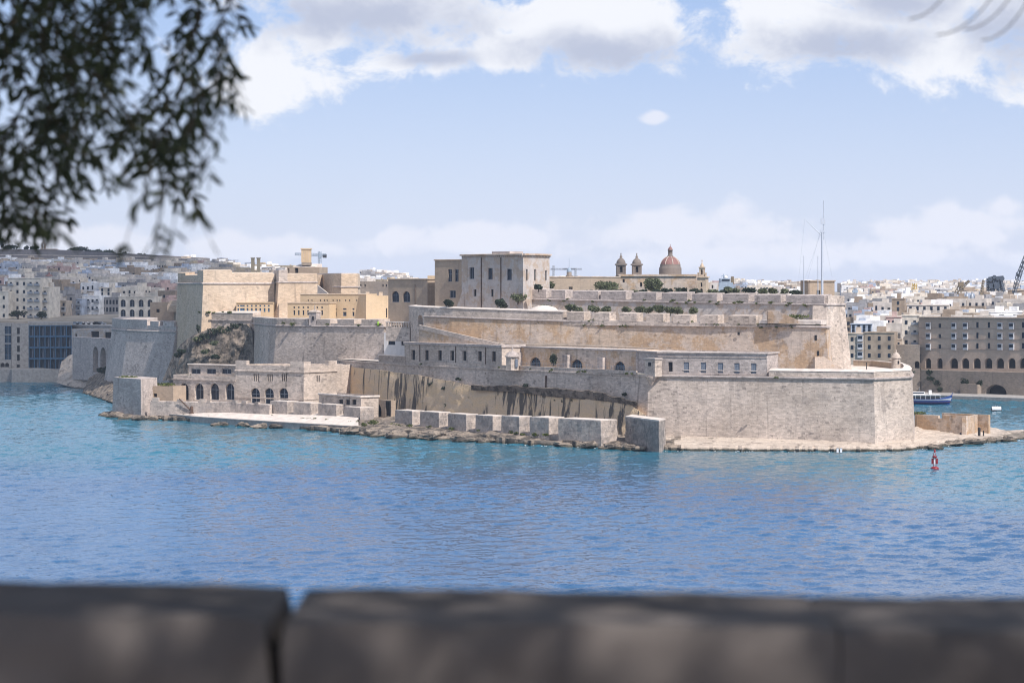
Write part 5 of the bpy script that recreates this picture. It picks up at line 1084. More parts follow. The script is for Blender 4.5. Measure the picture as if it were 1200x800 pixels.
# ------------------------------------------------------------------ far land
SKY = [(-300, 309), (0, 309), (150, 311), (215, 311), (330, 318), (455, 326), (640, 331), (900, 336), (1200, 335), (1500, 336)]
def near_y(px): return interp([(-300, 1238), (128, 1238), (200, 1130), (950, 1130), (1060, 1066), (1500, 1066)], px)
def ridge_y(px): return interp([(-300, 2250), (250, 2250), (500, 2600), (950, 3000), (1500, 3000)], px)
def ground_z(px, Y):
    yn, yr = near_y(px), ridge_y(px); t = (Y - yn) / (yr - yn); zn = interp([(-300, 29), (130, 29), (250, 20), (950, 18), (1060, 23), (1500, 24)], px); zr = zp(interp(SKY, px), yr) - 6
    t = max(0, t); return zn + (zr - zn) * min(1, t) ** .85 - max(0, t - 1) * 25
def terrain():
    m = MB(); NX, NY = 90, 40; W = NY + 2
    for i in range(NX + 1):
        px = -500 + 2200 * i / NX; yn = near_y(px); yr = ridge_y(px)
        m.v.append(Vector(((px - 600) / F * yn, yn, -2)))
        for j in range(NY + 1):
            Y = yn + (yr * 1.5 - yn) * (j / NY) ** 1.3; m.v.append(Vector(((px - 600) / F * Y, Y, ground_z(px, Y))))
    for i in range(NX):
        for j in range(NY + 1): m.f.append([i * W + j, (i + 1) * W + j, (i + 1) * W + j + 1, i * W + j + 1]); m.sm.append(j > 0)
    tagp(m.build('hills', M_EARTH), kind='structure', label='built-up hills behind the harbour')
terrain()

PAL = [('white', (.72, .71, .70)), ('cream', (.58, .52, .44)), ('sandy', (.43, .36, .29)), ('grey', (.27, .26, .26)), ('pale stone', (.52, .47, .42)), ('ochre', (.45, .37, .26)), ('dusty pink', (.43, .31, .28)), ('pale blue', (.36, .40, .47)), ('brown stone', (.28, .22, .165))]
PM = [plain('house_' + a.replace(' ', '_'), c, .9, 0, .22, .35) for a, c in PAL]
def win_mesh(w, h, name, mat):
    m = MB(); m.box(-w / 2, w / 2, -.12, .05, 0, h); return m.mesh(name, mat)
WIN_A = win_mesh(1.15, 1.7, 'window', M_GLASS); WIN_B = win_mesh(1.0, 2.3, 'tall_window', M_GLASS); WIN_C = win_mesh(1.3, 1.3, 'square_window', M_DARK)
m_ = MB(); m_.box(-1.5, 1.5, -1.0, .02, -.25, 0); m_.box(-1.5, 1.5, -1.0, -.94, 0, .9); BALC = m_.mesh('balcony', M_STEEL)
m_ = MB(); m_.box(-1.1, 1.1, -.8, .02, -.2, 2.4); m_.box(-1.25, 1.25, -.95, .02, 2.404, 2.6); GALL = m_.mesh('closed_balcony', M_BALC)
m_ = MB(); m_.box(-.9, .9, -.86, -.803, .9, 2.1); GALLW = m_.mesh('balcony_pane', M_GLASS)
def link(mesh, name, parent, loc, rz=0.0):
    o = bpy.data.objects.new(name, mesh); COL.objects.link(o); o.parent = parent; o.location = loc; o.rotation_euler = (0, 0, rz); return o
def house_geom(mb, rm, w, dp, h, base, rz, rnd):
    """flat-roofed box house with parapet, roof hut and tank, in world space"""
    ca, sa = math.cos(rz), math.sin(rz)
    def T(x, y, z): return Vector((base[0] + x * ca - y * sa, base[1] + x * sa + y * ca, base[2] + z))
    def bx(x0, x1, y0, y1, z0, z1): mb.add([T(x, y, z) for z in (z0, z1) for x, y in ((x0, y0), (x1, y0), (x1, y1), (x0, y1))], [(4, 5, 6, 7), (0, 1, 5, 4), (1, 2, 6, 5), (2, 3, 7, 6), (3, 0, 4, 7)])
    bx(-w / 2, w / 2, 0, dp, -6, h)
    t = .3
    for q in ((-w / 2, w / 2, 0, t), (-w / 2, w / 2, dp - t, dp), (-w / 2, -w / 2 + t, t, dp - t), (w / 2 - t, w / 2, t, dp - t)): bx(*q, h, h + .9)
    if rnd.random() < .75: x = rnd.uniform(-w * .3, w * .15); bx(x, x + rnd.uniform(2.5, 4), dp * .4, dp * .75, h, h + 2.8)
    if rnd.random() < .5: x = rnd.uniform(-w * .4, w * .3); bx(x, x + 1.2, dp * .3, dp * .3 + 1.2, h, h + 1.5)
    if rnd.random() < .22: bx(-w / 2 + .3, 0, dp * .35, dp - .3, h, h + 3.2)
def win_slots(w, h, rnd):
    ns = max(1, int((h - .6) / 3.1)); nc = max(1, int(w / 3.0)); out = []
    for s in range(ns):
        for c in range(nc):
            if rnd.random() < .1: continue
            out.append(((c + .5) / nc * w - w / 2, s * 3.1 + .9))
    return out
def special_house(name, label, px0, px1, py0, Y, storeys, cols, col, py1=None, turn=0.0, balc=(), gall=(), arches=None, cat='house', depth=14, mat=None, wname=WIN_A, hoff=0):
    """a hand-placed town house; columns of windows over its whole front"""
    A, B = xy(px0, Y), xy(px1, Y - math.tan(turn) * (px1 - px0) / F * Y); d, n, L_ = frame2(A, B); zt = zp(py0, Y); zb = zp(py1, Y) if py1 else ground_z((px0 + px1) / 2, Y)
    t = thing(name, label, cat, (A.x, A.y, zb)); fs = (zt - zb - .8) / storeys; hs = []
    rz = math.atan2(d.y, d.x)
    if arches:
        r_ = L_ / cols
        for s in arches: hs += [rect_hole((c + .22) * r_, (c + .78) * r_, zb + s * fs + .35, zb + s * fs + fs * .82, True, 'win') for c in range(cols)]
    block(t, [A, B, B - n * depth, A - n * depth], zb - 4, zt, {0: hs}, mat or PM[col], .6, frame=M_SHUT, cornice=dict(edges=[0], out=.3, h=.4, mat=mat or PM[col]))
    for s in range(storeys):
        if arches and s in arches: continue
        for c in range(cols):
            x = (c + .5) / cols * L_; p = A + d * x; loc = Vector((p.x, p.y, zb + s * fs + fs * .25)) - Vector(t.location)
            if (s, c) in gall or c in gall:
                o = link(GALL, 'closed_balcony', t, loc, rz); link(GALLW, 'balcony_pane', o, (0, 0, 0)); continue
            link(wname, 'window', t, loc, rz)
            if (s, c) in balc or c in balc: link(BALC, 'balcony', t, loc, rz)
    m = MB(); mid = A + d * L_ * .35 - n * depth * .5; m.obox(mid, d, 0, min(4, L_ * .3), -3, 0, zt - .6, zt + 2.4); m.build('roof_hut', mat or PM[col], t)
    return t, A, B

def left_town():
    # modern hotel with blue grid
    A, B, zt, zb = xy(34, 1196), xy(84, 1200), zp(381, 1197), zp(434.5, 1197); d, n, L_ = frame2(A, B)
    t = thing('blue_grid_hotel', 'modern waterfront hotel with a blue framed grid facade', 'hotel', (A.x, A.y, 5))
    m = MB(); m.obox(A, d, 0, L_, -16, -1.4, 3, zt); m.build('core', M_DKBLUE, t); m = MB(); m.obox(A, d, -.6, L_ + .6, -16, .4, zt + .004, zt + 1.6); m.build('roof_slab', M_CONC, t)
    for k in range(9): m = MB(); x = L_ * k / 8; m.obox(A, d, x - .2, x + .2, -1.4, .1, 6.0, zt); m.build('blue_mullion', M_BLUE, t)
    for k in range(5): m = MB(); z = zb + (zt - zb) * k / 4 * .97 + .8; m.obox(A, d, 0, L_, -1.35, .3, z - .55, z + .15); m.build('blue_floor_beam', M_BLUE, t)
    for k in range(8):
        for s in range(4):
            m = MB(); x = L_ * k / 8; z = zb + (zt - zb) * s / 4 * .97 + .95; hh = (zt - zb) / 4 * .97 - .7; m.obox(A, d, x + .4, x + L_ / 8 * .52, -1.38, -1.2, z, z + hh); w = m.build('balcony_door', M_GLASS, t)
            if (k + s) % 2: m = MB(); m.obox(A, d, x + L_ / 8 * .54, x + L_ / 8 - .4, -1.3, -1.15, z, z + hh); m.build('curtain', M_SHUT, w)
    for k in range(3): m = MB(); m.obox(A, d, L_ * k / 3 + .8, L_ * (k + 1) / 3 - .8, -1.35, -.6, 3.2, zb); m.build('ground_window', M_GLASS, t)
    for k in range(4): m = MB(); x = L_ * k / 3; m.obox(A, d, x - .6, x + .6, -1.5, .1, 2, zb + .3); m.build('ground_pier', S_WHITE, t)
    A2, B2 = xy(14, 1192), xy(33.5, 1195); d, n, L_ = frame2(A2, B2); t = thing('hotel_stair_block', 'plain grey stair block with a column of dark windows left of the blue hotel', 'building', (A2.x, A2.y, 5))
    block(t, [A2, B2, B2 - n * 14, A2 - n * 14], 2, zp(379, 1194), {0: [hole(A2, B2, 20, 23.2, y, y + 7.3, 'rect', 'dark') for y in (384, 394.3, 405, 415.3)] + [hole(A2, B2, 19.5, 23.2, 427, 430.5, 'rect', 'dark')]}, M_CONC, .4)
    A3, B3 = xy(-30, 1190), xy(13.5, 1192); d, n, L_ = frame2(A3, B3); t = thing('glazed_hotel_wing', 'hotel wing with blue glazed bays at the left edge', 'building', (A3.x, A3.y, 5))
    hs = [hole(A3, B3, 5.5, 9.2, y, y + 9.3, 'rect', 'blue') for y in (382, 392.5, 403, 412)] + [hole(A3, B3, 9.6, 13, y, y + 9.3, 'rect', 'blue') for y in (382, 392.5, 403, 412)] + [hole(A3, B3, x, x + 4.5, 425, 430, 'arch', 'dark') for x in (-4, 1, 6)]
    block(t, [A3, B3, B3 - n * 14, A3 - n * 14], 2, zp(378.5, 1191), {0: hs}, M_CONC, .4, frame=M_BLUE)
    # waterfront quay
    q = [xy(-60, 1180), xy(12, 1181), xy(14, 1176), xy(72, 1180), xy(76, 1186)]; m = MB(); m.sweep(q, [(.3, -1.5), (0, zp(433, 1178)), (-18, zp(433, 1178) + .2), (-18, -1.5)]); tagp(m.build('left_quay', M_CONC), kind='structure', label='concrete quay before the blue hotel')
    # rock and viaduct with tall arches
    rockface('waterfront_rock', [P(72, 424, 1150), P(80, 417, 1150), P(92, 412, 1145), P(104, 415, 1135), P(112, 424, 1120)], [P(66, 448, 1130), P(78, 452, 1118), P(90, 455, 1108), P(100, 456, 1100), P(112, 456, 1090)], 40, 24, 2.6, R_PALE, 14, 'structure', 'pale undercut rock below the viaduct', None, .12)
    rockface('waterfront_rock', [P(104, 444, 1090), P(112, 438, 1090), P(122, 432, 1078), P(134, 436, 1062), P(140, 444, 1050)], [P(96, 460, 1060), P(106, 463, 1035), P(116, 466, 1010), P(128, 470, 975), P(140, 474, 940)], 40, 24, 2.2, R_SHORE, 12, 'structure', 'tumbled brown rocks by the lower left bastion', None, .16)
    A, B = xy(85, 1120), xy(131, 1075); d, n, L_ = frame2(A, B); t = thing('arched_viaduct', 'short stone viaduct with two tall arches beside the bastion', 'viaduct', (A.x, A.y, 5)); m = MB()
    z1 = zp(398, 1100); hs = [hole(A, B, 109, 115, 406, 436, 'arch', 'dark'), hole(A, B, 117.5, 124, 407, 433, 'arch', 'dark')]
    facade(m, A, B, 4, z1, hs, 4.0); m.obox(A, d, 0, L_, -4.3, -4.02, 4, z1); m.obox(A, d, 0, L_, -4, 0, z1 + .002, z1 + .9); m.build('masonry', S_GREY, t)
    m = MB(); m.obox(A, d, spx(A, B, 105), spx(A, B, 126), -4.015, -3.9, 4, z1 - 2); m.build('arch_back', S_BROWN, t)
    m = MB(); leafball(m, P(125, 434, 1060), 4.5, 3, 2.2, 500, .5); t2 = thing('bastion_bush', 'dark green bush at the foot of the lower left bastion', 'bush', P(125, 437, 1060)); tagp(m.build('leaves', G_DARK, t2), kind='stuff'); m = MB(); m.tube(P(125, 440, 1062), P(125, 434, 1060), .2, .1, 6); m.build('stem', M_BARK, t2)
    # building above the viaduct
    A, B = xy(84, 1170), xy(134, 1150); d, n, L_ = frame2(A, B); t = thing('cafe_building', 'low building with wide dark openings above the viaduct', 'building', (A.x, A.y, 20)); block(t, [A, B, B - n * 12, A - n * 12], 8, zp(385.5, 1160), {0: [hole(A, B, 106.5, 116, 388, 395, 'rect', 'dark'), hole(A, B, 122.5, 131, 389, 397, 'rect', 'dark'), hole(A, B, 88, 90.5, 391, 394, 'rect', 'dark')]}, S_HOUSE, .8)
    # parked vans row on the street above
    rn = random.Random(3)
    for k in range(9):
        px = 70 + k * 6.2 + rn.uniform(-1, 1); Y = 1222; c = xy(px, Y); z = zp(380.5, Y); w = rn.uniform(2.1, 2.6); cm = rn.choice([S_WHITE, S_WHITE, M_STEEL, M_NAVY, M_BLACK]); t = thing('parked_car', 'small parked car on the street above the blue hotel', 'car', (c.x, c.y, z), 'cars parked above the hotel')
        m = MB(); m.add([(c.x + x, c.y + y, z + h) for y in (-.85, .85) for x, h in ((-w, .25), (w, .25), (w, .85), (w * .5, .95), (w * .2, 1.5), (-w * .7, 1.5), (-w, .95))], [(0, 1, 2, 3, 4, 5, 6), (13, 12, 11, 10, 9, 8, 7)] + [((i + 1) % 7, i, 7 + i, 7 + (i + 1) % 7) for i in range(7)]); m.build('body', cm, t)
        m = MB(); m.box(c.x - w * .55, c.x + w * .2, c.y - .88, c.y - .853, z + 1.0, z + 1.4); m.build('side_window', M_GLASS, t)
        for x in (-w * .6, w * .6): m = MB(); m.tube((c.x + x, c.y - .95, z + .3), (c.x + x, c.y - .7, z + .3), .32, None, 10); m.build('wheel', M_BLACK, t)
    m = MB(); q = path((-60, 1216), (84, 1216), (140, 1180)); m.sweep(q, [(0, 4), (0, zp(380.5, 1216)), (-30, zp(380.5, 1216)), (-30, 4)]); tagp(m.build('upper_street', M_CONC), kind='structure', label='street running above the hotel roof')
    # hand-placed houses
    special_house('apartment_house', 'tall cream apartment house with blue windows and a roof hut on the left', 9, 47.5, 325.5, 1262, 5, 5, 1, 374, .25, balc=(0, 3, 4))
    special_house('apartment_annex', 'stepped lower cream annex on the right of the tall apartment house', 47.6, 57.5, 336, 1261, 4, 1, 1, 374, .25, balc=(0,))
    special_house('cream_villa', 'low cream villa with wide dark windows at the left edge', -12, 10, 341, 1258, 3, 2, 1, 374, .25)
    special_house('dark_shuttered_house', 'narrow grey house with a big dark panelled window', 78, 88, 344, 1290, 3, 1, 3, 372, .3, gall=((1, 0),))
    special_house('white_town_house', 'white three storey town house left of the arcaded white house', 96, 116, 346, 1296, 3, 4, 0, 374, .3, balc=(1, 3))
    special_house('long_grey_house', 'long grey house with three rows of tall windows behind the car street', 116, 139, 348, 1300, 3, 6, 3, 376, .3, wname=WIN_B)
    special_house('arcaded_white_house', 'cream white house with an upper row of wide arches', 139, 181, 347, 1240, 2, 4, 1, 372, .15, arches=(0, 1))
    special_house('balcony_terrace_house', 'pale stepped house with two rows of loggias halfway up the hill', 70, 90, 320.5, 1500, 2, 3, 4, 333, .3, arches=(0, 1))
    special_house('pink_house', 'tall pink house near the top of the left town', 55, 72, 311.5, 1650, 4, 3, 6, 333, .3)
    special_house('small_pink_house', 'small pink house right of the tall pink house', 77, 83, 313, 1660, 2, 1, 6, 322, .3)
    special_house('white_roof_house', 'plain white gable block on the left hillside', 116, 131, 336.5, 1330, 2, 2, 1, 347, .3)
    special_house('cream_gap_house', 'pale house between apartment block and dark windowed house', 58, 66, 349, 1280, 3, 2, 4, 373, .3)
    special_house('bay_house', 'sandy house with a timber balcony left of the narrow grey house', 66, 77.5, 352, 1284, 3, 2, 2, 373, .3, gall=((1, 1),))
    special_house('blue_gray_house', 'pale blue house beside the white town house', 88, 96, 350, 1290, 3, 1, 7, 373, .3, balc=(0,))
    # little dark red church dome
    c = P(57.5, 334, 1500); t = thing('red_church_dome', 'dull red church dome among the houses on the left', 'dome', c); m = MB(); m.lathe((c.x, c.y, c.z - 4), [(4.6, 0), (4.6, 4), (4.4, 6), (3.6, 8.4), (2.2, 10), (.6, 10.8), (.4, 12)], 16); m.build('shell', M_DOME, t); m = MB(); m.box(c.x - 5, c.x + 5, c.y - 5, c.y + 5, c.z - 12, c.z - 4.01); m.build('base', PM[2], t)
    # bushes on the street
    for px, py, w in ((21, 371, 4.5), (48, 372, 3)): c = P(px, py + 1.5, 1250); tree('street_tree', f'dark low tree in front of the {"left" if px < 30 else "right"} part of the cream apartment house', c, w, 2.2, 4.4, G_DARK, 500, .5)
    RIDGE = stone('ridge_wall', (.25, .23, .225), (.20, .185, .185), stain=.4, streak=.4, pits=.3)
    # ridge fortification line
    q = path((-120, 2180), (150, 2150), (235, 2140)); t = thing('ridge_rampart', 'long dark fortification wall along the ridge on the left', 'wall', (q[1].x, q[1].y, 70)); m = MB(); m.sweep(q, [(0, 40), (0, 0 + zp(301, 2160)), (-6, zp(301, 2160)), (-6, 40)], [3, 0, -3]); m.build('masonry', RIDGE, t); m = MB(); m.sweep(path((-120, 2200), (66, 2188), (150, 2185), (240, 2178)), [(0, 60), (0, zp(294.5, 2190)), (-20, zp(294.5, 2190)), (-20, 60)], [3.0, 1.5, -2, -6]); m.build('upper_tier', RIDGE, t); m = MB(); m.sweep(q, [(.2, zp(301, 2160) + .01), (.4, zp(300, 2160)), (-6, zp(300, 2160)), (-6, zp(301, 2160) + .01)], [3, 0, -3]); m.build('coping', S_TOP, t)
    c = xy(56, 2230); t = thing('ridge_villa', 'low ridge building with a small open cupola on the left skyline', 'building', (c.x, c.y, 70)); s = 2230 / F
    m = MB(); m.box(c.x - 9 * s, c.x + 9 * s, c.y, c.y + 14, 60, zp(291.5, 2230)); m.build('wall', S_SENG, t); m = MB(); m.box(c.x - 22 * s, c.x - 9 * s - .01, c.y + 1, c.y + 14, 60, zp(293, 2230)); m.build('wing', S_SENG, t)
    c2 = xy(51, 2232); m = MB(); [m.tube((c2.x + 2.2 * s * math.cos(a), c2.y + 2.2 * s * math.sin(a), zp(291.5, 2230)), (c2.x + 2.2 * s * math.cos(a), c2.y + 2.2 * s * math.sin(a), zp(286.5, 2230)), .35, None, 6) for a in [k * 1.047 for k in range(6)]]; m.build('cupola_columns', S_SENG, t)
    m = MB(); m.lathe((c2.x, c2.y, zp(286.5, 2230)), [(3 * s, 0), (3 * s, .5), (2.2 * s, 1.6), (.8 * s, 3), (.2, 4.0)], 10); m.build('cupola_roof', S_GREY, t)
    for px, w, h, lab in ((2, 4, 13, 'tall palm-like tree at the left edge of the ridge'), (12, 16, 6, 'dark pine clump at the left end of the ridge'), (30.5, 5, 5, 'small dark tree left of the ridge villa'), (40, 12, 5, 'dark trees in front of the ridge villa'), (92, 22, 7, 'broad dark pine clump at the middle of the ridge'), (104, 14, 4.5, 'low dark tree between two ridge clumps'), (114, 12, 5, 'dark pine right of the gap on the ridge'), (127, 14, 6, 'rightmost broad dark pine on the ridge'), (146, 5, 5, 'small lone tree on the ridge by the twig tips'), (163, 5, 4, 'left small tree of the pair on the right ridge'), (169, 4, 4, 'right small tree of the pair on the right ridge')):
        Y = 2240; s = Y / F; c = P(px, interp([(0, 294), (60, 295), (130, 300), (170, 303)], px), Y); c.z -= 1; tree('ridge_tree', lab, c, w * s * .55, h * s * .55, h * s * 1.2 + 1.5, G_DARK, 420, 1.0)
left_town()

def right_town():
    # Senglea apartment front with arcade
    A, B = xy(1077, 1046), xy(1235, 1001); d, n, L_ = frame2(A, B); zt, zb = zp(371.5, 1035), zp(434.5, 1035)
    t = thing('arcaded_apartment_front', 'long brown apartment front with white balconies above a row of arches on the right', 'building', (A.x, A.y, zb))
    ar = [(1084.5, 6.5), (1098, 6.5), (1113.5, 9)] + [(1127 + k * 13.6, 8.6) for k in range(8)]
    hs = [hole(A, B, x, x + w, 419.5, 431.5, 'arch', 'dark') for x, w in ar]
    block(t, [A, B, B - n * 14, A - n * 14], zb - 1, zt, {0: hs}, S_SENG, 1.2, parapet=.4, cornice=dict(edges=[0, 3], out=.8, h=.5, mat=S_OLD))
    for z in (zp(385, 1035), zp(397, 1035), zp(409, 1035)): m = MB(); m.obox(A, d, 0, L_, .004, .12, z, z + .3); m.build('string_course', S_WARM, t)
    rz = math.atan2(d.y, d.x); T0 = Vector(t.location)
    for px, ks in ((1088.5, 'bbb'), (1101.5, 'www'), (1118.5, 'bbb'), (1132, 'bbb'), (1145.5, 'www'), (1159, 'www'), (1172.5, 'bbb'), (1186, 'bbb'), (1199, 'www'), (1213, 'bbb')):
        for s, k in enumerate(ks):
            y = 382.5 + s * 12.2; p = A + d * spx(A, B, px); loc = Vector((p.x, p.y, zp(y, p.y))) - T0
            if k == 'w': link(WIN_B if px > 1140 else WIN_A, 'window', t, loc - Vector((0, 0, .5)), rz)
            else:
                o = link(GALL, 'closed_balcony', t, loc - Vector((0, 0, .9)), rz); link(GALLW, 'balcony_pane', o, (0, 0, 0)); m = MB()
    # retaining wall and tunnel
    q0, q1 = xy(1078, 1041), xy(1240, 995); d, n, L_ = frame2(q0, q1); w = thing('retaining_wall', 'dark stone retaining wall with a wide arched boathouse opening under the apartment front', 'wall', (q0.x, q0.y, 0)); m = MB(); z1 = zp(434, 1032)
    hs = [hole(q0, q1, 1155, 1179.5, 450.5, 467, 'arch', 'dark')]; facade(m, q0, q1, -.5, z1, hs, 3.0); m.poly([(q0.x, q0.y, z1), (q1.x, q1.y, z1), (q1.x, q1.y + 12, z1), (q0.x, q0.y + 12, z1)]); m.obox(q0, d, -34, 0, -9, -1.0, 0, z1 - 1); m.build('masonry', S_OLD, w)
    m = MB(); m.obox(q0, d, spx(q0, q1, 1153), spx(q0, q1, 1182), -3.4, -3.02, -1, z1 - 2); m.build('boathouse_door', M_DARK, w)
    m = MB(); m.obox(q0, d, spx(q0, q1, 1130), spx(q0, q1, 1150), .004, 3, 0, 5.5); m.build('buttress', S_OLD, w)
    for px, py, s in ((1088, 436, 1.4), (1090, 443, 1.6), (1098, 449, 1.8), (1131, 447, 1.8), (1148, 449, 1.4), (1101, 456, 1.2), (1067, 438, 1.6)): c = P(px, py, 1040 - (px - 1078) * .284 - .5 if px > 1077 else 1034); t2 = thing('ivy_clump', 'dark creeper clump on the dark retaining wall', 'plant', c, 'creepers on the retaining wall'); m = MB(); leafball(m, c, s * 1.3, .6, s, 160, .4, 4); tagp(m.build('leaves', G_DARK, t2), kind='stuff'); m = MB(); m.tube(c + Vector((0, 4, -1)), c, .1, .06, 5); m.build('stem', M_BARK, t2)
    # quay
    m = MB(); m.sweep(path((1040, 1030), (1110, 1006), (1250, 970)), [(0, -1.5), (0, 1.4), (-40, 1.6), (-40, -1.5)]); tagp(m.build('right_quay', M_CONC), kind='structure', label='grey quay at the far side of the creek')
    # left lower houses behind the terrace
    special_house('brown_flat_block', 'plain brown grey block of flats just right of the fort tower', 1013, 1048, 389, 1040, 3, 3, 8, 421, .25)
    special_house('balcony_flat_house', 'brown house with stacked white balconies behind the fort terrace', 994, 1012.8, 390, 1042, 3, 2, 2, 421, .25, gall=(1,))
    special_house('corner_house', 'cream corner house with red brown string lines left of the long apartment front', 1057, 1077, 369, 1052, 3, 2, 1, 406, .25, balc=(1,))
    special_house('narrow_brown_house', 'narrow brown house between the flat block and the cream corner house', 1048.5, 1056.8, 397, 1050, 2, 1, 2, 416, .2)
    A, B = xy(1048, 1044), xy(1078, 1040); d, n, L_ = frame2(A, B); t = thing('old_vaulted_wall', 'old brown wall with one dark arched door below the corner house', 'wall', (A.x, A.y, 8)); m = MB(); z1 = zp(404, 1042); facade(m, A, B, 0, z1, [hole(A, B, 1071.5, 1079 - 1.4, 423, 431.5, 'arch', 'dark')], 1.5); m.poly([(A.x, A.y, z1), (B.x, B.y, z1), (B.x, B.y + 10, z1), (A.x, A.y + 10, z1)]); m.build('masonry', S_OLD, t); m = MB(); m.obox(A, d, L_ - 4, L_, -1.8, -1.52, 6, z1 - 4); m.build('door', M_DARK, t)
    special_house('pale_blue_house', 'pale blue white house above the balcony house', 997, 1022, 379, 1075, 2, 4, 7, 391, .2)
    special_house('red_house', 'dull red house behind the flat blocks', 1038, 1056, 371, 1100, 1, 3, 6, 382, .2)
    special_house('dark_tower_house', 'dark stone tower-like house above the flat blocks', 1045, 1060, 349.5, 1180, 2, 1, 8, 366, .2)
    special_house('long_pale_house', 'long pale terrace of houses behind the corner house', 1063, 1112, 357, 1150, 2, 6, 4, 371, .2)
    special_house('roof_terrace_house', 'pale pinkish house with deep brown recesses above the apartment front', 1150, 1198, 365, 1090, 1, 3, 0, 373, .15, arches=(0,))
    special_house('shipyard_hall', 'brown shipyard hall with three dark windows on the right skyline', 1162, 1181, 346, 1500, 1, 3, 8, 360, .2, wname=WIN_B)
    special_house('shipyard_block', 'long plain brown block behind the shipyard hall', 1143, 1163, 345.5, 1510, 1, 1, 8, 362, .2)
    special_house('right_edge_block', 'tall plain brown block at the right edge of the skyline', 1181, 1240, 340, 1490, 1, 4, 8, 362, .2)
    # church dome pair
    for px in (1133, 1139): c = P(px, 352, 1450); s = 1450 / F; t = thing('grey_tank_dome', f'{"left" if px < 1136 else "right"} one of two grey rounded tanks beside the shipyard block', 'tank', c, 'grey rounded tanks'); m = MB(); m.lathe((c.x, c.y, c.z - 6), [(2.8 * s, 0), (2.8 * s, 7), (2.3 * s, 8.6), (1.2 * s, 9.8), (.2, 10.3)], 12); m.build('shell', M_STEEL, t); m = MB(); m.lathe((c.x, c.y, c.z + 4.2), [(.4, 0), (.4, 1)], 6); m.build('vent', M_STEEL, t)
    def lattice(mb, a, b, w0, w1, r, n):
        a, b = Vector(a), Vector(b); d = (b - a).normalized(); u = d.orthogonal().normalized(); v = d.cross(u); pr = None
        for i in range(n + 1):
            p = a.lerp(b, i / n); w = (w0 + (w1 - w0) * i / n) / 2; c = [p + u * w + v * w, p - u * w + v * w, p - u * w - v * w, p + u * w - v * w]
            if pr:
                for k in range(4): mb.tube(pr[k], c[k], r, None, 4, False); mb.tube(pr[k], c[(k + 1) % 4], r * .7, None, 4, False)
            pr = c
    Y = 1500; t = thing('slewing_crane', 'brown lattice crane jib leaning right on the skyline', 'crane', P(1113, 359, Y)); m = MB(); lattice(m, P(1113, 359, Y), P(1127, 335, Y), 2.6, 2.6, .3, 7); m.build('jib', M_CRANEB, t); m = MB(); lattice(m, P(1126, 337, Y), P(1136, 329, Y), 2, .8, .25, 4); m.build('jib_head', M_CRANEB, t); m = MB(); q = P(1126, 334, Y); m.box(q.x - 1.6, q.x + 1.6, q.y - 1.2, q.y + 1.2, q.z - 1, q.z + 2); m.build('machinery', M_CRANEB, t); m = MB(); q = P(1113, 361, Y); m.box(q.x - 2, q.x + 2, q.y - 2, q.y + 2, q.z - 14, q.z + .5); m.build('pedestal', M_CRANEB, t)
    t = thing('yellow_crane', 'short yellow lattice crane in the far right town', 'crane', P(1070, 350, 1700)); m = MB(); lattice(m, P(1069.5, 356, 1700), P(1071.8, 332, 1700), 2.2, 2.2, .3, 6); m.build('tower', M_YELLOW, t); m = MB(); lattice(m, P(1071, 343, 1700), P(1086, 343.5, 1700), 1.6, 1.4, .25, 5); m.build('arm', M_YELLOW, t); m = MB(); q = P(1069.5, 345, 1699); m.box(q.x - 1.6, q.x + 1.4, q.y - 2, q.y + 2, q.z - 1.4, q.z + 1.6); m.build('cab', M_NAVY, t)
    t = thing('blue_crane_tower', 'thin blue lattice mast just right of the fort tower', 'mast', P(1002, 360, 1600)); m = MB(); lattice(m, P(1002, 364, 1600), P(1002, 337, 1600), 1.8, 1.4, .2, 7); m.build('tower', M_NAVY, t); m = MB(); q = P(1002, 343, 1600); m.box(q.x - 1.8, q.x + 1.8, q.y - 1, q.y + 1, q.z, q.z + 1.8); m.build('platform', M_NAVY, t)
    t = thing('blue_gantry', 'dark blue gantry structure among the far houses on the right', 'gantry', P(1030, 352, 1700)); m = MB(); lattice(m, P(1024, 350, 1700), P(1040, 347.5, 1700), 2, 2, .3, 6); m.build('beam', M_NAVY, t); m = MB(); [m.tube(P(x, 360, 1700), P(x, 350, 1700), .4, None, 5) for x in (1025, 1038)]; m.build('legs', M_NAVY, t)
    # heavy blue-grey winch structure
    t = thing('gantry_machine', 'dark blue grey dockside machine structure with wheels on the right skyline', 'machine', P(1167, 342, 1520)); 
    for (x0, y0, x1, y1) in ((1158.5, 341, 1158.5, 326), (1164, 341, 1164, 324), (1170, 341, 1170, 325), (1158.5, 327, 1176, 325.5), (1158.5, 333, 1170, 333), (1172, 328, 1176, 342), (1162, 341, 1168, 327)): m = MB(); lattice(m, P(x0, y0, 1520), P(x1, y1, 1520), 1.5, 1.5, .42, 5); m.build('girder', M_DKBLUE, t)
    for x, y, r_ in ((1160.5, 327, 1.4), (1165.5, 324.5, 1.2), (1169.5, 326, 1.3), (1174.5, 326.5, 1.5), (1167.5, 334.5, 2.3), (1162, 335, 1.8)): q = P(x, y, 1518); m = MB(); m.tube(q, q + Vector((0, 1.2, 0)), r_, None, 12); m.build('sheave', M_DKBLUE, t)
    m = MB(); q = P(1161, 346, 1522); m.box(q.x - 7, q.x + 7, q.y - 3, q.y + 3, q.z - 3, q.z + 2.6); m.build('deckhouse', S_WHITE, t)
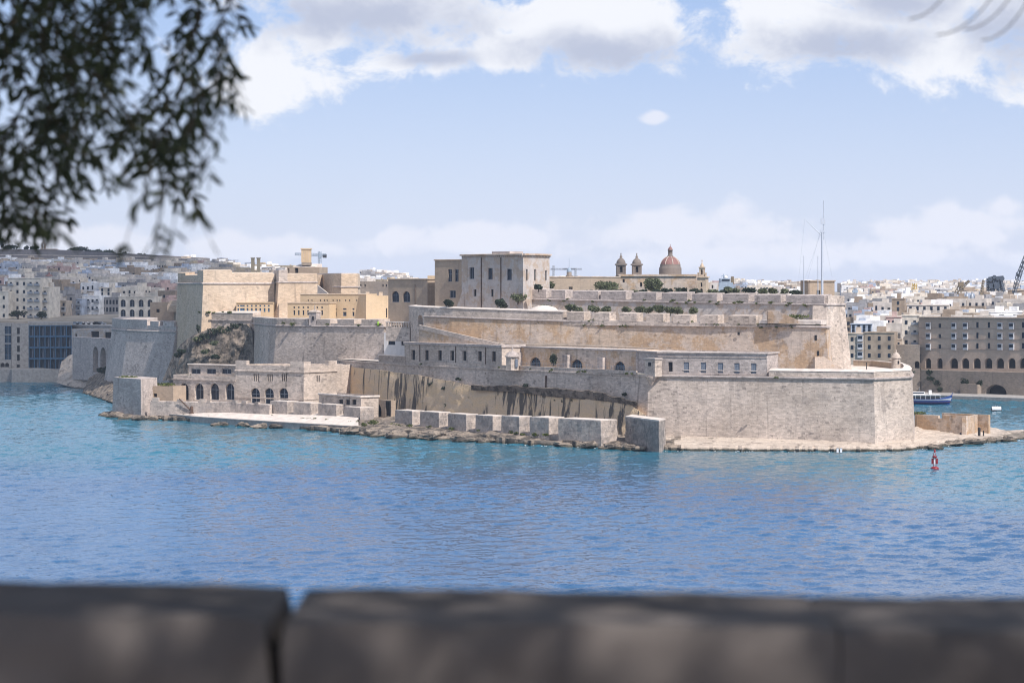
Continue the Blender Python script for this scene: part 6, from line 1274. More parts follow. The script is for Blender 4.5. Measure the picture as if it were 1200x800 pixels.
    t = thing('small_brown_jib', 'short dark jib standing left of the dockside machine', 'crane', P(1151, 340, 1500)); m = MB(); lattice(m, P(1150.5, 342, 1500), P(1152.5, 328, 1500), 1.2, .9, .22, 5); m.build('jib', M_CRANEB, t); m = MB(); q = P(1150.5, 344, 1500); m.box(q.x - 1.2, q.x + 1.2, q.y - 1, q.y + 1, q.z - 6, q.z + 1); m.build('base', M_CRANEB, t)
    t = thing('edge_crane', 'tall dark crane cut by the right edge of the picture', 'crane', P(1189, 340, 1480)); m = MB(); lattice(m, P(1193, 325, 1480), P(1206, 290, 1480), 2.0, 1.4, .3, 7); m.build('jib', M_DKBLUE, t); m = MB(); lattice(m, P(1188, 344, 1480), P(1194.5, 320, 1480), 1.5, 2.4, .25, 5); m.build('mast', M_DKBLUE, t); m = MB(); m.tube(P(1194, 321, 1480), P(1214, 318, 1480), .25, None, 5); m.tube(P(1189, 340, 1480), P(1210, 322, 1480), .15, None, 5); m.build('stay', M_NAVY, t)
    # tower crane far behind the keep
    Y = 1900; t = thing('tower_crane', 'thin grey tower crane behind the block tower', 'crane', P(374.7, 318, Y)); m = MB(); lattice(m, P(374.7, 324, Y), P(374.7, 294.5, Y), 1.8, 1.8, .22, 9); m.build('tower', M_NAVY, t); m = MB(); lattice(m, P(345.5, 297.6, Y), P(382, 299, Y), 1.3, 1.6, .2, 14); m.build('jib', M_NAVY, t); m = MB(); q = P(380.5, 300, Y); m.box(q.x - 1.5, q.x + 1.5, q.y - 1, q.y + 1, q.z - 1.4, q.z + 1.4); m.build('counterweight', M_BLACK, t); m = MB(); q = P(374.7, 300.5, Y); m.box(q.x - 1, q.x + 1, q.y - 1.6, q.y - .2, q.z - 1, q.z + 1); m.build('cab', M_NAVY, t)
    Y = 2400
    for tx, j0, j1 in ((648.7, 645, 674), (674.5, 660, 682)): t = thing('far_tower_crane', f'faint thin tower crane on the skyline {"beside the main house" if tx < 660 else "just right of the small belfry"}', 'crane', P(tx, 326, Y)); m = MB(); lattice(m, P(tx, 332, Y), P(tx, 311 if tx < 660 else 314, Y), 1.4, 1.4, .22, 7); m.build('tower', M_STEEL, t); m = MB(); lattice(m, P(j0, 315.2, Y), P(j1, 315.2, Y), 1.0, 1.0, .18, 9); m.build('jib', M_STEEL, t)
    # naval ship mast behind the fort
    c = P(850, 338, 1250); s = 1250 / F; t = thing('naval_ship', 'pale grey ship superstructure with radar dome behind the upper rampart', 'ship', c); m = MB()
    for x0, x1, y0, y1 in ((841, 861, 336, 342), (842, 858, 331, 336), (843.5, 855, 326.5, 331)): a, b = P(x0, y1, 1250), P(x1, y0, 1250); m.box(a.x, b.x, 1245, 1255, a.z, b.z - .005)
    m.build('superstructure', M_NAVY, t); m = MB(); m.tube(P(849, 327, 1250), P(847.5, 321, 1250), .5, .2, 6); m.tube(P(845, 323.5, 1250), P(853, 322.5, 1250), .2, None, 5); m.build('mast', M_NAVY, t); m = MB(); q = P(850.5, 325, 1249); m.lathe((q.x, q.y, q.z), [(.3, -1), (.9, -.6), (1.1, 0), (.8, .7), (.2, 1)], 10); m.build('radar_dome', S_WHITE, t); m = MB(); a, b = P(856.5, 333, 1250), P(859.5, 324, 1250); m.box(a.x, b.x, 1247, 1250, a.z, b.z); m.build('funnel', M_CRANEB, t)
    m = MB(); a = P(846, 329, 1244.8); m.box(a.x, a.x + 4, 1244.7, 1244.98, a.z, a.z + .8); m.build('bridge_window', M_GLASS, t)
right_town()

# ------------------------------------------------------------------ church behind the fort
def church():
    Y = 1000; s = Y / F; A, B = xy(726, Y), xy(816, Y - 4); d, n, L_ = frame2(A, B)
    t = thing('church', 'long plain stone church wall behind the upper rampart', 'church', (A.x, A.y, 42)); hs = [hole(A, B, 729.5, 732, 327, 331, 'rect', 'dark'), hole(A, B, 750, 752.5, 331, 336, 'rect', 'dark')]
    block(t, [A, B, B - n * 18, A - n * 18], 36, zp(321.5, Y), {0: hs}, S_TAN, .5, cornice=dict(edges=[0, 3], out=.6, h=.8, mat=S_TAN))
    # dome
    c = xy(785.5, Y + 16); m = MB(); z = zp(321.5, Y); m.lathe((c.x, c.y, z - 3), [(13.4 * s, 0), (13.4 * s, 5.4), (13.0 * s, 6.1), (12.2 * s, 6.3), (12.2 * s, 7.3)], 20); dr = m.build('drum', S_CHURCH, t)
    prof = [(11.8, 0), (11.3, 2.2), (10.0, 4.4), (8.0, 6.6), (5.6, 8.3), (3.4, 9.2)]; zd = z + 4.3; m = MB(); m.lathe((c.x, c.y, zd), [(r * s, h * s) for r, h in prof], 24); dm = m.build('dome_shell', M_DOME, t)
    for k in range(8):
        a = k * math.pi / 4 + .2; m = MB()
        for (r0, h0), (r1, h1) in zip(prof, prof[1:]): m.tube((c.x + r0 * s * math.cos(a), c.y + r0 * s * math.sin(a), zd + h0 * s), (c.x + r1 * s * math.cos(a), c.y + r1 * s * math.sin(a), zd + h1 * s), .2, .16, 6)
        m.build('dome_rib', S_PINK, dm)
    zl = zd + 9.2 * s; m = MB(); m.lathe((c.x, c.y, zl), [(3.7 * s, 0), (3.4 * s, .4), (2.7 * s, .5), (2.6 * s, 7 * s), (3.3 * s, 7.2 * s), (3.2 * s, 8.0 * s)], 10); m.build('lantern', S_CHURCH, t); m = MB(); m.lathe((c.x, c.y, zl + 8.0 * s + .004), [(2.8 * s, 0), (2.4 * s, 1.8 * s), (1.1 * s, 3.4 * s), (.3 * s, 4.2 * s), (.12, 6.5 * s)], 12); m.build('lantern_cap', M_DOME, t)
    # bell towers
    for k, px in enumerate((727.7, 746.2)):
        c = xy(px, Y + 4 + k * 5); t2 = thing('bell_tower', f'{"left" if k == 0 else "right"} one of the twin grey church bell towers', 'bell tower', (c.x, c.y, 45), 'twin church bell towers'); w = 5.6 * s; z0 = zp(322, Y); A2 = Vector((c.x - w, c.y - w)); B2 = Vector((c.x + w, c.y - w)); C2 = Vector((c.x + w, c.y + w)); D2 = Vector((c.x - w, c.y + w)); zt = zp(309, Y)
        h = rect_hole(w * .7, w * 1.3, zt - 10 * s, zt - 3 * s, True, 'dark'); block(t2, [A2, B2, C2, D2], 38, zt, {0: [h], 1: [h]}, S_CHURCH, .6, cornice=dict(out=.5, h=.6, mat=S_CHURCH))
        for q in (-1, 1): m = MB(); m.box(c.x + q * w * .82 - .3, c.x + q * w * .82 + .3, c.y - w - .25, c.y - w - .003, z0 - 4, zt - .7); m.build('pilaster', S_CHURCH, t2)
        m = MB(); m.lathe((c.x, c.y, zt + .06), [(5.8 * s, 0), (5.7 * s, 1.5 * s), (5.2 * s, 3 * s), (3.6 * s, 5.2 * s), (2 * s, 6.3 * s), (1.6 * s, 6.6 * s), (1.7 * s, 8.4 * s), (1.0 * s, 9.4 * s), (.5 * s, 10.4 * s), (.7 * s, 11.0 * s), (.2, 12.5 * s)], 8, True, .39); m.build('cupola', S_CHURCH, t2)
    # bell gable
    A, B = xy(817, 985), xy(827.5, 984); d, n, L_ = frame2(A, B); t = thing('bell_gable', 'sunlit stone bell gable at the right end of the church', 'bell gable', (A.x, A.y, 42)); zt = zp(324, 985); w = L_
    block(t, [A, B, B - n * 5, A - n * 5], 38, zt, {0: [hole(A, B, 821, 823, 331, 336, 'arch', 'dark'), hole(A, B, 820.5, 823.5, 338, 342, 'arch', 'dark')]}, S_CREAM, .5, cornice=dict(out=.5, h=.5, mat=S_CREAM))
    zc = zp(314, 985); m = MB(); A3 = A + d * w * .22; m_w = w * .56; facade(m, A3, A3 + d * m_w, zt + .06, zc, [rect_hole(m_w * .3, m_w * .7, zt + .8, zc - .6, True)], 1.6); m.obox(A3, d, 0, m_w, -1.7, -1.62, zt + .06, zc); m.obox(A3, d, -.2, m_w + .2, -1.8, .3, zc + .003, zc + .45); m.build('belfry', S_CREAM, t)
    cc = A3 + d * m_w * .5 - n * .8; m = MB(); m.lathe((cc.x, cc.y, zc + .46), [(m_w * .4, 0), (m_w * .3, .8), (m_w * .12, 1.4), (.12, 1.8), (.1, 3.0)], 8); m.box(cc.x - .4, cc.x + .4, cc.y - .06, cc.y + .06, zc + 2.7, zc + 2.9); m.build('finial_cross', S_CREAM, t)
    for q in (0.02, w * .86): m = MB(); m.obox(A, d, q, q + w * .14, -1.2, -.1, zt + .06, zt + 1.6); m.build('pinnacle', S_CREAM, t)
    # walls left of the church, small belfry, wall right of it
    A, B = xy(643, 960), xy(727, 965); d, n, L_ = frame2(A, B); t = thing('garden_wall', 'long brown wall between the main house and the church', 'wall', (A.x, A.y, 42)); m = MB(); facade(m, A, B, 38, zp(325, 962), [hole(A, B, 666.5, 671, 336, 345, 'rect', 'dark')], .8); m.obox(A, d, 0, L_, -3, -.82, 38, zp(325, 962)); m.build('masonry', S_BROWN, t); m = MB(); m.obox(A, d, -.2, L_ + .2, -3, .2, zp(325, 962) + .004, zp(324, 962)); m.build('coping', S_TAN, t)
    A, B = xy(829, 990), xy(842, 992); d, n, L_ = frame2(A, B); t = thing('church_annex', 'plain tan annex right of the bell gable', 'building', (A.x, A.y, 40)); block(t, [A, B, B - n * 8, A - n * 8], 36, zp(331, 990), {0: [hole(A, B, 834, 836, 334, 338, 'rect', 'dark')]}, S_HOUSE, .4)
    c = P(667, 325, 1300); s2 = 1300 / F; t = thing('small_belfry', 'small dark domed belfry with a thin spire between main house and church', 'belfry', c); m = MB(); m.lathe((c.x, c.y, c.z - 6), [(4 * s2, 0), (4 * s2, 7), (3 * s2, 7.1), (2.9 * s2, 6 + 6 * s2), (3.2 * s2, 6 + 6.4 * s2)], 8, False); m.build('shaft', S_OLD, t); m = MB(); m.lathe((c.x, c.y, c.z + 6.5 * s2), [(2.9 * s2, 0), (2.7 * s2, 2 * s2), (1.6 * s2, 4 * s2), (.4 * s2, 5 * s2), (.12, 6 * s2), (.06, 16 * s2)], 10); m.build('dome', M_NAVY, t)
    # red dome seen in the gap
    c = P(438, 344, 1350); s2 = 1350 / F; t = thing('gap_church_dome', 'dull red dome with grey drum seen in the gap left of the arched window house', 'dome', c); m = MB(); m.lathe((c.x, c.y, c.z - 6), [(9 * s2, 0), (9 * s2, 6 + 2 * s2), (7.5 * s2, 6 + 2.2 * s2), (7.5 * s2, 6 + 5 * s2)], 16); m.build('drum', S_SENG, t); m = MB(); m.lathe((c.x, c.y, c.z + 5 * s2), [(7 * s2, 0), (6 * s2, 2.6 * s2), (3.5 * s2, 4.6 * s2), (1 * s2, 5.2 * s2)], 16); m.build('shell', M_DOME, t); m = MB(); m.lathe((c.x, c.y, c.z + 10 * s2), [(1.4 * s2, 0), (1.4 * s2, 3 * s2), (1.0 * s2, 4 * s2), (.1, 6.5 * s2)], 8); m.build('lantern', S_GREY, t)
    A, B = xy(419, 1300), xy(456, 1296); d, n, L_ = frame2(A, B); t = thing('gap_grey_block', 'long dark grey building in the gap left of the arched window house', 'building', (A.x, A.y, 36)); block(t, [A, B, B - n * 12, A - n * 12], 28, zp(329.5, 1300), {0: [hole(A, B, x, x + 1.6, 333, 336, 'rect', 'dark') for x in (422, 427, 448, 452)]}, S_OLD, .4)
church()

# ------------------------------------------------------------------ the hillside towns
def town():
    rn = random.Random(21); L_ = []
    def zone(px):
        if -12 < px < 212: return 'left'
        if 985 < px < 1225: return 'right'
        return 'mid'
    taken = [(-12, 182, 1225, 1312)]
    Y = 1250
    while Y < 3050:
        stepY = 15 + (Y - 1250) * .009
        for side, (pa, pb) in (('left', (-18, 214)), ('gap1', (208, 345)), ('gap2', (415, 460)), ('gap3', (640, 735)), ('gap4', (828, 950)), ('right', (985, 1226))):
            yr = ridge_y((pa + pb) / 2)
            if Y > yr - 40: continue
            if side.startswith('gap') and Y < yr - 620: continue
            x = (pa - 600) / F * Y + rn.uniform(0, 8); xe = (pb - 600) / F * Y
            while x < xe:
                w = rn.uniform(8, 17) * (1 + (Y - 1250) / 3500); px = (x + w / 2) / Y * F + 600
                sk = any(a - 3 < px < b and c < Y < e for a, b, c, e in taken)
                if side == 'left' and Y > 2130: sk = True
                if not sk:
                    st = rn.choice((2, 2, 3, 3, 4)) if Y < 2000 else rn.choice((2, 3, 3, 4)); h = st * 3.1 + .8; z = ground_z(px, Y); L_.append((w / Y * h / Y, x + w / 2, Y + rn.uniform(-4, 4), z, w, h, side, rn.random()))
                x += w + (rn.uniform(.0, .6) if rn.random() < .8 else rn.uniform(2, 7))
        Y += stepY
    Y = 1078
    while Y < 1250:
        x = (1000 - 600) / F * Y; xe = (1226 - 600) / F * Y
        while x < xe:
            w = rn.uniform(8, 15); h = rn.choice((6.5, 7, 9.6)); px = (x + w / 2) / Y * F + 600; L_.append((w / Y * h / Y, x + w / 2, Y + rn.uniform(-3, 3), ground_z(px, Y), w, h, 'right', rn.random())); x += w + rn.uniform(0, 1)
        Y += 17
    L_.sort(key=lambda q: -q[0]); rest = {}; restw = MB(); k = 0
    for i, (a, x, y, z, w, h, side, r) in enumerate(L_):
        if side == 'left': ci = rn.choices(range(9), (18, 10, 13, 22, 24, 1, 1, 12, 16))[0]; rz = R(rn.gauss(-32, 5))
        elif side == 'right': ci = rn.choices(range(9), (30, 18, 12, 12, 26, 2, 1, 9, 6) if y > 1500 else (14, 12, 14, 18, 22, 3, 1, 9, 16))[0]; rz = R(rn.gauss(-20 if y < 1500 else -8, 8))
        else: ci = rn.choices(range(9), (22, 16, 12, 12, 24, 6, 1, 5, 6))[0]; rz = R(rn.gauss(-22, 8))
        dp = rn.uniform(11, 16); slots = win_slots(w, h, rn); sside = [(a_, b_) for a_, b_ in win_slots(dp, h, rn) if rn.random() < .5]
        if i < 300:
            t = thing('town_house', f'{"narrow" if w < 11 else "wide"} {PAL[ci][0]} {["one", "two", "three", "four"][min(3, max(0, int((h - .6) / 3.1) - 1))]} storey house ' + ('low on' if y < 1400 else 'halfway up' if y < 1750 else 'high up on') + ' ' + ('left hillside' if side == 'left' else 'right hillside' if side == 'right' else 'middle skyline'), 'house', (x, y, z), f'{PAL[ci][0]} houses ' + ('left of' if side == 'left' else 'right of' if side == 'right' else 'behind') + ' the fort', rz)
            m = MB(); house_geom(m, None, w, dp, h, (x, y, z), rz, rn)
            # bring into the thing's own frame
            ca, sa = math.cos(-rz), math.sin(-rz)
            for v in m.v: dx, dy = v.x - x, v.y - y; v.x, v.y, v.z = dx * ca - dy * sa, dx * sa + dy * ca, v.z - z
            me = m.mesh('wall', PM[ci]); link(me, 'wall', t, (0, 0, 0))
            if i < 130:
                for (sx, sz) in slots: link(rn.choice((WIN_A, WIN_A, WIN_B, WIN_C)), 'window', t, (sx, 0, sz))
                for (sx, sz) in sside: link(rn.choice((WIN_A, WIN_C)), 'window', t, (w / 2, dp / 2 + sx, sz), math.pi / 2)
            else:
                q = MB(); [q.box(sx - .6, sx + .6, -.1, .04, sz, sz + 1.7) for sx, sz in slots]; [q.box(w / 2 - .04, w / 2 + .1, dp / 2 + sx - .6, dp / 2 + sx + .6, sz, sz + 1.7) for sx, sz in sside]; tagp(link(q.mesh('windows', M_GLASS), 'windows', t, (0, 0, 0)), kind='stuff')
        else:
            mb = rest.setdefault(ci, MB()); house_geom(mb, None, w, dp, h, (x, y, z), rz, rn); ca, sa = math.cos(rz), math.sin(rz)
            for sx, sz in slots:
                p = [(sx - .65, -.1), (sx + .65, -.1)]; c = [(x + a_ * ca - b_ * sa, y + a_ * sa + b_ * ca) for a_, b_ in p]; restw.poly([(c[0][0], c[0][1], z + sz), (c[1][0], c[1][1], z + sz), (c[1][0], c[1][1], z + sz + 1.7), (c[0][0], c[0][1], z + sz + 1.7)])
    t = bpy.data.objects.new('distant_town', None); COL.objects.link(t); tagp(t, 'mass of small pale houses of the far town on the hills', 'town', None, 'stuff')
    for ci, mb in rest.items(): tagp(mb.build('far_houses', PM[ci], t), kind='stuff')
    tagp(restw.build('far_windows', M_GLASS, t), kind='stuff')
    # dark hillside greenery between houses
    g = MB()
    for k in range(46):
        px = rn.choice((rn.uniform(0, 205), rn.uniform(990, 1200))); Y = rn.uniform(1330, 2400); c = P(px, 0, Y); leafball(g, (c.x, Y, ground_z(px, Y) + rn.uniform(4, 8)), rn.uniform(2.5, 5), 4, 3, 60, .8, 4)
    tagp(g.build('town_greenery', G_DARK), kind='stuff', label='scattered dark trees between the far houses')
town()

# ------------------------------------------------------------------ an unseen cloud overhead, placed so its shadow lies on the left town
def clouds():
    M_CLOUD = plain('cloud_white', (.82, .83, .85), 1.0, 0, .03, .01, 0); nt = M_CLOUD.node_tree; tr = nt.nodes.new('ShaderNodeBsdfTransparent'); mx = nt.nodes.new('ShaderNodeMixShader'); mx.inputs[0].default_value = .42
    pb = [x for x in nt.nodes if x.type == 'BSDF_PRINCIPLED'][0]; ou = [x for x in nt.nodes if x.type == 'OUTPUT_MATERIAL'][0]; nt.links.new(pb.outputs[0], mx.inputs[1]); nt.links.new(tr.outputs[0], mx.inputs[2]); nt.links.new(mx.outputs[0], ou.inputs[0])
    k = 760.0 / sun_dir.z
    for lab, (cx, cy), ang, rx, ry in (('large cumulus cloud overhead shading the town left of the fort', (-330, 1690), .19, 150, 640),):
        c = Vector((cx + sun_dir.x * k, cy + sun_dir.y * k, 760)); m = MB(); nu, nv = 64, 18; pts = []
        for j in range(nv + 1):
            ph = -math.pi / 2 + math.pi * j / nv
            for i in range(nu):
                t = 2 * math.pi * i / nu; d = Vector((math.cos(t) * math.cos(ph), math.sin(t) * math.cos(ph), math.sin(ph)))
                f = 1 + .20 * mnoise.fractal(Vector((d.x * 2.2, d.y * 4.0, d.z * 2.2)) + Vector((cx, 0, 0)), 1, 2, 4); x, y = d.x * rx * f, d.y * ry * f; z = d.z * (90 if d.z > 0 else 18) * f
                pts.append(c + Vector((x * math.cos(ang) - y * math.sin(ang), x * math.sin(ang) + y * math.cos(ang), z)))
        m.add(pts, [(j * nu + i, j * nu + (i + 1) % nu, (j + 1) * nu + (i + 1) % nu, (j + 1) * nu + i) for j in range(nv) for i in range(nu)], True)
        tagp(m.build('cloud', M_CLOUD), lab, 'cloud')
clouds()

# ------------------------------------------------------------------ people (a few pixels tall)
def person(label, base, pose, shirt, rz=0.0):
    t = thing('person', label, 'person', base, None, rz)
    if pose == 'stand':
        J = dict(pel=(0, 0, .95), spine=(0, 0, 1.2), chest=(0, -.02, 1.4), neck=(0, -.02, 1.52), head=(0, -.03, 1.62), top=(0, -.03, 1.74), ls=(.19, 0, 1.42), le=(.26, -.02, 1.13), lh=(.27, -.1, .88), rs=(-.19, 0, 1.42), re=(-.26, -.02, 1.13), rh=(-.27, -.1, .88), lhip=(.1, 0, .92), lk=(.12, -.03, .5), la=(.12, .02, .08), lt=(.13, -.15, .04), rhip=(-.1, 0, .92), rk=(-.12, -.02, .5), ra=(-.12, .03, .08), rt=(-.13, -.14, .04))
    else:
        J = dict(pel=(0, 0, .14), spine=(0, -.03, .4), chest=(0, -.1, .62), neck=(0, -.13, .74), head=(0, -.17, .84), top=(0, -.18, .96), ls=(.19, -.08, .64), le=(.26, -.2, .4), lh=(.15, -.42, .42), rs=(-.19, -.08, .64), re=(-.26, -.2, .4), rh=(-.15, -.42, .42), lhip=(.11, -.03, .13), lk=(.14, -.42, .42), la=(.14, -.6, .06), lt=(.15, -.76, .04), rhip=(-.11, -.03, .13), rk=(-.14, -.42, .42), ra=(-.14, -.6, .06), rt=(-.15, -.76, .04))
    E = [('pel', 'spine'), ('spine', 'chest'), ('chest', 'neck'), ('neck', 'head'), ('head', 'top'), ('chest', 'ls'), ('ls', 'le'), ('le', 'lh'), ('chest', 'rs'), ('rs', 're'), ('re', 'rh'), ('pel', 'lhip'), ('lhip', 'lk'), ('lk', 'la'), ('la', 'lt'), ('pel', 'rhip'), ('rhip', 'rk'), ('rk', 'ra'), ('ra', 'rt')]
    RD = dict(pel=.15, spine=.14, chest=.15, neck=.06, head=.11, top=.08, ls=.07, le=.05, lh=.045, rs=.07, re=.05, rh=.045, lhip=.1, lk=.065, la=.05, lt=.04, rhip=.1, rk=.065, ra=.05, rt=.04)
    ks = list(J); me = bpy.data.meshes.new('body'); me.from_pydata([J[k] for k in ks], [(ks.index(a), ks.index(b)) for a, b in E], []); me.materials.append(shirt)
    o = bpy.data.objects.new('body', me); COL.objects.link(o); o.parent = t; o.modifiers.new('skin', 'SKIN'); me.skin_vertices
    if not me.skin_vertices: me.attributes
    sv = me.skin_vertices[0].data
    for i, k in enumerate(ks): sv[i].radius = (RD[k], RD[k]); sv[i].use_root = (k == 'pel')
    o.modifiers.new('sub', 'SUBSURF').levels = 1
    m = MB(); hx, hy, hz_ = J['head']; m.lathe((hx, hy - .02, hz_ - .04), [(.05, -.06), (.098, .0), (.105, .06), (.09, .12), (.04, .17)], 10); m_o = bpy.data.objects.new('face', m.mesh('face', M_SKIN)); COL.objects.link(m_o); m_o.parent = t
    m = MB(); m.lathe((hx, hy + .015, hz_ + .02), [(.112, 0), (.115, .06), (.095, .12), (.04, .165)], 10); m_o = bpy.data.objects.new('hair', m.mesh('hair', M_BLACK)); COL.objects.link(m_o); m_o.parent = t
person('person in dark clothes sitting on the rocky point right of the fort', P(1125, 509.3, yw(509.3, 1.9)), 'sit', M_CLOTH, .6)
person('person in dark clothes sitting on the rocks left of the quay', P(126, 463, yw(463, 1.0) - 60), 'sit', M_CLOTH, -.4)
person('person in a lime vest standing on the great rampart', (P(443, 371, 850).x, 850, 33.0), 'stand', M_HIVIS)

# ------------------------------------------------------------------ the viewing terrace: ground, parapet, olive tree
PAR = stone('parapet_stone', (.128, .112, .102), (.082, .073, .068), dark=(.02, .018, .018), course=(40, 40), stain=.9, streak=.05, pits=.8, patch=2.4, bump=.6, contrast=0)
def terrace():
    m = MB(); m.box(-60, 60, -40, 3.2, -2, 45.4); tagp(m.build('terrace', S_OLD), kind='structure', label='viewing terrace the camera stands on')
    t = thing('parapet_wall', 'dark weathered stone parapet with a notched joint in the near foreground', 'parapet', (0, 2.75, 45.4))
    # photo columns of the joints at the wall's near upper edge, 4 m away
    X = lambda px, Y=2.6: (px - 600) / F * Y
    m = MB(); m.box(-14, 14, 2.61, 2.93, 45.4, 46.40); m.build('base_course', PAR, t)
    def stone_block(x0, x1, zl, zr, near_l=None, near_r=None):
        b = MB(); nx, ny, nz_ = 50, 8, 9
        def pt(u, v, w):
            x = x0 + (x1 - x0) * u; y = 2.6 + .32 * v; zt = zl + (zr - zl) * u; z = 46.404 + (zt - 46.404) * w
            # rounded, chipped upper edges
            r_ = .012
            if w > .8: k = (w - .8) / .2; y += r_ * k * k * (1 if v < .5 else -1) * (abs(v - .5) * 2) ** 3
            e = 0
            if u < .08: e = (1 - u / .08)
            if u > .92: e = (u - .92) / .08
            c = near_l if u < .5 else near_r
            if c and e: x += (c if u < .5 else -c) * e * e * max(0, (w - .55) / .45) ** 1.6; z -= .002 * e * e * w
            n = mnoise.fractal(Vector((x * 8, y * 8, z * 8)), 1, 2, 4) * .004
            return (x + n, y + n * (1 if v < .5 else -1), z + n * (1.0 if w > .9 else .2))
        def grid(f, na, nb):
            pts = [f(i / na, j / nb) for j in range(nb + 1) for i in range(na + 1)]; b.add(pts, [(j * (na + 1) + i, j * (na + 1) + i + 1, (j + 1) * (na + 1) + i + 1, (j + 1) * (na + 1) + i) for j in range(nb) for i in range(na)], True)
        grid(lambda a, c: pt(a, 0, c), nx, nz_); grid(lambda a, c: pt(a, c, 1), nx, ny); grid(lambda a, c: pt(1 - a, 1, c), nx, nz_); grid(lambda a, c: pt(0, 1 - a, c), ny, nz_); grid(lambda a, c: pt(1, a, c), ny, nz_)
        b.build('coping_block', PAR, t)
    zt = lambda py: zp(py, 2.9)
    stone_block(X(-330), X(318), zt(680), zt(686), .004, .010)
    stone_block(X(330), X(984.4), zt(689), zt(696), .002, .0005)
    stone_block(X(985), X(1640), zt(698), zt(704), .002, .004)
    stone_block(X(-1050), X(-333), zt(672), zt(676), .01, .01)
    stone_block(X(1643), X(2300), zt(703), zt(706), .01, .01)
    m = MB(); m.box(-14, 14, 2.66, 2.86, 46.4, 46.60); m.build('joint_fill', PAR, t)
terrace()

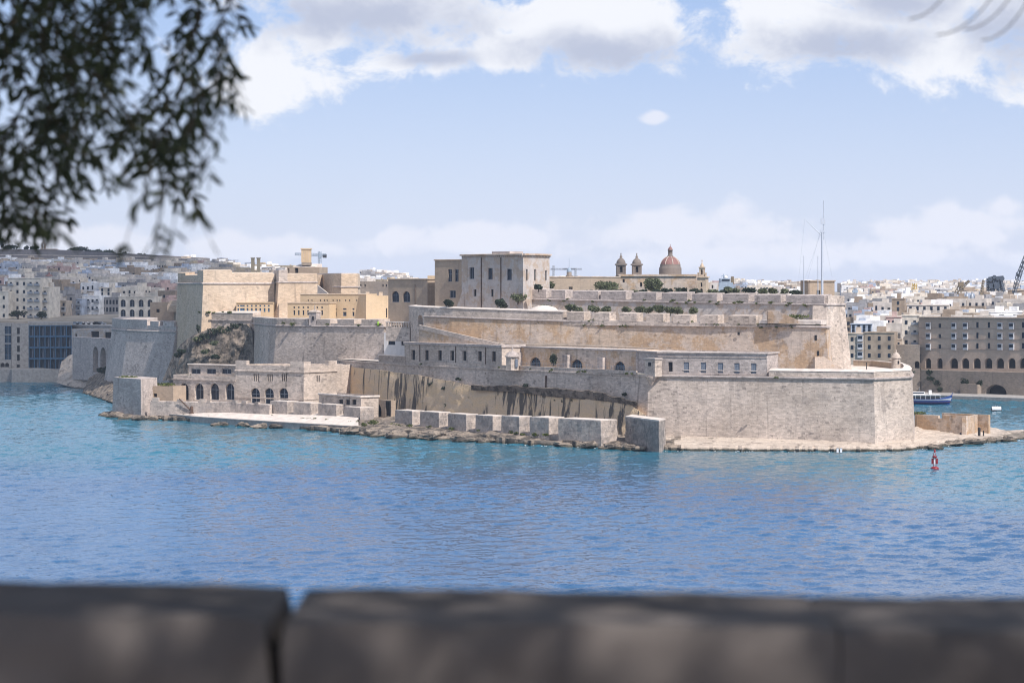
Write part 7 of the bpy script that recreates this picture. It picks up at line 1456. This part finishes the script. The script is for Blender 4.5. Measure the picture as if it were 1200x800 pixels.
def olive():
    rn = random.Random(5); base = Vector((-3.6, 6.3, 45.3)); t = thing('olive_tree', 'olive tree with drooping leafy twigs hanging into the upper left of the view', 'tree', base)
    # leaf: narrow, slightly folded blade, 1 m long to be scaled
    LV = [(0, 0, 0), (.30, .125, .02), (.68, .11, .015), (1, 0, -.04), (.68, -.11, .015), (.30, -.125, .02), (.5, 0, -.012)]; LF = [(0, 1, 6), (1, 2, 6), (2, 3, 6), (3, 4, 6), (4, 5, 6), (5, 0, 6)]
    me = bpy.data.meshes.new('leaf'); me.from_pydata(LV, [], LF); me.materials.append(G_OLIVE); me.update()
    trunk = MB(); pts = [base - Vector((0, 0, .2)), base + Vector((.15, 0, .8)), base + Vector((.05, .1, 1.5)), base + Vector((.4, .05, 2.2))]; rr = [.34, .25, .21, .17]
    for a, b, r0, r1 in zip(pts, pts[1:], rr, rr[1:]): trunk.tube(a, b, r0, r1, 12)
    trunk.build('trunk', M_BARK, t)
    limbs = MB()
    def limb(a, b, r0, r1, n=6, sag=.3):
        pr = Vector(a); ps = [pr]
        for i in range(1, n + 1):
            u = i / n; p = Vector(a).lerp(Vector(b), u) + Vector((rn.uniform(-.08, .08), rn.uniform(-.08, .08), sag * math.sin(u * math.pi))); limbs.tube(pr, p, r0 + (r1 - r0) * (i - 1) / n, r0 + (r1 - r0) * u, 7, False); pr = p; ps.append(p)
        return ps
    fork = pts[-1]; tips = []
    for e in [(.8, .3, 49.9), (1.6, .2, 50.0), (2.4, .2, 50.0), (3.2, .4, 50.1), (1.2, -.5, 50.3), (2.2, -.6, 50.4), (1.6, 1.0, 49.8), (2.8, 1.2, 49.9), (-1.6, 6.6, 49.4), (-.6, 6.2, 49.0), (.6, 5.0, 49.8), (2.2, 4.2, 50.2), (3.6, 3.2, 50.3), (1.6, 2.0, 50.6), (0, 2.6, 50.4), (-2.6, 3.2, 50.0), (-5.4, 5.4, 49.6), (-3.2, 8.6, 49.5), (-1.0, 8.0, 50.0), (3.2, 5.6, 50.2), (1.2, 3.6, 49.9)]: tips += limb(fork, e, .11, .025, 8, .5)[3:]
    leaves = []; twigs = MB()
    def leaf_at(p, d, s): leaves.append((p, d.normalized(), s))
    BOT = [(-80, 285), (0, 268), (25, 282), (45, 262), (72, 232), (92, 196), (120, 176), (150, 178), (180, 190), (205, 222), (225, 236), (248, 262), (258, 250), (268, 196), (283, 150), (288, 96), (293, 40), (297, 0), (300, -40)]
    def twig(px, py, D, length, lean, n, dens=1.0, ls=1.0, droop=1.0):
        s = D / F; p = P(px, py, D); d = Vector((lean, rn.uniform(-.25, .25), -droop)).normalized(); pr = p; L2 = length * s; st = L2 / n
        for i in range(n):
            d = (d + Vector((rn.uniform(-.22, .22), rn.uniform(-.15, .15), rn.uniform(-.2, .1)))).normalized(); q = pr + d * st; twigs.tube(pr, q, .0016 * (1.6 - i / n), .0016 * (1.5 - i / n), 4, False)
            if rn.random() < dens:
                for sg in (-1, 1):
                    if rn.random() < .9:
                        side = Vector((sg * rn.uniform(.3, 1.1), rn.uniform(-.7, .7), rn.uniform(-.9, .35))); leaf_at(q, d * .8 + side, rn.uniform(.034, .06) * ls)
            pr = q
        leaf_at(pr, d, rn.uniform(.045, .065) * ls)
    k = 0
    while k < 300:
        px = rn.uniform(-75, 272); yb = interp(BOT, px); py = rn.uniform(-110, yb - 12)
        f = (yb - py)
        # thinner towards the right: patches of sky
        dn = nz(px * .018, py * .018, 3.7)
        if dn < (-.05 if px > 110 else -.2) and rn.random() < .85: continue
        if px > 190 and rn.random() < .25: continue
        ln = min(rn.uniform(50, 130), max(22, f + rn.uniform(-8, 6))); twig(px, py, rn.uniform(5.0, 7.0), ln, rn.uniform(-1.1, 1.1 if px < 190 else .25), max(3, int(ln / 12)), 1.0, .92, rn.uniform(.35, 1.0)); k += 1
    # thin bare hanging twigs
    for px, py, ln, lean in ((178, 190, 100, -.05), (186, 195, 95, .08), (196, 205, 80, -.25), (205, 215, 55, .3), (140, 185, 60, .35), (160, 185, 40, .2), (52, 250, 30, .2), (215, 220, 70, .45)): twig(px, py, rn.uniform(4.2, 5.2), ln, lean, 7, .30, .9)
    for px, py, ln, lean in ((1196, -22, 60, -1.2), (1180, -30, 75, -1.3), (1120, -25, 50, -1.6), (1205, 0, 50, -.9)):
        s = 5.5 / F; a = P(px, py, 5.5); pr = a
        for i in range(1, 7): u = i / 6; q = a + Vector((-ln * 1.1 * s * u, 0, -ln * s * (1 - (1 - u) ** 2) * .95)); twigs.tube(pr, q, .0017, .0014, 5, False); pr = q
    vis = [i for i, (p, d, s) in enumerate(leaves) if 0 < p.x / p.y * F + 600 < 315 and p.z < zp(0, p.y)]
    vis.sort(key=lambda i: -leaves[i][2] / leaves[i][0].y); pick = set(vis[:290]); stuff = MB(); base_rot = Vector((1, 0, 0))
    for i, (p, d, s) in enumerate(leaves):
        roll = rn.uniform(0, 6.28); z = d; a = z.orthogonal().normalized(); b = z.cross(a); u = a * math.cos(roll) + b * math.sin(roll); v = z.cross(u)
        if i in pick:
            o = bpy.data.objects.new('leaf', me); COL.objects.link(o); o.parent = t
            from mathutils import Matrix
            M = Matrix(((z.x * s, u.x * s, v.x * s, p.x - base.x), (z.y * s, u.y * s, v.y * s, p.y - base.y), (z.z * s, u.z * s, v.z * s, p.z - base.z), (0, 0, 0, 1))); o.matrix_local = M
        else: stuff.add([p + z * (x * s) + u * (y * s) + v * (w * s) for x, y, w in LV], LF)
    # crown overhead, out of view, filled out to shade the parapet
    def blade(p, s):
        z = Vector((rn.gauss(0, 1), rn.gauss(0, 1), rn.gauss(-.3, .8))).normalized(); a = z.orthogonal().normalized(); b = z.cross(a); r_ = rn.uniform(0, 6.28); u = a * math.cos(r_) + b * math.sin(r_); stuff.add([p, p + z * s * .5 + u * s * .15, p + z * s, p + z * s * .5 - u * s * .15], [(0, 1, 2, 3)])
    n = 0
    while n < 46000:
        c = rn.choice(tips); p = c + Vector((rn.gauss(0, .6), rn.gauss(0, .55), rn.gauss(.15, .4)))
        if p.y > .3 and p.z < H + .155 * p.y + .25 and abs(p.x) < p.y * .3: continue
        if p.z < 48.1 or p.y < -3: continue
        blade(p, rn.uniform(.08, .17)); n += 1
    limbs.build('branches', M_BARK, t); tagp(twigs.build('twigs', M_BARK, t), kind='stuff'); tagp(stuff.build('foliage', G_OLIVE, t), kind='stuff')
olive()

# ------------------------------------------------------------------ weeds along the ledges
def ledge_weeds():
    rn = random.Random(9); m = MB()
    for a, b, n, z0, dz in (((664, 786.5), (960, 737), 26, 35.6, .9), ((474, 821), (745, 721), 22, 20.7, .2), ((640, 817), (965, 748.5), 22, 42.0, 1.0), ((331, 893), (446, 858), 7, 32.9, .5), ((900, 695.5), (1060, 705), 8, 20.7, .05), ((496, 818), (950, 738), 16, 34.6, .9), ((316, 822), (640, 716), 26, 2.6, .5), ((233, 960), (296, 946), 8, 36.4, .4)):
        A, B = xy(*a), xy(*b)
        for _ in range(n):
            u = rn.random() ; p = A.lerp(B, u); z = z0 + rn.uniform(0, dz) - (u * 1.2 if z0 in (35.6, 42.0, 34.6) else 0); r_ = rn.uniform(.35, 1.0); leafball(m, (p.x, p.y - .35, z), r_ * 1.5, .4, r_ * .7, int(30 + 40 * r_), .26, 3)
    tagp(m.build('ledge_weeds', G_GRASS), kind='stuff', label='tufts of weeds growing along the wall ledges')
ledge_weeds()
# ------------------------------------------------------------------ labels that repeat get their place in the row, counted from the left
def number_labels():
    by = {}
    for o in COL.objects:
        if o.parent is None and 'label' in o and 'category' in o: by.setdefault(o['label'], []).append(o)
    W_ = ['first', 'second', 'third', 'fourth', 'fifth', 'sixth', 'seventh', 'eighth', 'ninth', 'tenth', 'eleventh', 'twelfth', 'thirteenth', 'fourteenth', 'fifteenth', 'sixteenth', 'seventeenth', 'eighteenth']
    for lab, os_ in by.items():
        if not 1 < len(os_) <= len(W_): continue
        def sx(o):
            p = o.location
            if o.type == 'MESH' and p.length < 1e-6: p = o.data.vertices[0].co
            return p.x / max(1, p.y)
        for k, o in enumerate(sorted(os_, key=sx)):
            o['label'] = ' '.join((lab + f', {W_[k]} from left').split())
number_labels()
